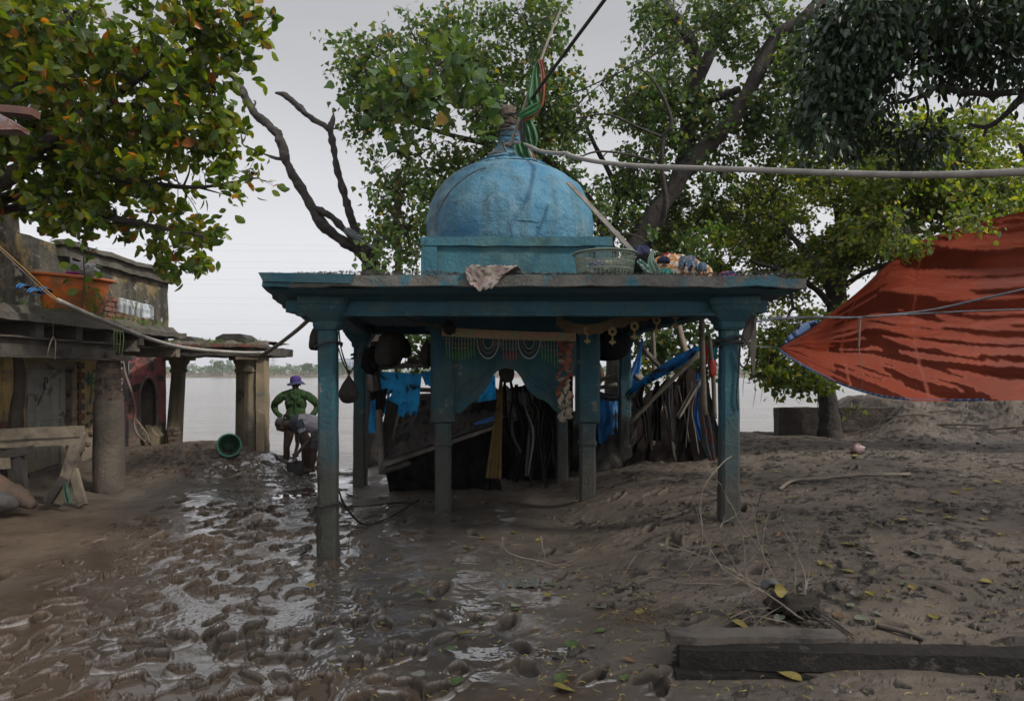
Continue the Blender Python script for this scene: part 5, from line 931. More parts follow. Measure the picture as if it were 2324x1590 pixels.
for (xa, xb, ya, yb, lab) in ((487, 562, 757, 790, 'larger, right'), (388, 446, 763, 778, 'flatter, left')):
    m = MB(); a = P(xa, yb, 11.6); b = P(xb, ya, 11.6); m.prism([a, Vector((b.x, a.y, a.z)), Vector((b.x-.02, a.y, b.z-.07)), Vector((b.x-.12, a.y, b.z)), Vector((a.x+.14, a.y, b.z)), Vector((a.x+.02, a.y, b.z-.06))], (0, .5, 0)); m.rough(.014, 4, 2); m.build('stone_slab', mat('dark_stone', (.055, .05, .044), (.03, .028, .025), 4, .9, .9), po, label=lab+' dark stone on the porch roof')
def stcol(px, Y, zb, w_, zt=1.905, lean=0, lab=None):
    x = P(px, 0, Y).x; m = MB(); f_ = lambda a, z: 1+.035*math.cos(a*8)
    m.lathe((x, Y, 0), [(w_*.53, zb-.4), (w_*.53, zb+.2), (w_*.5, zb+.6), (w_*.46, 1.35), (w_*.44, 1.62)], 32, mod=f_); m.lathe((x, Y, 0), [(w_*.45, 1.62), (w_*.56, 1.64), (w_*.56, 1.67), (w_*.47, 1.69), (w_*.5, 1.74), (w_*.64, 1.80), (w_*.66, 1.84), (w_*.45, 1.85)], 32); m.box((x, Y, 1.875), (w_*1.5, w_*1.5, .07), seg=.06)
    for i, p in enumerate(m.v): p.x += lean*(1.9-p.z)
    m.rough(.008, 5, 3); return m.build('column', stone_col, po, label=lab)
stcol(408, 12.3, .2, .27, lean=-.07); x_ = P(408, 0, 12.3).x
for k in range(7): m = MB(); m.box((x_-.07*(1.9-.3)+.08, 12.15, .12+k*.085), (.14, .16, .07), rot=(0, 0, random.uniform(-.3, .3)), seg=.04); m.rough(.014, 8); m.build('exposed_brick', brick_m, po)
stcol(549, 12.1, -.1, .22); stcol(570, 11.6, -.1, .25)
m = MB(); m.box((P(594, 0, 11.55).x, 11.6, .85), (.14, .24, 2.15), seg=.1); m.rough(.012, 4, 3); m.build('stone_jamb', mat('pale_jamb', (.26, .20, .13), (.16, .13, .09), 3, .85, .6, 16, c3=(.08, .10, .085), d=(4, .58, .66)), po)
m = MB(); m.box((P(577, 0, 11.5).x, 11.6, 1.93), (.40, .32, .10), seg=.06); m.rough(.02, 5, 2); m.build('capital_block', stone_col, po)
# ---------------------------------------------------------------- things on the ledge
tcx = Vector((-5.83, 9.05, 2.44)); tm_ = mat('orange_plastic', (.75, .20, .04), (.66, .16, .03), 3, .5, .25, 12, c3=(.27, .12, .05), d=(2.4, .50, .62), trans=.12)
tub = thing('wash_tub', tcx, 'big orange plastic tub standing on the mossy ledge', 'tub'); rt_ = (R(2), R(5), 0)
m = MB(); m.lathe(tcx, [(.01, 0), (.325, 0), (.335, .02), (.40, .30), (.44, .425), (.43, .425), (.39, .30), (.32, .03), (.01, .02)], 60, rot=rt_, cap=False); m.build('tub_body', tm_, tub, smooth=True)
m = MB(); m.lathe(tcx, [(.43, .42), (.475, .415), (.49, .425), (.485, .445), (.45, .455), (.43, .45), (.43, .42)], 60, rot=rt_, cap=False); m.build('rim', mat('orange_rim', (.60, .17, .05), (.52, .14, .04), 5, .5), tub, smooth=True)
plw = mat('thin_white_plastic', (.55, .52, .56), (.42, .38, .42), 7, .35, .6, 14, trans=.35)
m = MB(); m.ball(tcx+Vector((.14, .0, .50)), (.20, .17, .13), .30, 3, 26); m.rough(.01, 8, 2); pb_ = m.build('plastic_bag', plw, smooth=True, label='white tied plastic bag lying in the orange tub', cat='bag')
MB().curve([(*(tcx+Vector((.03, .0, .58))), .035), (*(tcx+Vector((-.01, 0, .64))), .022), (*(tcx+Vector((-.02, 0, .72))), .018)], None, 8, 5, nz=.4).build('bag_handle', plw, pb_)
m = MB(); m.ball(tcx+Vector((.17, -.26, .455)), (.09, .06, .02), .3, 3, 12); m.build('magenta_cloth', plain('magenta_cloth', (.45, .05, .30), .8), smooth=True, label='magenta cloth showing at the tub rim under the plastic bag', cat='cloth')
# shrink-wrapped bottles
clr = NT('clear_plastic'); clr.set('Base Color', (.80, .84, .88)); clr.set('Roughness', .18); clr.b.inputs['Alpha'].default_value = .42; clr.set('Specular IOR Level', .8); clr.bump(clr.noise(18, 6), .7, .03); clr = clr.m
bpx = P(303, 712, 10.2); bp = thing('bottle_pack', bpx, 'shrink-wrapped pack of clear water bottles on the ledge end', 'bottle pack'); ux = Vector((.93, -.25, -.22)).normalized()
botm = NT('bottle_plastic'); botm.set('Base Color', (.72, .78, .84)); botm.set('Roughness', .2); botm.b.inputs['Alpha'].default_value = .6; botm = botm.m
for r_ in range(2):
    for k in range(5):
        c_ = bpx+ux*(k-2)*.095+Vector((0, r_*.095, -.02)); b = MB().lathe(c_, [(.038, 0), (.042, .01), (.042, .05), (.038, .06), (.042, .07), (.042, .13), (.034, .16), (.014, .19), (.014, .205)], 14).build('bottle', botm, bp, smooth=True)
        MB().lathe(c_, [(.0425, .07), (.0425, .12)], 14, cap=False).build('bottle_label', plain('grey_label', (.35, .42, .46), .5), b)
m = MB(); m.grid(lambda u, v: bpx+ux*(u-.5)*.55+Vector((0, -.055+.21*S(v, .45, .62)-.0*u, -.03+.21*math.sin(v*math.pi)**.35))+Vector((0, -.012*abs(math.sin(u*math.pi*5)), .012*abs(math.sin(u*math.pi*5)))), 50, 26); m.rough(.006, 9, 2); m.build('shrink_wrap', clr, bp, smooth=True)
# slippers
def slipper(c, yaw, lab, flip=0, sole=plain('black_rubber', (.03, .032, .036), .6), strap=plain('navy_strap', (.02, .025, .05), .5), band=plain('bright_blue_band', (.03, .25, .62), .5)):
    c = Vector(c); mm = Euler((0, flip, yaw)).to_matrix(); t = thing('slipper', c, lab, 'slipper', 'blue-banded slippers on the ledge'); O_ = [(-.13, .0), (-.12, .035), (-.05, .035), (.02, .045), (.09, .05), (.13, .03), (.14, 0), (.13, -.035), (.09, -.048), (.02, -.038), (-.05, -.03), (-.12, -.03)]
    m = MB(); m.prism([c+mm@Vector((x, y, 0)) for x, y in O_], mm@Vector((0, 0, .022))); m.build('sole', sole, t, bevel=.004)
    def arch(u, v, r_=1.0): a = math.pi*v; return c+mm@Vector((.0+.11*u, -.052*math.cos(a)*r_, .018+.055*math.sin(a)*(1-.3*u)*r_))
    m = MB(); m.grid(lambda u, v: arch(u, v), 8, 12); m.build('strap', strap, t, smooth=True, solid=.004)
    for u0 in (.15, .6): m = MB(); m.grid(lambda u, v: arch(u0+.14*u, v, 1.06), 2, 12); m.build('strap_band', band, t, smooth=True, solid=.003)
q1 = P(72, 668, 7.2); slipper(q1, R(-30), 'near slipper of the blue-striped pair on the mossy ledge', R(12)); q2 = P(96, 664, 7.5); slipper(q2, R(-30), 'far slipper of the blue-striped pair, half hidden behind its mate', R(12)); q3 = P(45, 658, 7.3); slipper(q3, R(-20), 'black slipper sole lying left of the blue-striped pair', R(8))
q = P(640/2.891/1.7625*1.0+300, 0, 10) if False else P(398, 783, 10.9); rdm = plain('red_strap', (.42, .02, .03), .5)
for k in (0, 1):
    c_ = P(393+k*16, 790, 10.9)+Vector((0, -.05, .0)); t = thing('flip_flop', c_, ('left', 'right')[k]+' one of two red-strapped flip-flops on the timber end', 'flip-flop'); m = MB(); m.ball(c_+Vector((0, 0, .01)), (.05, .11, .012), n=14); m.build('sole', plain('dark_sole', (.05, .035, .035), .8), t)
    MB().curve([tuple(c_+Vector((-.04, .03, .015))), tuple(c_+Vector((-.01, -.02, .055))), tuple(c_+Vector((0, -.06, .02)))], .008, 6, 5).build('strap', rdm, t); MB().curve([tuple(c_+Vector((.04, .03, .015))), tuple(c_+Vector((.01, -.02, .055))), tuple(c_+Vector((0, -.06, .02)))], .008, 6, 5).build('strap', rdm, t)
# pipe from the ledge across to the pavilion
cord('grey_pipe', [P(131, 681, 7.0), P(190, 708, 7.5), P(270, 742, 8.2), P(350, 772, 9.2), P(420, 789, 10.1), P(500, 797, 10.9), P(560, 800, 11.25), P(600, 800, 11.3)], .026, pipe_m, 'long grey plastic pipe sagging from the ledge to the porch column', 'pipe', n=10)
cord('grey_pipe', [P(594, 806, 11.3), P(620, 790, 11.0), P(650, 768, 10.4), P(680, 744, 9.7), P(706, 720, 9.0)], .030, pipe_dk, 'darker pipe rising from the porch column to the pavilion eave', 'pipe', n=10)
ylw = plain('yellow_wire', (.45, .30, .08), .6); pkw = plain('pale_wire', (.36, .27, .24), .6)
cord('wire', [P(-40, 525, 6.1), P(0, 560, 6.3), P(60, 614, 6.6), P(110, 662, 6.9), P(134, 682, 7.0)], .005, ylw, 'yellowish wire running down to the pipe end, the upper of two', 'wire')
cord('wire', [P(-40, 532, 6.1), P(0, 566, 6.3), P(55, 618, 6.6), P(100, 660, 6.9), P(131, 684, 7.0)], .004, pkw, 'pale wire running down to the pipe end, the lower of two', 'wire')
# hanging wishbone twig
m = MB(); a = lg(121, 708, -5.2); m.curve([tuple(lg(121, 722, -5.2)), tuple(lg(120, 763, -5.2))], .002, 4); m.curve([tuple(lg(120, 764, -5.2)), tuple(lg(112, 785, -5.2)), tuple(lg(107, 809, -5.2))], .005, 5); m.curve([tuple(lg(120, 764, -5.2)), tuple(lg(126, 775, -5.2)), tuple(lg(125, 815, -5.2))], .005, 5); m.build('forked_twig', twig_pale, label='pale forked twig hanging on a thread under the ledge', cat='twig')
# ---------------------------------------------------------------- sawhorse, frames and logs, lower left
sh = thing('broken_trestle', (*P(120, 0, 8.15).xy, 0), 'broken mud-caked wooden trestle in front of the door', 'trestle')
def beam(nm, a, b, w_, t_, par, mt=wood_m, up=(0, -1, 0), seg=.09, am=.008): m = MB(); m.bar(a, b, w_, t_, seg=seg, up=up); m.rough(am, 5, 2); return m.build(nm, mt, par)
beam('top_rail', P(-120, 990, 8.1), P(187, 978, 8.2), .13, .10, sh); beam('lower_rail', P(-120, 1012, 8.12), P(176, 1000, 8.2), .09, .07, sh)
beam('leg', P(184, 980, 8.2), P(130, 1140, 8.15), .12, .06, sh); beam('leg', P(166, 1065, 8.2), P(188, 1146, 8.1), .10, .05, sh); beam('leg', P(145, 1085, 8.0), P(107, 1142, 7.95), .09, .05, sh, wood_dk); beam('leg', P(-60, 1000, 8.1), P(-90, 1150, 8.1), .12, .06, sh)
strip('green_rag', [(148, 1090, 7.9, 3), (150, 1115, 7.9, 7), (154, 1142, 7.88, 8)], 0, mat('dull_green_rag', (.05, .09, .06), (.03, .05, .035), 9), None, .6, seed=3, label='dull green rag hanging on the trestle foot', cat='rag')
fr = thing('broken_stool', (*P(25, 0, 7.9).xy, 0), 'dark broken stool frame at the left edge of the picture', 'stool')
beam('rail', P(-20, 1038, 7.85), P(75, 1019, 7.9), .09, .06, fr, wood_dk); beam('leg', P(35, 1036, 7.9), P(50, 1130, 7.85), .16, .07, fr, wood_dk); beam('leg', P(2, 1040, 8.0), P(8, 1130, 8.0), .09, .06, fr, wood_dk); beam('rail', P(-40, 1052, 7.8), P(20, 1050, 7.8), .12, .06, fr, wood_m)
MB().curve([(*P(-40, 1090, 7.6), .14), (*P(10, 1110, 7.6), .13), (*P(45, 1132, 7.6), .10), (*P(78, 1148, 7.6), .05)], None, 14, 8, nz=.3).build('log', mat('orange_brown_log', (.12, .075, .05), (.06, .045, .036), 4, .85, .9, 12), smooth=True, label='rough brown log lying at the left edge', cat='log')
m = MB(); m.ball(P(4, 1138, 7.5), (.18, .15, .12), .25, 3, 18); m.build('stone', mat('grey_stone', (.09, .085, .08), (.05, .047, .044), 6), smooth=True, label='grey stone beside the log at the left edge', cat='stone')
# ---------------------------------------------------------------- green bucket
bc = PG(520, 1034); bc = Vector((P(520, 0, bc.y).x, bc.y, bc.z+.165)); bm_ = mat('green_plastic', (.035, .12, .075), (.025, .08, .05), 4, .4, .2, 20, c3=(.04, .05, .04), d=(6, .55, .65)); bkt = thing('green_bucket', (bc.x, bc.y, bc.z-.165), 'green plastic bucket lying on its side on the mud bank', 'bucket')
rot_ = (R(84), 0, R(22)); m = MB(); m.lathe(bc, [(.002, -.30), (.115, -.30), (.13, -.27), (.165, .07), (.17, .10), (.162, .10), (.155, .06), (.12, -.26), (.002, -.28)], 40, rot=rot_, cap=False); m.build('bucket_body', bm_, bkt, smooth=True)
m = MB(); m.lathe(bc, [(.166, .075), (.186, .08), (.19, .10), (.176, .108), (.163, .10), (.163, .085)], 40, rot=rot_, cap=False); m.build('rim', plain('pale_green_rim', (.06, .19, .13), .4), bkt, smooth=True)
mr = Euler(rot_).to_matrix(); MB().curve([tuple(bc+mr@Vector((.18*math.cos(a), .18*math.sin(a)*.92, .06-.10*math.sin(a/1.0)))) for a in [i*math.pi/10 for i in range(11)]], .005, 6, 3).build('handle', plain('wire_handle', (.2, .2, .19), .4, metal=.6), bkt)
# ---------------------------------------------------------------- people
skin = mat('dark_skin', (.060, .034, .023), (.042, .024, .017), 9, .6, .2, 40); hairm = mat('grizzled_hair', (.12, .11, .105), (.05, .047, .045), 60, .9, .6, 90)
wrt = bpy.data.textures.new('cloth_wrinkles', 'CLOUDS'); wrt.noise_scale = .07; wrt.noise_depth = 3
def wrinkle(o, st=.022): dm = o.modifiers.new('wrinkle', 'DISPLACE'); dm.texture = wrt; dm.strength = st; dm.mid_level = .5; return o
def remesh(o, vs, sm=3):
    r_ = o.modifiers.new('remesh', 'REMESH'); r_.mode = 'VOXEL'; r_.voxel_size = vs; r_.use_smooth_shade = True; s_ = o.modifiers.new('smooth', 'SMOOTH'); s_.factor = .5; s_.iterations = sm
def limb(m, pts, n=14): m.curve(pts, None, n, 5)
def hand(m, w, d, side, s_=1.0, curl=.5, up=Vector((0, 0, 1)), fan=.012):
    """palm from wrist w along d; five fingers"""
    w = Vector(w); d = Vector(d).normalized(); sd_ = d.cross(up).normalized()*side; nn2 = sd_.cross(d).normalized(); m.curve([(*w, .022), (*(w+d*.045), .030), (*(w+d*.085), .028)], None, 10, 4); m.ball(w+d*.055, (.034, .034, .022), n=10)
    for k, ln in enumerate((.070, .078, .073, .058)):
        b = w+d*.085+sd_*(.027-.018*k); m.curve([(*b, .0095), (*(b+d*ln*.45+sd_*fan*(1.5-k)*.6), .0088), (*(b+d*ln*(.85-curl*.3)-nn2*curl*.035*side+sd_*fan*(1.5-k)), .0072)], None, 7, 3)
    b = w+d*.03+sd_*.028; m.curve([(*b, .012), (*(b+d*.03+sd_*.025), .0105), (*(b+d*.058+sd_*.030-nn2*.01), .008)], None, 7, 3)
def head(m, c, fwd, up=Vector((0, 0, 1)), s_=1.0):
    """skull, jaw, nose, lips, ears, brow around centre c"""
    c = Vector(c); f = Vector(fwd).normalized(); r = f.cross(up).normalized(); u = r.cross(f); Q = lambda a, b, e: c+r*a*s_+f*b*s_+u*e*s_
    M3 = Matrix((r, f, u)).transposed().to_euler(); m.ball(Q(0, -.012, .028), (.074*s_, .090*s_, .085*s_), n=20, rot=M3); m.ball(Q(0, .018, -.030), (.058*s_, .068*s_, .075*s_), n=18, rot=M3); m.ball(Q(0, .050, -.088), (.030*s_, .026*s_, .022*s_), n=12, rot=M3)
    m.curve([(*Q(0, .080, .02), .010*s_), (*Q(0, .098, -.012), .014*s_), (*Q(0, .094, -.022), .016*s_)], None, 8, 4)
    for sd_ in (-1, 1): m.ball(Q(sd_*.030, .072, .018), (.020*s_, .012*s_, .008*s_), n=10, rot=M3); m.ball(Q(sd_*.078, -.012, -.004), (.010*s_, .020*s_, .032*s_), n=10, rot=M3); m.ball(Q(sd_*.014, .090, -.026), (.010*s_, .010*s_, .008*s_), n=8, rot=M3); m.ball(Q(sd_*.028, .078, .004), (.012*s_, .007*s_, .006*s_), n=8, rot=M3)
    m.ball(Q(0, .082, -.052), (.026*s_, .010*s_, .007*s_), n=10, rot=M3); m.ball(Q(0, .079, -.062), (.022*s_, .010*s_, .007*s_), n=10, rot=M3)
Y1 = 11.75; Q1 = lambda x, y, dy=0: tuple(P(x, y, Y1+dy))
p1 = thing('person', (*P(671, 0, Y1).xy, P(0, 1078, Y1).z), 'standing man in purple bucket hat and green long-sleeved shirt, hands on hips, facing us', 'person')
m = MB(); head(m, Q1(671, 872), (0, -1, -.05), s_=.98); limb(m, [(*Q1(671, 880), .052), (*Q1(671, 897), .058)])
for sx in (-1, 1):
    hx = 671+sx*14; kx = 671+sx*20.5; fx = (645, 692)[sx > 0]
    limb(m, [(*Q1(hx, 962), .095), (*Q1(hx+sx*2, 990), .082), (*Q1(kx, 1014, -.03), .056), (*Q1(kx-sx*0, 1035, 0), .055), (*Q1(fx, 1062, .02), .036), (*Q1(fx, 1070, .02), .038)])
    ax, ay = Q1(fx, 1071, .02)[0], Y1; zf = P(0, 1077, Y1).z
    dx = -.10 if sx < 0 else .03; m.curve([(ax, ay+.05, zf+.03, .034), (ax+dx*.4, ay-.05, zf+.035, .036), (ax+dx, ay-.15, zf+.018, .030), (ax+dx*1.3, ay-.20, zf+.012, .020)], None, 10, 4)
    for k in range(5): m.curve([(ax+dx*1.3+(k-2)*.016, ay-.20, zf+.012, .010), (ax+dx*1.4+(k-2)*.018, ay-.235+abs(k-1)*.006, zf+.008, .008)], None, 6, 3)
    hw = Vector(Q1(671+sx*25.5, 944, -.05)); tgt = Vector(Q1(671+sx*14, 934, -.16)); limb(m, [(*Q1(671+sx*33, 948, -.0), .030), (*hw, .024)]); hand(m, hw, tgt-hw, -sx, up=Vector((0, -.5, 1)), curl=.6)
m.ball(Q1(671, 962), (.15, .11, .11), n=16)
b_ = m.build('body', skin, p1); remesh(b_, .0065)
for sx in (-1, 1): MB().ball(tuple(Vector(Q1(671, 872))+Vector((sx*.030, -.079, .006))), (.011, .006, .006), n=8).build('eye', plain('eye_white', (.35, .33, .3), .3), p1, smooth=True)
m = MB(); m.ball(Q1(671, 915), (.185, .115, .19), n=24); m.ball(Q1(671, 935, -.01), (.165, .115, .17), n=24); limb(m, [(*Q1(671, 940), .155), (*Q1(671, 960), .165)], 20); m.curve([(*Q1(643, 898), .072), (*Q1(657, 894), .082), (*Q1(671, 892), .085), (*Q1(685, 894), .082), (*Q1(699, 898), .072)], None, 12, 4)
for sx in (-1, 1): limb(m, [(*Q1(671+sx*18, 897), .080), (*Q1(671+sx*30, 899), .076), (*Q1(671+sx*41, 909), .066), (*Q1(671+sx*49, 921, .06), .058), (*Q1(671+sx*42, 937, .0), .050), (*Q1(671+sx*31, 946, -.03), .042)])
sh_ = mat('green_shirt', (.018, .050, .010), (.010, .028, .006), 7, .85, .8, 9, c3=(.04, .04, .03), d=(6, .6, .7), bd=.05); o = m.build('shirt', sh_, p1); remesh(o, .008, 2); wrinkle(o, .030)
m = MB(); [m.box(tuple(Vector(Q1(671+sx*11, 913, -.125))), (.10, .012, .05), rot=(R(-8), R(sx*4), 0)) for sx in (-1, 1)]; m.box(Q1(671, 925, -.128), (.022, .010, .36)); m.build('pocket_flap', sh_, o, bevel=.004)
m = MB(); m.curve([(*Q1(661, 893, -.06), .016), (*Q1(664, 901, -.11), .018), (*Q1(670, 906, -.125), .010)], None, 8, 4); m.curve([(*Q1(681, 893, -.06), .016), (*Q1(678, 901, -.11), .018), (*Q1(672, 906, -.125), .010)], None, 8, 4); m.build('collar', sh_, o, smooth=True)
m = MB()
for sx in (-1, 1): limb(m, [(*Q1(671+sx*10, 952), .130), (*Q1(671+sx*13, 964), .115), (*Q1(671+sx*14, 972), .104)], 18)
m.build('shorts', plain('dark_shorts', (.03, .03, .035), .9), p1, smooth=True)
hc = Vector(Q1(671, 866)); m = MB(); m.lathe(hc, [(.094, -.01), (.095, .03), (.086, .075), (.06, .10), (.02, .108), (.001, .108)], 28, rot=(R(4), 0, 0), cap=False)
m.build('hat_crown', plain('purple_cotton', (.040, .022, .13), .85, .4), p1, smooth=True)
m = MB(); m.lathe(hc, [(.093, .0), (.12, -.018), (.155, -.040)], 40, rot=(R(4), 0, 0), cap=False, mod=lambda a, z: 1+.05*math.sin(a*3+1)); [setattr(p, 'z', p.z+.014*math.sin((p.x-hc.x)*22)) for p in m.v]; m.build('hat_brim', plain('dark_navy_cotton', (.03, .035, .08), .85, .4), p1, smooth=True, solid=.004)
m = MB(); m.lathe(tuple(Vector(Q1(643.5, 945.5, -.04))), [(.030, -.006), (.034, 0), (.030, .006)], 16, rot=(0, R(60), 0), cap=False); m.build('bracelet', plain('white_metal', (.6, .6, .6), .3, metal=.6), p1)
# bending man
Y2 = 11.35; Q2 = lambda x, y, dy=0: tuple(P(x, y, Y2+dy))
p2 = thing('person', (*P(705, 0, Y2).xy, P(0, 1068, Y2).z), 'grey-haired man in grey shirt and shorts bending over to lift with a hoe', 'person')
m = MB(); hd = Vector((-.62, -.12, -.75)).normalized(); hu = Vector((-.72, 0, .62)); head(m, Q2(637, 964), hd, hu, .98); limb(m, [(*Q2(643, 962), .052), (*Q2(655, 962), .060), (*Q2(664, 962), .06)])
limb(m, [(*Q2(683, 966, -.13), .046), (*Q2(691, 980, -.15), .042), (*Q2(700, 998, -.18), .034), (*Q2(688, 1014, -.22), .033), (*Q2(676, 1027, -.24), .025)])
limb(m, [(*Q2(673, 975, .14), .044), (*Q2(674, 995, .12), .036), (*Q2(675, 1008, .05), .033), (*Q2(671, 1024, -.12), .024)])
hand(m, Q2(676, 1027, -.24), Vector((-.5, -.1, -.75)), 1, curl=.9, up=Vector((0, -1, 0))); hand(m, Q2(671, 1024, -.12), Vector((-.1, -.3, -.8)), -1, curl=.9, up=Vector((0, -1, 0)))
for dy, kx, fx in ((-.05, 712, 708), (.16, 703, 699)):
    limb(m, [(*Q2(726, 975, dy), .10), (*Q2(718, 1000, dy), .080), (*Q2(kx, 1024, dy), .057), (*Q2(kx, 1038, dy), .055), (*Q2(fx, 1060, dy), .036), (*Q2(fx, 1066, dy), .038)]); zf = P(0, 1070, Y2).z; fxw = Q2(fx, 0, dy)
    m.curve([(fxw[0]+.04, fxw[1]+.02, zf+.03, .034), (fxw[0]-.05, fxw[1]-.03, zf+.03, .034), (fxw[0]-.16, fxw[1]-.08, zf+.012, .022)], None, 10, 4)
    for k in range(5): m.curve([(fxw[0]-.16+.008*k, fxw[1]-.10+.016*k, zf+.012, .010), (fxw[0]-.195+.008*k, fxw[1]-.115+.018*k, zf+.008, .008)], None, 6, 3)
o = m.build('body', skin, p2); remesh(o, .0065)
m = MB(); hcc = Vector(Q2(635, 962)); r_ax = hd.cross(hu).normalized(); M3 = Matrix((r_ax, hd, r_ax.cross(hd))).transposed().to_euler(); uu = r_ax.cross(hd)
def hairf(u, v):
    th = u*math.tau; ph = v*1.75; d = Vector((math.sin(ph)*math.cos(th), -.15+math.sin(ph)*math.sin(th), math.cos(ph))); q = Vector(Q2(637, 964))+r_ax*(d.x*.079)+hd*(d.y*.093-.020)+uu*(d.z*.090+.030); return q
m.grid(hairf, 28, 14); m.rough(.003, 30); m.build('hair', hairm, p2, smooth=True)
m = MB(); m.curve([(*Q2(664, 964), .085), (*Q2(678, 961), .150), (*Q2(697, 960), .158), (*Q2(714, 964), .150), (*Q2(727, 972), .150)], None, 24, 6)
g_sh = mat('grey_tshirt', (.33, .32, .35), (.24, .23, .25), 5, .9, .8, 9, c3=(.09, .085, .09), d=(5, .56, .66), bd=.05)
o = m.build('shirt', g_sh, p2); remesh(o, .008, 2); wrinkle(o, .024)
m = MB(); m.curve([(*Q2(660, 964), .088), (*Q2(670, 962), .140), (*Q2(684, 960.5), .160)], None, 24, 6); limb(m, [(*Q2(678, 956, -.12), .085), (*Q2(682, 968, -.16), .073), (*Q2(686, 976, -.17), .066)]); limb(m, [(*Q2(672, 958, .12), .08), (*Q2(673, 972, .15), .07)])
o2 = m.build('shirt_yoke', mat('slate_yoke', (.055, .06, .08), (.035, .038, .05), 5, .9, .8, 9, bd=.05), o); remesh(o2, .008, 2); wrinkle(o2, .024)
m = MB(); limb(m, [(*Q2(684, 973, -.168), .072), (*Q2(688, 981, -.172), .066)]); m.build('sleeve_cuff', plain('pale_grey_cuff', (.26, .27, .31), .9), o, smooth=True)
m = MB(); m.ball(Q2(725, 972, .04), (.17, .17, .17), n=18)
for dy, kx in ((-.05, 713), (.16, 706)): limb(m, [(*Q2(725, 978, dy), .13), (*Q2(719, 1000, dy), .11), (*Q2(kx, 1016, dy), .092)], 18)
o = m.build('shorts', mat('mauve_shorts', (.105, .09, .095), (.06, .052, .058), 5, .9, .8, 9, bd=.05), p2); remesh(o, .008, 2); wrinkle(o, .026)
hz_ = P(0, 1079, Y2-.25).z; hoe = thing('digging_hoe', (*P(669, 0, Y2-.25).xy, hz_), 'dark broad-bladed hoe held down on the mud by the bending man', 'hoe')
m = MB(); tlc = [P(650, 1047, Y2-.25), P(689, 1047, Y2-.25), P(687, 1078, Y2-.32), P(653, 1079, Y2-.32)]; m.grid(lambda u, v: (tlc[0].lerp(tlc[1], u)).lerp(tlc[3].lerp(tlc[2], u), v)+Vector((0, -.02*math.sin(u*3.14)-.015*math.sin(v*3.1), 0)), 10, 10); m.build('blade', plain('dark_iron', (.010, .0095, .010), .7, .5), hoe, smooth=True, solid=.006)
MB().lathe(P(670, 1043, Y2-.27), [(.020, -.05), (.030, -.045), (.034, 0), (.030, .045), (.022, .05)], 16, rot=(R(80), 0, 0)).build('socket', plain('worn_steel', (.09, .085, .085), .35, metal=.7), hoe, smooth=True)
MB().curve([tuple(P(670, 1043, Y2-.30)), tuple(P(671, 1036, Y2-.22)), tuple(P(674, 1025, Y2-.05))], .017, 10, 4).build('handle', mat('hoe_handle', (.20, .15, .10), (.13, .10, .07), 9), hoe, smooth=True)
# ---------------------------------------------------------------- right bank: wall, tarp
wb = P(1767, 992, 12.1); m = MB(); z0 = -.4; z1 = P(0, 925, 12.1).z; xw0 = wb.x; m.box((xw0+1.1, 12.2, (z0+z1)/2), (2.2, .26, z1-z0), seg=.1); m.rough(.016, 4, 3); m.build('river_wall', mat('dark_brick_wall', (.07, .055, .045), (.038, .031, .027), 6, .9, .9, 16, c3=(.11, .09, .075), d=(5, .6, .7), bd=.05), label='low dark brick wall standing at the river edge by the tree', cat='wall')
tp_ = thing('red_tarpaulin', P(2100, 910, 9.2), 'big red tarpaulin sheet stretched from a point up to the right edge', 'tarpaulin')
TIP = P(1768, 790, 8.95)
_cc = {}
def crv(pts, t):
    c = _cc.setdefault(id(pts), None) or _cc.__setitem__(id(pts), cr(pts, 10)) or _cc[id(pts)]
    return Vector(c[min(int(t*(len(c)-1)+.5), len(c)-1)])
top_ = [P(1768, 790, 8.95), P(1840, 746, 9.01), P(1885, 711, 9.05), P(1962, 650, 9.10), P(2031, 583, 9.15), P(2070, 556, 9.17), P(2116, 536, 9.20), P(2192, 514, 9.25), P(2324, 480, 9.15), P(2700, 400, 8.65), P(3300, 300, 8.05)]
bot_ = [P(1768, 790, 8.95), P(1815, 822, 8.99), P(1880, 856, 9.05), P(1940, 882, 9.09), P(2000, 900, 9.13), P(2060, 908, 9.17), P(2130, 911, 9.21), P(2220, 910, 9.23), P(2324, 908, 9.15), P(2700, 905, 8.65), P(3300, 905, 8.05)]
def tf(u, v):
    a = crv(top_, u); b = crv(bot_, u); p = a.lerp(b, v); k_ = S(u, 0, .25); h_ = (a-b).length
    p.y += .38*math.sin(v*math.pi)*float(k_)                        # belly
    q = Vector((u*7, v*3, 1)); fo = .028*mn.noise(Vector((u*1.4+v*1.2, v*7-u*3.0, 2)))*2+.022*mn.noise(Vector((u*2.2, v*18-u*8, 6)))+.008*mn.noise(Vector((u*9, v*34-u*16, 9)))
    fo += .016*math.sin(v*26-u*14+3*mn.noise(Vector((u*3, v*3, 8))))*float(S(v, .35, .8))*(.4+.6*float(S(u, .05, .3))); p.y -= fo*(.25+.75*min(1, h_)); return p
m = MB(); m.grid(tf, 200, 110); o = m.build('tarp_sheet', redtarp, tp_, smooth=True)
def hemf(u, v): a = tf(u*.72, .985); return a+Vector((0, -.012+.004*math.sin(v*3), -.03*v-.002))
m = MB(); m.grid(hemf, 110, 3); m.build('lower_hem', bluehem, tp_, smooth=True, solid=.004)
m = MB(); m.grid(lambda u, v: tf(.005+u*.15, 0)+Vector((-.035*v*math.sin(u*3.1)*2, .02, .045*v*math.sin(u*3.1)*2)), 30, 4); m.build('blue_flap', bluehem, tp_, smooth=True, solid=.004)
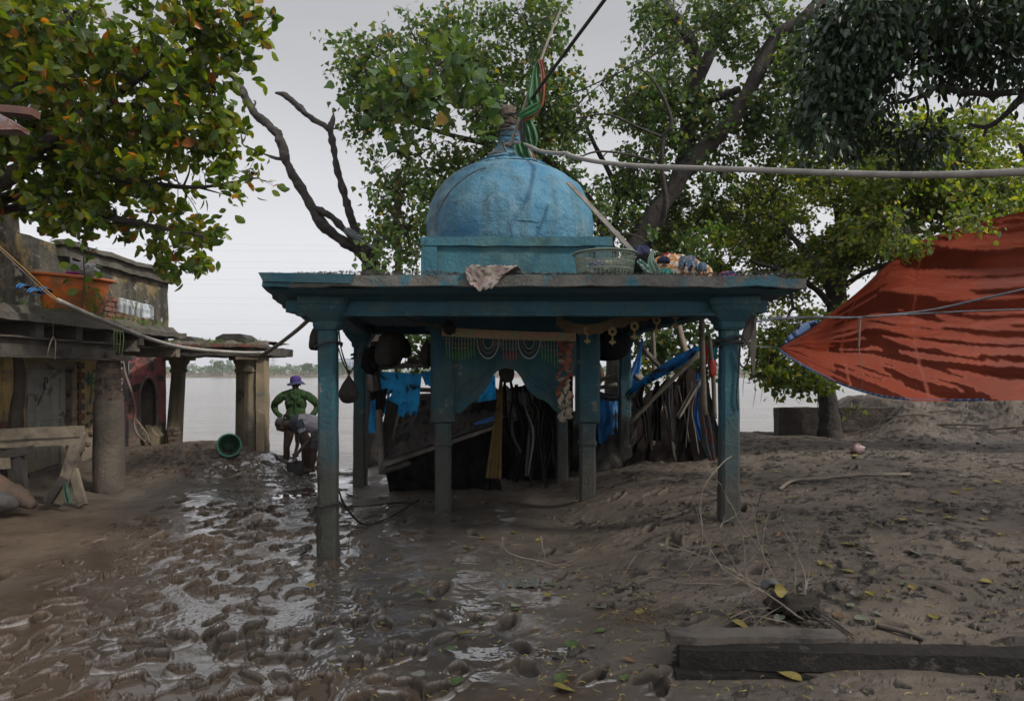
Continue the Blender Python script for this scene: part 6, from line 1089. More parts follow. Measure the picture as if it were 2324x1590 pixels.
cord('braided_rope', [P(1650, 752, 6.2), P(1732, 727, 7.2), P(1850, 720, 7.9), P(1952, 720, 8.1), P(2100, 705, 8.0), P(2220, 680, 7.8), P(2324, 656, 7.6), P(2500, 612, 7.4), P(3200, 470, 6.9), P(3900, 330, 6.4)], .012, rope_m, 'upper braided rope running across the front of the red tarp', 'rope', nz=.3)
cord('braided_rope', [P(1952, 719, 8.1), P(2100, 711, 8.0), P(2220, 705, 7.9), P(2324, 702, 7.8), P(2500, 700, 7.6), P(3200, 690, 7.2), P(3900, 680, 6.8)], .009, rope_m, 'lower thin braided rope crossing the red tarp', 'rope', nz=.3)
cord('line', [P(1700, 785, 6.6), P(1735, 787, 9), P(1768, 790, 8.93)], .006, rope_m, 'short cord tying the tip of the red tarp', 'rope')
cord('line', [P(1720, 718, 6.6), P(1850, 718, 7.8), P(1952, 719, 8.1)], .004, rope_m, 'thin straight line just above the tip of the red tarp', 'rope')
tw = thing('hanging_twig', P(1952, 722, 7.95), 'string and dry twigs dangling from the rope over the red tarp', 'twig'); MB().curve([(*P(1952, 722, 7.95), .010), (*P(1950, 770, 7.95), .011), (*P(1950, 800, 7.95), .006), (*P(1956, 850, 7.95), .003), (*P(1958, 900, 7.95), .002), (*P(1950, 935, 7.95), .003)], None, 6, 5, nz=.4).build('main_twig', twig_pale, tw); MB().curve([(*P(1949, 800, 7.95), .004), (*P(1954, 815, 7.95), .003), (*P(1975, 828, 7.95), .0015)], None, 5, 5).build('side_twig', twig_pale, tw)
# ---------------------------------------------------------------- ground debris
b1 = P(1515, 1484, 3.72); gz = .10
dn = Vector((0, 0, 0)); A1 = P(1540, 1500, 3.62); A2 = P(2330, 1512, 3.50); A2.z = P(0, 1512, 3.5).z
bmz = lambda p, z: Vector((p.x, p.y, z)); za = P(0, 1497, 3.62).z; zb_ = P(0, 1497, 3.50).z
m = MB(); m.bar(bmz(P(1538, 0, 3.66), za+.02), bmz(P(2480, 0, 3.46), zb_+.0), .15, .10, seg=.04, up=(0, 0, 1)); m.rough(.007, 5, 3); m.build('timber_beam', wood_wet, label='long black wet timber beam lying in the right foreground', cat='beam')
m = MB(); m.bar(bmz(P(1514, 0, 3.72), za+.092), bmz(P(1912, 0, 3.72), za+.080), .15, .048, seg=.035, up=(0, 0, 1)); m.rough(.008, 5, 3); m.build('timber_plank', plank_m, label='shorter muddy plank resting on the black foreground beam', cat='plank')
m = MB(); m.bar(bmz(P(1528, 0, 3.60), za-.045), bmz(P(1990, 0, 3.52), za-.05), .15, .035, seg=.05, up=(0, 0, 1)); m.rough(.008, 5, 3); m.build('timber_plank', wood_wet, label='thin wet board under the left end of the black foreground beam', cat='plank')
# leaves on the ground
def leaf_mesh(name, L_, W_, curl, tip=0):
    m = MB(); o = [(0, 0), (.22, .30), (.48, .42), (.50, .30), (.28, .12)];  prof_ = [(0, .0), (.06, .34), (.22, .48), (.42, .47), (.62, .33), (.80, .15), (.90, .05), (1.0, .01)] if tip else [(0, .0), (.12, .20), (.30, .40), (.50, .46), (.70, .38), (.86, .20), (1.0, .0)]
    for t, w_ in prof_:
        for s_ in (-1, -.5, 0, .5, 1): m.v.append(Vector((t*L_-L_/2, s_*w_*W_, .006+curl*abs(s_)**1.5*w_*W_+curl*.5*L_*(t-.5)**2)))
    for i in range(len(prof_)-1):
        for j in range(4): a = i*5+j; m.f.append((a, a+5, a+6, a+1))
    m.tube([(-L_*.5, 0, .006), (-L_*.75, .01, .010), (-L_*.95, -.01, .006)], .0018, 4); me = bpy.data.meshes.new(name); me.from_pydata([tuple(v) for v in m.v], [], m.f); me.update(); return me
lyel = mat('yellow_leaf', (.19, .155, .03), (.12, .095, .025), 20, .55, .3, 60, c3=(.10, .06, .02), d=(30, .58, .66)); lgrn = mat('fallen_green_leaf', (.065, .10, .03), (.04, .06, .02), 20, .5, .3, 60); lgry = mat('pale_leaf_underside', (.13, .14, .105), (.09, .095, .07), 20, .6, .3, 60); lbrn = mat('brown_leaf', (.16, .08, .035), (.10, .055, .03), 20, .7, .3, 60)
LM = []
for k, (mt, w_, c_, t_) in enumerate(((lyel, .085, .3, 1), (lgrn, .08, .25, 1), (lgry, .085, .35, 1), (lbrn, .055, .6, 0))):
    me = leaf_mesh('fallen_leaf', .125, w_, c_, t_); me.materials.append(mt); LM.append(me)
GN = ['yellow heart-shaped leaf fallen on the mud', 'green heart-shaped leaf fallen on the mud', 'pale grey-green leaf lying upside down on the mud', 'brown curled leaf fallen on the mud']
spots = [(708, 1335, 0, 'large pale yellow leaf lying at the foot of the nearest pillar'), (1046, 1446, 0, 'bright yellow-green leaf on the wet mud below the centre'), (1036, 1556, 1, 'fresh green leaf lying near the bottom edge, left of the stacked pair'), (1272, 1550, 1, 'green upper leaf of the pair near the bottom edge'), (1282, 1572, 0, 'yellow-green lower leaf of the pair near the bottom edge'), (1300, 1471, 1, 'folded green leaf left of the foreground planks'), (1683, 1425, 0, 'bright yellow leaf propped beside the twig heap'), (1790, 1540, 0, 'small orange leaf in front of the black beam'), (1172, 1378, 2, None), (1368, 1383, 2, 'pale crumpled leaf beside the matted straw'), (1410, 1338, 2, None), (2002, 1080, 0, 'round yellow leaf behind the fallen branch'), (2150, 1178, 0, None), (2235, 1325, 0, None), (1865, 1286, 1, None), (1920, 1300, 0, None), (1168, 1212, 0, None), (1096, 1223, 0, None), (1250, 1330, 1, None), (1243, 1355, 0, None), (1130, 1375, 2, None), (955, 1350, 1, None), (1750, 1290, 1, None), (2200, 1295, 2, None), (2100, 1035, 1, None), (2060, 1040, 1, None), (1950, 1028, 2, None), (2120, 1055, 2, None), (1725, 1085, 1, None), (2190, 1100, 1, None), (2075, 1140, 2, None)]
rl = random.Random(11)
for k in range(85):
    px = rl.uniform(1640, 2320); py = rl.uniform(1010, 1420)
    spots.append((px, py, rl.choice((0, 0, 1, 2, 2, 3)), None))
for k in range(22): spots.append((rl.uniform(880, 1640), rl.uniform(1200, 1560), rl.choice((0, 0, 1, 2, 3)), None))
first = {}
for (px, py, k, lab) in spots:
    g = PG(px, py); o = bpy.data.objects.new('fallen_leaf', LM[k]); col.objects.link(o); o.location = g+Vector((0, 0, .006)); sc_ = rl.uniform(.42, .8) if lab is None else 1.0; o.scale = (sc_,)*3; o.rotation_euler = (rl.uniform(-.25, .25), rl.uniform(-.25, .25), rl.uniform(0, 6.3)); tag(o, lab or GN[k], 'leaf', 'leaves fallen on the mud')
    if lab is None: o['group'] = ('yellow', 'green', 'pale', 'brown')[k]+' leaves scattered on the mud'
# curled stipules
m = MB()
for k in range(520):
    if k < 360: px = rl.uniform(1150, 2324); py = rl.uniform(1060, 1590)
    else: px = rl.uniform(700, 1500); py = rl.uniform(1280, 1590)
    g = PG(px, py); a = rl.uniform(0, 6.3); L_ = rl.uniform(.02, .055); kk = rl.uniform(-1.8, 1.8); pts = []
    for t in range(4): pts.append(g+Vector((math.cos(a+kk*t/3)*L_*t/3, math.sin(a+kk*t/3)*L_*t/3, .006+.008*math.sin(t))))
    m.tube(pts, [.0010, .0026, .0026, .0008], 4)
m.build('shed_leaf_sheaths', mat('straw_yellow', (.34, .29, .08), (.20, .13, .05), 12, .7), label='thin curled yellow leaf sheaths scattered over the mud', cat='plant litter', kind='stuff')
m = MB()
for k in range(420):
    px = rl.gauss(440, 110); py = rl.uniform(1005, 1085)
    if not 210 < px < 640: continue
    g = PG(px, py); a = rl.uniform(0, 6.3); d = Vector((math.cos(a), math.sin(a), 0)); e = Vector((-d.y, d.x, 0)); s_ = rl.uniform(.015, .04); z = Vector((0, 0, .012)); b = len(m.v); m.v += [g+z-d*s_, g+z*1.6+e*s_*.5, g+z+d*s_, g+z*1.6-e*s_*.5]; m.f.append((b, b+1, b+2, b+3))
m.build('leaf_litter', mat('orange_litter', (.26, .12, .05), (.17, .10, .05), 9, .8), label='small orange-brown dry leaves strewn over the left mud bank', cat='leaf litter', kind='stuff')
# clods
m = MB()
ctr = [(rl.uniform(1150, 2324), rl.uniform(1010, 1520)) for k in range(46)]
for k in range(800):
    cx_, cy_ = rl.choice(ctr); px = cx_+rl.gauss(0, 34); py = cy_+rl.gauss(0, 7)
    if not 1000 < py < 1580: continue
    g = PG(px, py); r_ = rl.uniform(.004, .017)*(1 if rl.random() < .9 else 1.8); m.ball(g, (r_*1.3, r_, r_*.8), .9, 1.7, 7, seed=k)
m.build('mud_crumbs', clod_m, label='crumbs and small clods of mud scattered on the drier side', cat='clods', kind='stuff')
# twig bush
def rand_twig(m, a, d, L_, r, rng, depth=0, bend=.5):
    pts = [Vector(a)]; d = Vector(d).normalized(); n_ = 6
    for i in range(n_):
        d = (d+Vector((rng.gauss(0, bend), rng.gauss(0, bend), rng.gauss(0, bend)-.12))*.28).normalized(); pts.append(pts[-1]+d*L_/n_)
        if depth < 2 and i > 0 and rng.random() < .42: rand_twig(m, pts[-1], d+Vector((rng.gauss(0, .7), rng.gauss(0, .7), rng.gauss(0, .5))), L_*rng.uniform(.3, .6), r*.6, rng, depth+1, bend)
    m.tube(pts, [r*(1-.8*i/n_) for i in range(n_+1)], 5)
rg = random.Random(21); bs = PG(1790, 1345); m = MB()
for (q, d, L_) in (((1780, 1380), (-.3, .1, 1), .62), ((1800, 1380), (.05, 0, 1), .52), ((1790, 1370), (-.9, -.1, .35), .85), ((1700, 1330), (-.5, .1, .8), .45), ((1700, 1330), (-.15, .1, .9), .42), ((1760, 1350), (.4, -.1, .6), .5), ((1850, 1420), (-.8, .2, .5), .7), ((1790, 1390), (-.95, 0, .12), .8), ((1720, 1330), (.5, 0, .7), .4), ((1820, 1400), (.3, .1, .9), .45), ((1640, 1330), (-.9, .1, .15), .5)):
    rand_twig(m, PG(*q), d, L_, .0075, rg)
for k in range(16): rand_twig(m, PG(rg.uniform(1640, 1850), rg.uniform(1320, 1450)), (rg.gauss(0, 1), rg.gauss(0, .4), rg.uniform(.1, .7)), rg.uniform(.15, .4), .0045, rg)
m.build('dead_twigs', twig_pale, label='tangle of bare dead twigs sticking out of the mud at right front', cat='twigs')
m = MB(); m.curve([tuple(PG(1560, 1300)+Vector((0, 0, .01))), tuple(P(1592, 1240, 4.9)), tuple(P(1590, 1150, 4.9)), tuple(P(1600, 1100, 4.9)), tuple(P(1640, 1050, 5.0)), tuple(P(1660, 1035, 5.05))], .005, 5, 6, nz=.3); m.build('dead_twig', twig_pale, label='single long bare twig arching up in front of the right front pillar', cat='twig')
for (pts, lab) in (([(1140, 1218, 5.2), (1145, 1245, 5.2), (1175, 1262, 5.25), (1225, 1272, 5.3), (1262, 1282, 5.3)], 'left bare curved twig near the centre mud'), ([(1255, 1284, 5.3), (1300, 1272, 5.3), (1345, 1248, 5.2), (1380, 1222, 5.15), (1418, 1210, 5.1)], 'right bare curved twig arching near the centre mud'), ([(1240, 1275, 5.25), (1232, 1245, 5.2), (1228, 1215, 5.2)], 'short upright bare twig near the centre mud')):
    cord('dead_twig', [P(*q) for q in pts], .0045, twig_pale, lab, 'twig', nz=.3)
m = MB()
for k in range(14): a = PG(1740+k*9+rg.uniform(-12, 12), 1352+k*8); b = PG(1850+rg.uniform(-20, 90), 1452+rg.uniform(-12, 8)); m.tube([a+Vector((0, 0, .03)), (a+b)/2+Vector((0, 0, .05+rg.uniform(0, .04))), b+Vector((0, 0, .015))], [.006, .005, .003], 5)
m.build('branch_bundle', twig_m, label='bundle of dark sticks lying behind the foreground plank', cat='branches')
strip('plastic_rag', [(1735, 1335, 4.25, 12), (1755, 1330, 4.2, 16), (1775, 1352, 4.15, 14)], 0, greycloth, None, .8, 2, seed=4, label='pale plastic scrap caught in the dead twigs', cat='rag')
m = MB(); g = PG(1800, 1395); m.ball(g+Vector((0, 0, .05)), (.14, .10, .07), .7, 3, 18); m.rough(.02, 9); m.build('muddy_plastic', mudcloth, smooth=True, label='crumpled muddy plastic at the base of the dead twigs', cat='plastic bag')
bl_ = PG(1780, 1330); o = bpy.data.objects.new('fallen_leaf', LM[0]); col.objects.link(o); o.location = P(1770, 1340, 4.1); o.rotation_euler = (1.2, .2, .5); tag(o, 'big dull yellow leaf standing upright in the twig heap', 'leaf')
cord('fallen_branch', [PG(1770, 1112)+Vector((0, 0, .01)), PG(1800, 1098)+Vector((0, 0, .03)), PG(1860, 1092)+Vector((0, 0, .03)), PG(1930, 1086)+Vector((0, 0, .03)), PG(2010, 1082)+Vector((0, 0, .02)), PG(2065, 1078)+Vector((0, 0, .01))], .020, twig_pale, 'long pale fallen branch lying across the mud at right', 'branch', nz=.4)
cord('dead_twig', [P(1715, 1215, 6.0), P(1718, 1160, 6.0), P(1735, 1110, 6.05), P(1780, 1082, 6.1), P(1800, 1082, 6.1)], .005, twig_m, 'thin twig arching beside the right front pillar', 'twig', nz=.3)
cord('fallen_stick', [PG(1990, 1425)+Vector((0, 0, .01)), PG(2040, 1440)+Vector((0, 0, .02)), PG(2095, 1458)+Vector((0, 0, .01))], .012, twig_m, 'short dark stick lying behind the black beam', 'stick', nz=.5)
g = PG(1945, 1030); m = MB(); m.ball(g+Vector((0, 0, .05)), (.085, .07, .065), .5, 3, 16); m.curve([(*(g+Vector((0, 0, .09))), .03), (*(g+Vector((.0, 0, .13))), .02)], None, 8, 3, nz=.5); m.build('plastic_bag', mat('pinkish_bag', (.36, .28, .27), (.24, .13, .12), 14, .5, trans=.2), smooth=True, label='small pinkish plastic bag lying alone on the right bank', cat='bag')
# patterned rag in the mud
g = PG(1165, 1325); m = MB(); m.grid(lambda u, v: g+Vector(((u-.5)*.36, (v-.5)*.20, .004+.022*mn.noise(Vector((u*5, v*4, 1)))+.012*mn.noise(Vector((u*13, v*9, 1))))), 30, 20); m.build('printed_rag', patterned('teal_print', (.025, .05, .055), (.075, .085, .08), 40, .16, (.055, .045, .035)), smooth=True, label='teal patterned rag half sunk in the centre mud', cat='rag')
# straw matting
m = MB()
for k in range(260): q = PG(rl.gauss(1455, 45), rl.gauss(1400, 16)); a = rl.uniform(0, 6.3); L_ = rl.uniform(.02, .07); m.tube([q+Vector((0, 0, .008)), q+Vector((math.cos(a)*L_, math.sin(a)*L_, .012+rl.uniform(0, .02)))], .0015, 3)
m.build('matted_roots', mat('root_fibre', (.15, .105, .06), (.08, .06, .04), 9), label='brown fibrous root matting left of the foreground planks', cat='roots', kind='stuff')
# cables and roots at the pillar foot
cord('muddy_rope', [P(768, 1110, 6.2), P(785, 1150, 6.5), PG(825, 1195)+Vector((0, 0, .02)), PG(880, 1180)+Vector((0, 0, .02)), PG(950, 1138)+Vector((0, 0, .02))], .011, mudcloth, 'muddy rope drooping from the nearest pillar to the ground', 'rope', nz=.6)
cord('muddy_rope', [PG(775, 1155)+Vector((0, 0, .02)), PG(850, 1152)+Vector((0, 0, .03)), PG(900, 1142)+Vector((0, 0, .01)), PG(985, 1140)+Vector((0, 0, .01))], .012, mudcloth, 'muddy rope lying flat between the nearest and inner pillars', 'rope', nz=.6)
cord('muddy_rope', [P(722, 1035, 5.85), P(724, 1100, 5.86), P(722, 1180, 5.88), P(724, 1250, 5.9), P(727, 1320, 5.5)], .014, mudcloth, 'mud-clotted cord running down the left side of the nearest pillar', 'rope', nz=1.2)
m = MB(); m.ball(P(722, 1172, 5.95), (.035, .04, .05), .8, 3, 12); m.build('mud_clot', clod_m, label='lump of mud and fibre stuck on the nearest pillar', cat='mud')
rand = MB(); rand_twig(rand, PG(790, 1240), (.1, 0, 1), .3, .004, rg); rand_twig(rand, PG(680, 1230), (.5, 0, .6), .3, .005, rg); rand.build('dead_twigs', twig_m, label='sparse dark twigs in the mud beside the nearest pillar', cat='twigs')
# ---------------------------------------------------------------- trees
OV = np.array([[0, 0], [.24, .22], [.34, .55], [.20, .85], [0, .42], [0, 1.0], [-.24, .22], [-.34, .55], [-.20, .85]])     # broad elliptic
HE = np.array([[0, 0], [.42, .10], [.50, .38], [.22, .70], [0, .40], [0, 1.08], [-.42, .10], [-.50, .38], [-.22, .70]])    # heart with drip tip
LA = np.array([[0, 0], [.15, .25], [.18, .55], [.10, .82], [0, .45], [0, 1.0], [-.15, .25], [-.18, .55], [-.10, .82]])     # narrow
LQ = np.array([[0, 1, 2, 4], [4, 2, 3, 5], [0, 4, 7, 6], [4, 5, 8, 7]])
def leaves(name, pos, axis, size, shape, mt, parent, seed=0, fold=.25):
    rs = np.random.RandomState(seed); n = len(pos); a = axis/np.linalg.norm(axis, axis=1)[:, None]; r = rs.normal(size=(n, 3)); r[:, 2] *= 1.0; b = np.cross(a, r); b /= np.linalg.norm(b, axis=1)[:, None]; c = np.cross(a, b)
    s = size[:, None]; V_ = []
    for x, y in shape: V_.append(pos+a*y*s+b*x*s*rs.uniform(.85, 1.1, (n, 1))+c*(abs(x)*fold-.12*y*y)*s)
    v = np.stack(V_, 1).reshape(-1, 3); q = (np.arange(n)[:, None, None]*9+LQ[None]).reshape(-1, 4); me = npmesh(name, v, q); t = np.clip(rs.beta(1.3, 1.3, n), 0, 1); fattr(me, 'tint', np.repeat(t, 9)); return link(me, name, mt, parent, smooth=False)
ROS = [0]
def foliage(tr, blobs, ntwig, nl, size, shape, mt, limbs, seed, droop=.5, tl=.4, gap=.0, gs=1.1, twr=.006, nodes=90, tmat=None, sv=.3, brr=.018, cname='crown'):
    rs = np.random.RandomState(seed); B = np.array([(*P(b[0], b[1], b[2]), b[3]*b[2]/F, b[4]*b[2]/F, (b[5] if len(b) > 5 else .8)) for b in blobs]); wt = B[:, 3]*B[:, 4]; wt /= wt.sum(); T = []
    while len(T) < ntwig:
        i = rs.choice(len(B), p=wt); d = rs.normal(size=3); d /= np.linalg.norm(d); d *= rs.uniform(.15, 1)**.45; p = B[i, :3]+d*np.array([B[i, 3], B[i, 5], B[i, 4]])
        if mn.noise(Vector(p)*gs+Vector((seed, 0, 0)))+.6*mn.noise(Vector(p)*gs*2.6) < gap-.25: continue
        T.append((p, d))
    tp = np.array([t[0] for t in T]); td = np.array([t[1] for t in T]); lp_ = np.array([tuple(p)[:3] for l in limbs for p in l]) if limbs else None
    nd = tp[rs.choice(len(tp), min(nodes, len(tp)), replace=False)]; m = MB()
    if lp_ is not None:
        nd = nd[np.argsort([np.min(np.linalg.norm(lp_-q, axis=1)) for q in nd])]; pool = list(lp_)
        for q in nd:
            pa = np.array(pool); dd = np.linalg.norm(pa-q, axis=1); j = int(np.argmin(dd)); a = pa[j]; mid = (a+q)/2+rs.normal(size=3)*.10*dd[j]+np.array([0, 0, .08*dd[j]]); L_ = dd[j]; r0 = min(brr, .010+.012*L_)
            c = cr([tuple(a), tuple(mid), tuple(q)], 5); m.tube(c, [r0*(1-.75*k/(len(c)-1)) for k in range(len(c))], 5); pool += [c[k] for k in range(3, len(c), 3)]
        allp = np.array(pool)
    else: allp = nd
    PO = []; AX = []; SZ = []
    for p, d in zip(tp, td):
        j = int(np.argmin(np.sum((allp-p)**2, axis=1))); a = allp[j]; out = p-a; L_ = np.linalg.norm(out)
        if L_ > tl*2.2: a = p-out/L_*tl*1.5; out = p-a
        dr = out/(np.linalg.norm(out)+1e-6)+.5*d+np.array([0, 0, -.15]); dr /= np.linalg.norm(dr); e = p+dr*tl*.4; 
        if twr: m.tube([a, (a+p)/2+rs.normal(size=3)*.03, p, e], [twr, twr*.7, twr*.5, twr*.25], 3, cap=False)
        for k in range(nl):
            t = rs.uniform(.75, 1.0) if rs.rand() < ROS[0] else rs.uniform(-.3, 1.0); q = p+(e-p)*t if t > 0 else p+(p-a)*t; ax = dr*.6+rs.normal(size=3)*.75+np.array([0, 0, -droop]); PO.append(q+rs.normal(size=3)*size*(.25 if t > .75 and ROS[0] else .9)); AX.append(ax); SZ.append(size*rs.uniform(1-sv, 1+sv))
    if len(m.v): m.build('twigs', tmat or twig_m, tr)
    return leaves(cname, np.array(PO), np.array(AX), np.array(SZ), shape, mt, tr, seed)
def trunkmesh(tr, limbs, mt, nz=.22, name='trunk', nf=4.5):
    m = MB(); ws = []
    for l in limbs:
        pts = [(*P(q[0], q[1], q[2]), q[3]*q[2]/F) for q in l]; c = cr(pts, 7); m.tube([p[:3] for p in c], [max(.004, p[3]) for p in c], 14, nz=nz, nf=nf); ws.append([Vector(p[:3]) for p in c])
    m.build(name, mt, tr, smooth=True); return ws
ficus_leaf = leafmat('ficus_leaf', [(0, (.038, .080, .016)), (.40, (.075, .125, .014)), (.75, (.16, .20, .016)), (.93, (.23, .20, .02)), (.955, (.34, .12, .02)), (1, (.38, .10, .02))], .30, .46, 1.6)
peepal_leaf = leafmat('peepal_leaf', [(0, (.038, .080, .028)), (.5, (.062, .118, .030)), (.86, (.12, .17, .035)), (.95, (.15, .17, .03)), (1, (.36, .22, .05))], .34, .42, 1.35)
bright_leaf = leafmat('bright_leaf', [(0, (.055, .10, .020)), (.5, (.10, .15, .022)), (.88, (.19, .21, .03)), (1, (.30, .22, .03))], .4, .48, 1.7)
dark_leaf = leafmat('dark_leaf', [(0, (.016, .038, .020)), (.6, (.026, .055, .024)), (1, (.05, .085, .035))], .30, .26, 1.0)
# big-leaved tree on the left
t0 = thing('tree', (-8.2, 8.2, 0), 'big-leaved tree with orange-tinted leaves filling the upper left', 'tree')
L0 = trunkmesh(t0, [[(-420, 1100, 8.4, 60), (-330, 800, 8.4, 55), (-240, 560, 8.2, 48), (-120, 400, 7.8, 38), (0, 250, 7.4, 26), (90, 120, 7.1, 16), (190, 20, 6.9, 9)], [(-240, 560, 8.2, 34), (-60, 440, 7.8, 28), (45, 385, 7.5, 18), (110, 318, 7.3, 14), (232, 236, 7.1, 9), (330, 170, 7, 6), (450, 100, 6.8, 4)], [(-60, 440, 7.8, 20), (60, 290, 7.6, 14), (180, 250, 7.4, 10), (300, 240, 7.2, 7), (430, 255, 7.0, 4), (540, 262, 6.9, 2.5)], [(-240, 560, 8.2, 30), (-60, 480, 8.2, 16), (80, 425, 8.0, 11), (200, 400, 7.8, 11), (330, 415, 7.6, 7), (450, 425, 7.4, 4), (575, 405, 7.2, 2.5)], [(80, 440, 8, 12), (200, 480, 7.8, 9), (330, 510, 7.6, 6), (460, 535, 7.4, 3)], [(-300, 640, 8.3, 22), (-60, 500, 8.3, 12), (90, 470, 8.2, 8), (230, 510, 8, 4)]], bark_m)
ROS[0] = .62
foliage(t0, [(60, 60, 7.2, 170, 110), (250, 70, 7.0, 140, 90), (420, 60, 6.8, 120, 80), (530, 40, 6.7, 55, 70, .4), (80, 230, 7.6, 160, 110), (260, 220, 7.2, 140, 100), (400, 230, 7.0, 95, 60), (470, 160, 6.9, 60, 40, .4), (505, 268, 6.9, 55, 28, .3), (150, 370, 7.9, 170, 90), (320, 350, 7.5, 140, 80), (430, 330, 7.2, 75, 45), (420, 420, 7.3, 90, 40), (545, 402, 7.2, 45, 30, .25), (260, 465, 7.9, 150, 65), (370, 500, 7.5, 90, 55), (440, 545, 7.4, 45, 28, .3), (90, 440, 8.2, 130, 50), (340, 575, 7.6, 70, 25, .3), (-150, 250, 8, 140, 260, 1.4), (-100, 20, 7.5, 150, 150, 1.4)], 980, 13, .116, OV, ficus_leaf, L0, 3, droop=.1, tl=.40, gap=.16, nodes=130, twr=.007, sv=.28)
ROS[0] = 0
# peepal behind the dome
t1 = thing('tree', (P(1395, 0, 12.6).x, 12.6, -.2), 'large tree with heart-shaped leaves and forking limbs behind the dome', 'tree')
L1 = trunkmesh(t1, [[(1385, 1010, 12.6, 21.8), (1392, 870, 12.6, 18.5), (1405, 700, 12.6, 18.5), (1432, 570, 12.6, 20.2), (1475, 500, 12.5, 20.2), (1520, 440, 12.4, 20.2), (1556, 385, 12.3, 20.2), (1610, 325, 12.2, 18.5), (1666, 267, 12, 16.8), (1700, 205, 11.9, 16.0), (1722, 160, 11.8, 16.8), (1760, 88, 11.7, 14.3), (1830, 35, 11.5, 13.4), (1900, -30, 11.4, 10.9), (2000, -150, 11.2, 6.7)], [(1540, 410, 12.4, 18.5), (1556, 350, 12.5, 18.5), (1562, 280, 12.6, 16.8), (1572, 200, 12.7, 15.1), (1580, 140, 12.7, 14.3), (1556, 72, 12.7, 14.3), (1510, 20, 12.7, 13.4), (1450, -50, 12.7, 10.1)], [(1566, 230, 12.7, 12.6), (1592, 170, 12.8, 12.6), (1625, 90, 12.9, 11.8), (1665, 40, 13, 10.9), (1712, -20, 13, 8.4)], [(1602, 232, 12.5, 7.6), (1640, 218, 12.3, 8.4), (1676, 203, 12, 8.4)], [(1766, 80, 11.7, 5.9), (1745, 40, 11.8, 5.0), (1715, -10, 12, 4.2)], [(1432, 570, 12.4, 8.4), (1480, 545, 11.8, 6.7), (1510, 470, 11.4, 6.7), (1502, 380, 11.2, 5.0), (1506, 312, 11.1, 5.0), (1524, 283, 11, 4.2), (1510, 230, 11, 3.4), (1480, 180, 11, 2.5), (1446, 150, 11, 1.7)], [(1410, 680, 12.6, 13.4), (1385, 560, 12.8, 11.8), (1345, 470, 12.9, 10.9), (1290, 400, 12.9, 10.1), (1210, 350, 12.7, 8.4), (1120, 330, 12.2, 6.7), (1000, 300, 11.8, 5.0), (900, 260, 11.5, 3.4), (810, 180, 11.3, 2.1)], [(1345, 470, 12.9, 8.4), (1230, 440, 12.6, 6.7), (1080, 430, 12.2, 5.0), (950, 440, 11.9, 3.4), (850, 420, 11.8, 2.1)], [(1210, 350, 12.7, 5.9), (1120, 240, 12, 5.0), (1050, 160, 11.5, 3.4), (950, 90, 11.2, 2.1)], [(1210, 350, 12.7, 5.0), (1200, 230, 12.2, 4.2), (1230, 100, 11.8, 2.5), (1270, 20, 11.6, 1.7)], [(1385, 560, 12.8, 7.6), (1400, 440, 12.9, 6.7), (1350, 330, 12.8, 5.0), (1310, 240, 12.7, 2.5)], [(1506, 312, 11.1, 3.4), (1450, 290, 11, 2.9), (1380, 260, 10.9, 2.5), (1310, 268, 10.9, 1.7)], [(1500, 370, 11.2, 3.4), (1420, 350, 11.1, 2.5), (1350, 345, 11, 2.1), (1290, 370, 11, 1.7)]], bark_pale)
foliage(t1, [(835, 140, 11.2, 85, 60), (790, 200, 11.2, 35, 40, .3), (900, 190, 11.2, 120, 90), (970, 110, 11.2, 90, 70), (1060, 100, 11.3, 100, 80), (1180, 80, 11.6, 95, 85), (1250, 60, 11.6, 60, 60), (1010, 230, 11.6, 150, 110), (1150, 210, 12, 120, 100), (870, 320, 11.7, 85, 85), (980, 350, 11.8, 130, 100), (850, 420, 11.9, 70, 60), (930, 470, 12, 100, 80), (900, 560, 12, 75, 60), (1120, 350, 12.3, 130, 100), (1250, 240, 12.4, 60, 70), (1330, 230, 12.6, 110, 70), (1420, 215, 12.5, 110, 70), (1300, 350, 12.7, 110, 100), (1410, 330, 12.6, 120, 110), (1380, 460, 12.8, 110, 90), (1490, 400, 12.6, 110, 110), (1490, 250, 12.5, 90, 80), (1500, 90, 12.7, 60, 90), (1470, 30, 12.6, 35, 30, .4), (1600, 150, 12.5, 110, 120), (1580, 30, 12.6, 110, 70), (1700, 70, 12.2, 110, 90), (1650, 280, 12.5, 100, 90), (1760, 200, 12.2, 110, 100), (1820, 110, 12, 90, 90), (1790, 310, 12.5, 90, 80), (1580, 420, 12.8, 100, 80), (1480, 540, 12.8, 90, 60), (1430, 570, 11.9, 80, 55), (1350, 520, 12, 60, 80), (1560, 560, 12, 80, 60), (1620, 600, 12, 70, 40)], 2450, 13, .080, HE, peepal_leaf, L1, 5, droop=.75, tl=.5, gap=.14, gs=.9, nodes=210, sv=.3, tmat=twig_m, brr=.028)
foliage(t1, [(960, 190, 7.7, 95, 60, .5), (1010, 130, 7.8, 70, 40, .4), (1080, 240, 7.8, 50, 50, .4), (900, 230, 7.7, 50, 40, .3)], 60, 8, .125, HE, peepal_leaf, [[P(1143, 278, 8.6), P(1100, 256, 8.4), P(1050, 230, 8.2)], [P(1120, 240, 8.6), P(1060, 170, 8.1), P(990, 120, 7.9), P(930, 180, 7.8)]], 7, droop=.6, tl=.3, nodes=10, cname='near_leaves')
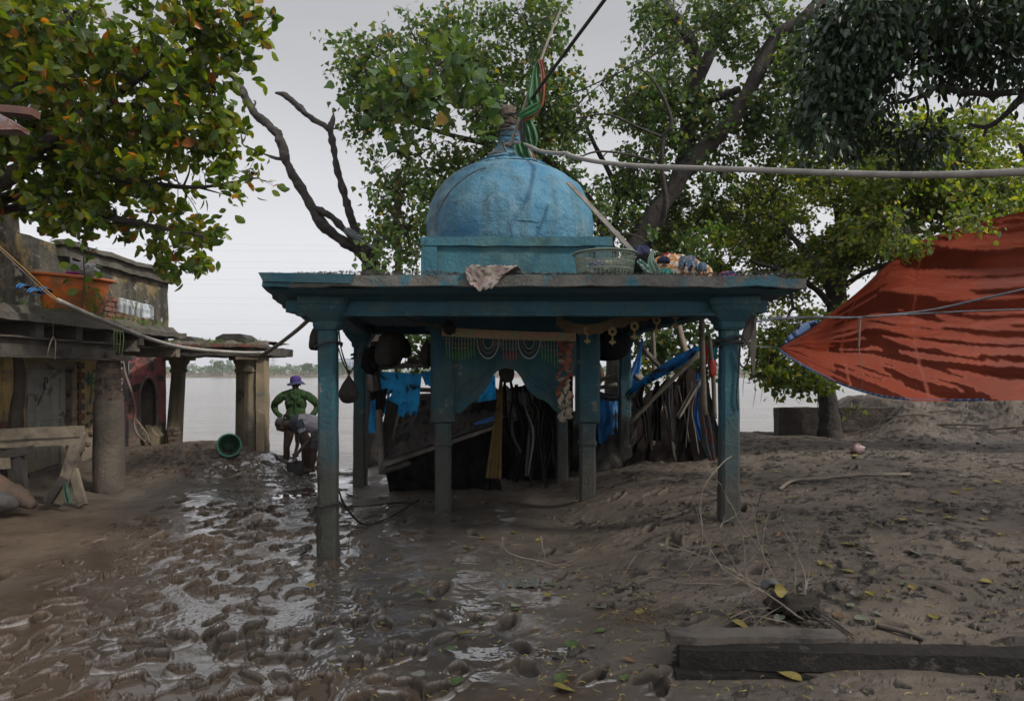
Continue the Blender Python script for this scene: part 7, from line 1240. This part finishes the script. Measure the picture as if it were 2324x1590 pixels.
foliage(t1, [(960, 790, 11.2, 45, 60, .4), (1000, 760, 11.2, 25, 40, .3), (850, 610, 11, 40, 18, .3), (1545, 780, 12.2, 100, 55, .5), (1480, 830, 12.2, 60, 40, .4), (1600, 850, 12.2, 40, 50, .4)], 200, 10, .090, HE, peepal_leaf, [[P(1392, 870, 12.6), P(1405, 700, 12.6)], [P(1432, 570, 12.6), P(1560, 720, 12.3), P(1600, 800, 12.2)], [P(1040, 680, 11.6), P(990, 740, 11.3), P(960, 800, 11.2)]], 8, droop=.8, tl=.3, nodes=16, cname='low_leaves')
# riverside tree, dense
t2 = thing('tree', PG(1880, 975), 'riverside tree with a bare grey trunk beside the low brick wall and a dense crown', 'tree')
L2 = trunkmesh(t2, [[(1888, 1010, 11.7, 30), (1884, 975, 11.7, 24), (1880, 930, 11.7, 21), (1874, 860, 11.7, 20), (1880, 780, 11.7, 19), (1895, 710, 11.7, 19), (1898, 670, 11.7, 22), (1880, 640, 11.6, 14), (1850, 600, 11.6, 9), (1800, 540, 11.8, 6), (1740, 480, 12, 4)], [(1898, 672, 11.7, 14), (1915, 620, 11.7, 12), (1960, 560, 11.7, 9), (2010, 500, 11.6, 6), (2060, 440, 11.5, 4)], [(1898, 680, 11.7, 12), (1910, 600, 11.9, 10), (1905, 520, 12, 8), (1890, 440, 12.1, 5), (1880, 380, 12.2, 3)], [(1890, 700, 11.7, 9), (1850, 655, 11.6, 7), (1790, 620, 11.6, 5), (1700, 590, 11.8, 3)], [(1876, 760, 11.7, 8), (1835, 720, 11.5, 6), (1800, 700, 11.4, 4), (1780, 740, 11.3, 3)], [(1900, 660, 11.7, 8), (1960, 620, 11.4, 6), (2040, 590, 11.2, 4), (2110, 560, 11, 2)], [(1800, 700, 11.4, 4), (1790, 650, 11.5, 3), (1760, 600, 11.6, 2)]], bark_pale)
foliage(t2, [(1530, 520, 13.5, 70, 60), (1600, 560, 13.2, 90, 80), (1580, 640, 13, 80, 40), (1700, 500, 12.8, 110, 90), (1700, 600, 12.4, 110, 70), (1820, 540, 12.2, 120, 90), (1830, 640, 11.8, 110, 50), (1930, 520, 12, 120, 90), (1800, 430, 12.6, 110, 70), (1900, 400, 12.4, 110, 70), (2010, 560, 11.6, 90, 60), (2010, 450, 11.8, 110, 80), (1780, 720, 11.3, 60, 60), (1745, 780, 11.2, 35, 60, .4), (1860, 690, 11.4, 60, 40)], 2500, 13, .062, HE, bright_leaf, L2, 9, droop=.45, tl=.38, gap=.12, gs=1.2, nodes=200, sv=.3, tmat=twig_m)
foliage(t2, [(1790, 850, 10.9, 55, 40, .3), (1750, 830, 10.9, 40, 35, .3), (1840, 870, 10.9, 45, 18, .3), (1955, 925, 10.8, 16, 14, .2), (1935, 895, 10.8, 18, 14, .2)], 110, 8, .085, HE, bright_leaf, [[P(1874, 860, 11.5), P(1820, 780, 11.2), P(1790, 800, 11)], [P(1874, 860, 11.5), P(1940, 880, 11), P(1960, 930, 10.8)]], 10, droop=.8, tl=.25, nodes=12, cname='low_leaves')
for k, (x, y0_, y1_) in enumerate(((1712, 850, 925), (1728, 820, 915), (1805, 870, 905), (1818, 875, 912), (1858, 860, 960), (1872, 862, 930), (1690, 850, 900), (1838, 870, 900))):
    MB().curve([(*P(x, y0_, 10.6), .006), (*P(x+random.uniform(-4, 4), (y0_+y1_)/2, 10.6), .005), (*P(x+random.uniform(-6, 8), y1_, 10.6), .0015)], None, 4, 5, nz=.4).build('aerial_root', twig_m, t2)
m = MB(); rg2 = random.Random(5)
for k in range(7):
    x = rg2.uniform(1850, 2330); a = PG(x, rg2.uniform(935, 985)); m.curve([tuple(a+Vector((rg2.uniform(-.9, -.3), rg2.uniform(-.2, .2), -.03))), tuple(a+Vector((0, 0, .05))), tuple(a+Vector((rg2.uniform(.3, .9), .1, .02)))], rg2.uniform(.008, .02), 6, 5, nz=.4)
m.build('surface_roots', bark_m, t2)
# bright tree above the tarp
t3 = thing('tree', (P(2480, 0, 11.5).x, 11.5, .9), 'yellow-green leafy tree rising behind the red tarpaulin', 'tree')
L3 = trunkmesh(t3, [[(2480, 900, 11.5, 26), (2440, 700, 11.5, 22), (2380, 540, 11.3, 17), (2280, 440, 11, 12), (2170, 390, 10.6, 8), (2060, 360, 10.3, 4)], [(2380, 540, 11.3, 12), (2340, 400, 11, 9), (2300, 300, 10.8, 6), (2180, 290, 10.6, 3)], [(2280, 440, 11, 7), (2180, 470, 10.6, 5), (2060, 480, 10.3, 3)]], bark_m)
foliage(t3, [(2060, 400, 10.3, 100, 70), (2170, 380, 10.5, 100, 70), (2100, 470, 10.2, 110, 60), (2210, 450, 10.3, 100, 60), (2290, 420, 10.3, 70, 60), (2200, 300, 10.6, 100, 45), (2040, 310, 10.6, 100, 50), (1990, 520, 10.2, 80, 40), (2250, 490, 9.9, 60, 30), (2430, 420, 10.5, 90, 110), (2065, 552, 8.9, 40, 14, .2), (2190, 505, 8.8, 50, 14, .2)], 1050, 14, .078, OV, bright_leaf, L3, 13, droop=.5, tl=.36, gap=.0, nodes=100, sv=.3)
# dark tree overhead, right
t4 = thing('tree', (7.2, 5.2, .4), 'dark drooping-leaved tree reaching in at the upper right corner', 'tree')
L4 = trunkmesh(t4, [[(3300, 1300, 5.2, 110), (3250, 600, 5.2, 90), (3050, 150, 5.6, 60), (2800, 10, 6, 45), (2550, 20, 6.4, 30), (2324, 80, 6.8, 18), (2200, 50, 7, 12), (2050, 70, 7.2, 8), (1950, 110, 7.2, 4)], [(3200, 500, 5.2, 50), (2800, 300, 5.9, 30), (2500, 210, 6.4, 15), (2324, 208, 6.7, 8), (2250, 214, 6.8, 7), (2170, 206, 6.9, 7), (2130, 197, 7, 6), (2085, 222, 7, 5), (2030, 235, 7, 3)], [(2324, 215, 6.6, 8), (2280, 262, 6.7, 7), (2240, 288, 6.8, 5), (2200, 282, 6.8, 3)], [(2240, 290, 6.8, 4), (2232, 310, 6.8, 2.5)]], mat('dark_bark', (.04, .032, .028), (.02, .017, .016), 5, .9, .8, 14))
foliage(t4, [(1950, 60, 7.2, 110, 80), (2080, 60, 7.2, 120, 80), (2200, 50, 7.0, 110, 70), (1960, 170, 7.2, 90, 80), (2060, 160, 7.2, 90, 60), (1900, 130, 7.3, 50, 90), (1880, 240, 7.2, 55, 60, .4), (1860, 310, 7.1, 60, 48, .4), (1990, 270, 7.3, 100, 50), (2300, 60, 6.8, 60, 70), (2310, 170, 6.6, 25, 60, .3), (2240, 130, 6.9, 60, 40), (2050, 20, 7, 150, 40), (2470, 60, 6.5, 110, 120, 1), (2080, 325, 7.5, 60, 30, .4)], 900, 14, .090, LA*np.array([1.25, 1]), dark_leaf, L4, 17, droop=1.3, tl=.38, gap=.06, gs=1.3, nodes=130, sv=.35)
# unseen leaves added above the viewpoint to shade the foreground
rsx = np.random.RandomState(2); n_ = 13000; px_ = rsx.uniform(-.5, 12, n_); py_ = rsx.uniform(-9, 4.5, n_); keep = np.array([mn.noise(Vector((a*.5, b*.5, 3)))+.5*mn.noise(Vector((a*1.3, b*1.3, 3))) > -.08 for a, b in zip(px_, py_)]); pp_ = np.stack([px_, py_, 5.6+rsx.normal(size=n_)*.5+.12*np.abs(px_)], 1)[keep]
pp_ = pp_[pp_[:, 2]-1.6 > .62*np.maximum(pp_[:, 1], 0)+.45]
leaves('overhead_shade_leaves', pp_, rsx.normal(size=(len(pp_), 3))+np.array([0, 0, -.4]), rsx.uniform(.15, .30, len(pp_)), OV, dark_leaf, t4, 3)
# dead tree with the street light
t5 = thing('dead_tree', (P(845, 0, 12.2).x, 12.2, -.4), 'bare dead tree forking against the sky left of the pavilion', 'tree')
trunkmesh(t5, [[(850, 1070, 12.2, 18.3), (846, 850, 12.2, 18.3), (843, 640, 12.2, 20.7), (840, 600, 12.2, 17.1), (816, 570, 12.2, 12.2), (775, 545, 12.2, 11.0), (729, 506, 12.2, 12.2), (706, 470, 12.2, 10.4), (675, 413, 12.2, 9.2), (658, 385, 12.2, 8.5), (645, 350, 12.2, 9.8), (632, 307, 12.2, 10.4), (615, 288, 12.2, 9.8), (590, 268, 12.2, 7.9), (566, 240, 12.2, 8.5), (548, 205, 12.2, 9.8), (536, 180, 12.2, 6.7), (526, 153, 12.2, 3.9), (514, 140, 12.2, 3.7), (505, 122, 12.2, 2.9), (503, 110, 12.2, 1.2)], [(534, 180, 12.2, 5.5), (522, 168, 12.2, 4.1), (502, 152, 12.2, 1.8)], [(843, 600, 12.2, 14.6), (822, 550, 12.3, 11.0), (804, 513, 12.3, 9.2), (790, 470, 12.3, 8.5), (778, 428, 12.3, 7.9), (765, 380, 12.3, 7.3), (757, 336, 12.3, 7.3), (750, 295, 12.3, 7.9), (755, 275, 12.3, 6.1), (757, 256, 12.3, 1.5)], [(750, 298, 12.3, 6.7), (735, 285, 12.3, 6.1), (711, 271, 12.3, 6.7), (685, 250, 12.3, 7.3), (661, 226, 12.3, 6.7), (640, 214, 12.3, 4.9), (625, 211, 12.3, 2.4)], [(712, 472, 12.2, 6.1), (728, 478, 12.15, 7.9), (749, 490, 12.1, 7.9), (785, 524, 12.1, 7.9), (820, 560, 12.1, 9.8), (840, 590, 12.1, 9.8)], [(842, 600, 12.2, 11.0), (852, 560, 12.2, 12.2), (852, 532, 12.2, 2.4)], [(648, 360, 12.2, 3.7), (630, 360, 12.2, 3.9), (600, 350, 12.2, 2.4), (572, 338, 12.2, 2.4), (553, 330, 12.2, 2.2), (549, 315, 12.2, 1.7), (546, 298, 12.2, 1.0)], [(575, 245, 12.2, 2.4), (580, 232, 12.2, 1.8), (576, 228, 12.2, 1.0)], [(572, 243, 12.2, 2.4), (570, 232, 12.2, 1.2), (568, 224, 12.2, 0.7)]], mat('dead_bark', (.05, .042, .038), (.028, .024, .022), 4, .92, 1, 9, c3=(.095, .085, .078), d=(5, .6, .7), bd=.06), nz=.55, nf=7)
sl = thing('street_light', P(885, 590, 11.9), 'grey finned street light on a slanting pipe arm above the roof', 'street light'); gm = plain('cast_grey', (.16, .18, .20), .5, .2, metal=.3)
a = P(784, 520, 11.8); b = P(826, 548, 11.85); c_ = P(888, 596, 11.95); d_ = (b-a).normalized(); up_ = Vector((.55, -.35, .75)); m = MB(); m.bar(a, b, .19, .05, up=up_); m.build('lamp_housing', gm, sl, bevel=.006)
sdv = d_.cross(up_).normalized(); un = sdv.cross(d_).normalized()
for k in range(9): m = MB(); p = a+d_*(.03+.022*k); m.bar(p-sdv*.085+un*.03, p+sdv*.085+un*.03, .006, .035, up=un); m.build('cooling_fin', gm, sl)
m = MB(); m.bar(a+d_*.24+un*.03, b+un*.03, .12, .04, up=un); m.build('driver_box', gm, sl, bevel=.005); m = MB(); m.bar(a+d_*.02-un*.03, a+d_*.24-un*.03, .15, .012, up=un); m.build('lens', plain('lamp_glass', (.35, .36, .36), .2), sl)
MB().tube([b-d_*.02, b+d_*.12, c_], [.036, .030, .018], 12).build('arm', galv, sl, smooth=True)
m = MB(); x = P(903, 0, 12).x; m.tube([(x, 12, -.4), (x, 12, 2.5), (x+.01, 12, P(0, 385, 12).z)], .058, 14); m.build('steel_pole', mat('rusty_pole', (.09, .05, .035), (.045, .036, .034), 3, .7, .4, 20, c3=(.16, .085, .04), d=(2.5, .55, .65)), smooth=True, label='rusty brown steel pole standing behind the roof left of the dome', cat='pole')
# roof timber poking in at the left edge
m = MB(); m.bar(P(-140, 236, 5.2), P(82, 258, 5.2), .10, .055, seg=.07); m.rough(.005, 5); m.build('roof_timber', mat('red_brown_timber', (.13, .06, .045), (.08, .04, .032), 6, .8), label='red-brown timber end poking in at the upper left edge', cat='timber')
m = MB(); m.prism([P(-60, 248, 5.0), P(0, 258, 5.0), P(42, 284, 5.0), P(40, 293, 5.0), P(0, 293, 5.0), P(-60, 290, 5.0)], (0, .12, 0)); m.rough(.008, 7, 2); m.build('eave_board', mat('flaking_paint', (.20, .22, .25), (.16, .07, .045), 10, .85, .8, 30), label='flaking painted eave end at the left edge below the timber', cat='board')
# ---------------------------------------------------------------- plants on the ledge
weed = leafmat('weed_leaf', [(0, (.07, .16, .02)), (.6, (.12, .24, .03)), (1, (.20, .30, .05))], .45, .45, 1.4)
ps = thing('potweed', lg(186, 690, -5.45), 'slender green weed with a seed spike growing in front of the orange tub', 'plant'); Yw = 5.45*F/(1162-186)
MB().curve([(*P(186, 700, Yw), .012), (*P(190, 660, Yw), .011), (*P(192, 620, Yw), .009), (*P(190, 585, Yw), .006), (*P(200, 560, Yw), .003)], None, 6, 6).build('stem', plain('purple_stem', (.13, .07, .05), .7), ps)
stp = []; rw = random.Random(3)
PO = []; AX = []
for (x, y, ax, ay) in ((105, 555, -30, -14), (182, 574, 24, 18), (160, 560, -20, -20), (140, 600, -36, 4), (220, 605, 30, -4), (235, 632, 34, -6), (205, 625, 22, 16), (150, 632, -24, 6), (225, 650, 26, 10), (205, 590, 26, -8), (175, 610, -20, -8), (198, 645, 14, 20), (210, 665, 20, 20), (170, 655, -18, 10), (195, 600, 12, -20), (190, 575, 6, -22), (232, 615, 24, 8), (240, 660, 14, 22)):
    x = 186+(x-186)*.55; y = 690+(y-690)*1.0; PO.append(tuple(P(x, y, Yw-.05))); AX.append((ax*.03, rw.uniform(-.5, .1), -ay*.03-.1))
leaves('foliage', np.array(PO), np.array(AX), np.full(len(PO), .15), OV, weed, ps, 4); m = MB()
for q in PO: m.tube([Vector(q), P(190, HOR-(Vector(q).z-.03-CZ)/Yw*F, Yw)], [.002, .004], 4)
m.build('leaf_stalks', plain('stalk', (.10, .12, .04), .7), ps)
m = MB(); [m.ball(P(200-k*.3+3*math.sin(k*.5), 578-k*3.2, Yw), (.011, .011, .010), .3, 5, 6) for k in range(12)]; [m.ball(P(200+k*2.4, 575-k*1.5, Yw), .009, .3, 5, 6) for k in range(9)]; m.build('seed_spike', plain('seed_spike', (.16, .18, .07), .8), ps)
MBg = MB(); rq = random.Random(8)
def tuft(c, n, L_, m=MBg):
    for k in range(n):
        a = rq.uniform(0, 6.3); d = Vector((math.cos(a), math.sin(a), 0)); e = Vector((-d.y, d.x, 0))*.004; b = Vector(c)+d*rq.uniform(0, .05); l_ = L_*rq.uniform(.5, 1); o = len(m.v)
        m.v += [b-e, b+e, b+d*l_*.25+Vector((0, 0, l_*.6))+e, b+d*l_*.25+Vector((0, 0, l_*.6))-e, b+d*l_*.65+Vector((0, 0, l_*.85))]; m.f += [(o, o+1, o+2, o+3), (o+3, o+2, o+4)]
for k in range(26): tuft((-5.32-rq.uniform(0, .35), rq.uniform(6.8, 10.6), 2.33), 10, rq.uniform(.06, .20))
for k in range(18): tuft((rq.uniform(-6.0, -4.2), 11.45+rq.uniform(0, .2), 2.12), 12, rq.uniform(.06, .14))
tuft(lg(212, 715, -5.3), 30, .3); tuft(lg(305, 700, -5.3), 7, .35)
MBg.build('wall_grass', plain('grass_green', (.11, .19, .035), .7, trans=.3), label='green grass and weeds growing on the ledge and porch roof', cat='grass', kind='stuff')
m = MB()
for k in range(4): x = 262+k*3.5; m.curve([tuple(lg(x, 738, -5.24)), tuple(lg(x-4+k*4, 765, -5.22)), tuple(lg(x-3+k*2, 790+k*6, -5.22))], .006, 5, 5)
m.build('trailing_weed', plain('trailing_green', (.12, .17, .05), .7), label='thin green weed trailing down from the ledge edge', cat='plant')
m = MB()
for k in range(14): a = lg(225+rq.uniform(-8, 12), 715, -5.3); m.curve([tuple(a), tuple(a+Vector((rq.uniform(-.02, .08), 0, .12))), tuple(a+Vector((rq.uniform(-.04, .22), 0, .18+rq.uniform(0, .12))))], .003, 4, 4)
m.build('dry_weed', plain('pink_brown_stems', (.24, .14, .11), .8), label='dry pinkish weed stems leaning on the orange tub', cat='plant')
m = MB(); q = P(1890, 915, 9.4)
for k in range(30): a = P(rq.uniform(1930, 2120), 912, 11.7); a.z = GZ(a.x, a.y); m.tube([a, a+Vector((rq.gauss(0, .06), rq.gauss(0, .05), rq.uniform(.04, .16)))], [.003, .001], 4)
m.build('dry_stubble', twig_m, label='dry stubble along the crest under the red tarpaulin', cat='stubble', kind='stuff')
# ---------------------------------------------------------------- haze
hm = bpy.data.materials.new('haze'); hm.use_nodes = True; ht = hm.node_tree; ht.nodes.clear(); ho = ht.nodes.new('ShaderNodeOutputMaterial'); hv = ht.nodes.new('ShaderNodeVolumePrincipled'); hv.inputs['Color'].default_value = (.93, .95, 1, 1); hv.inputs['Density'].default_value = HAZE; hv.inputs['Anisotropy'].default_value = .2; ht.links.new(hv.outputs[0], ho.inputs['Volume'])
if HAZE:
    o = MB().box((0, 300, 20), (2000, 900, 56)).build('haze', hm, kind='stuff', origin=Vector((0, 300, -8)))
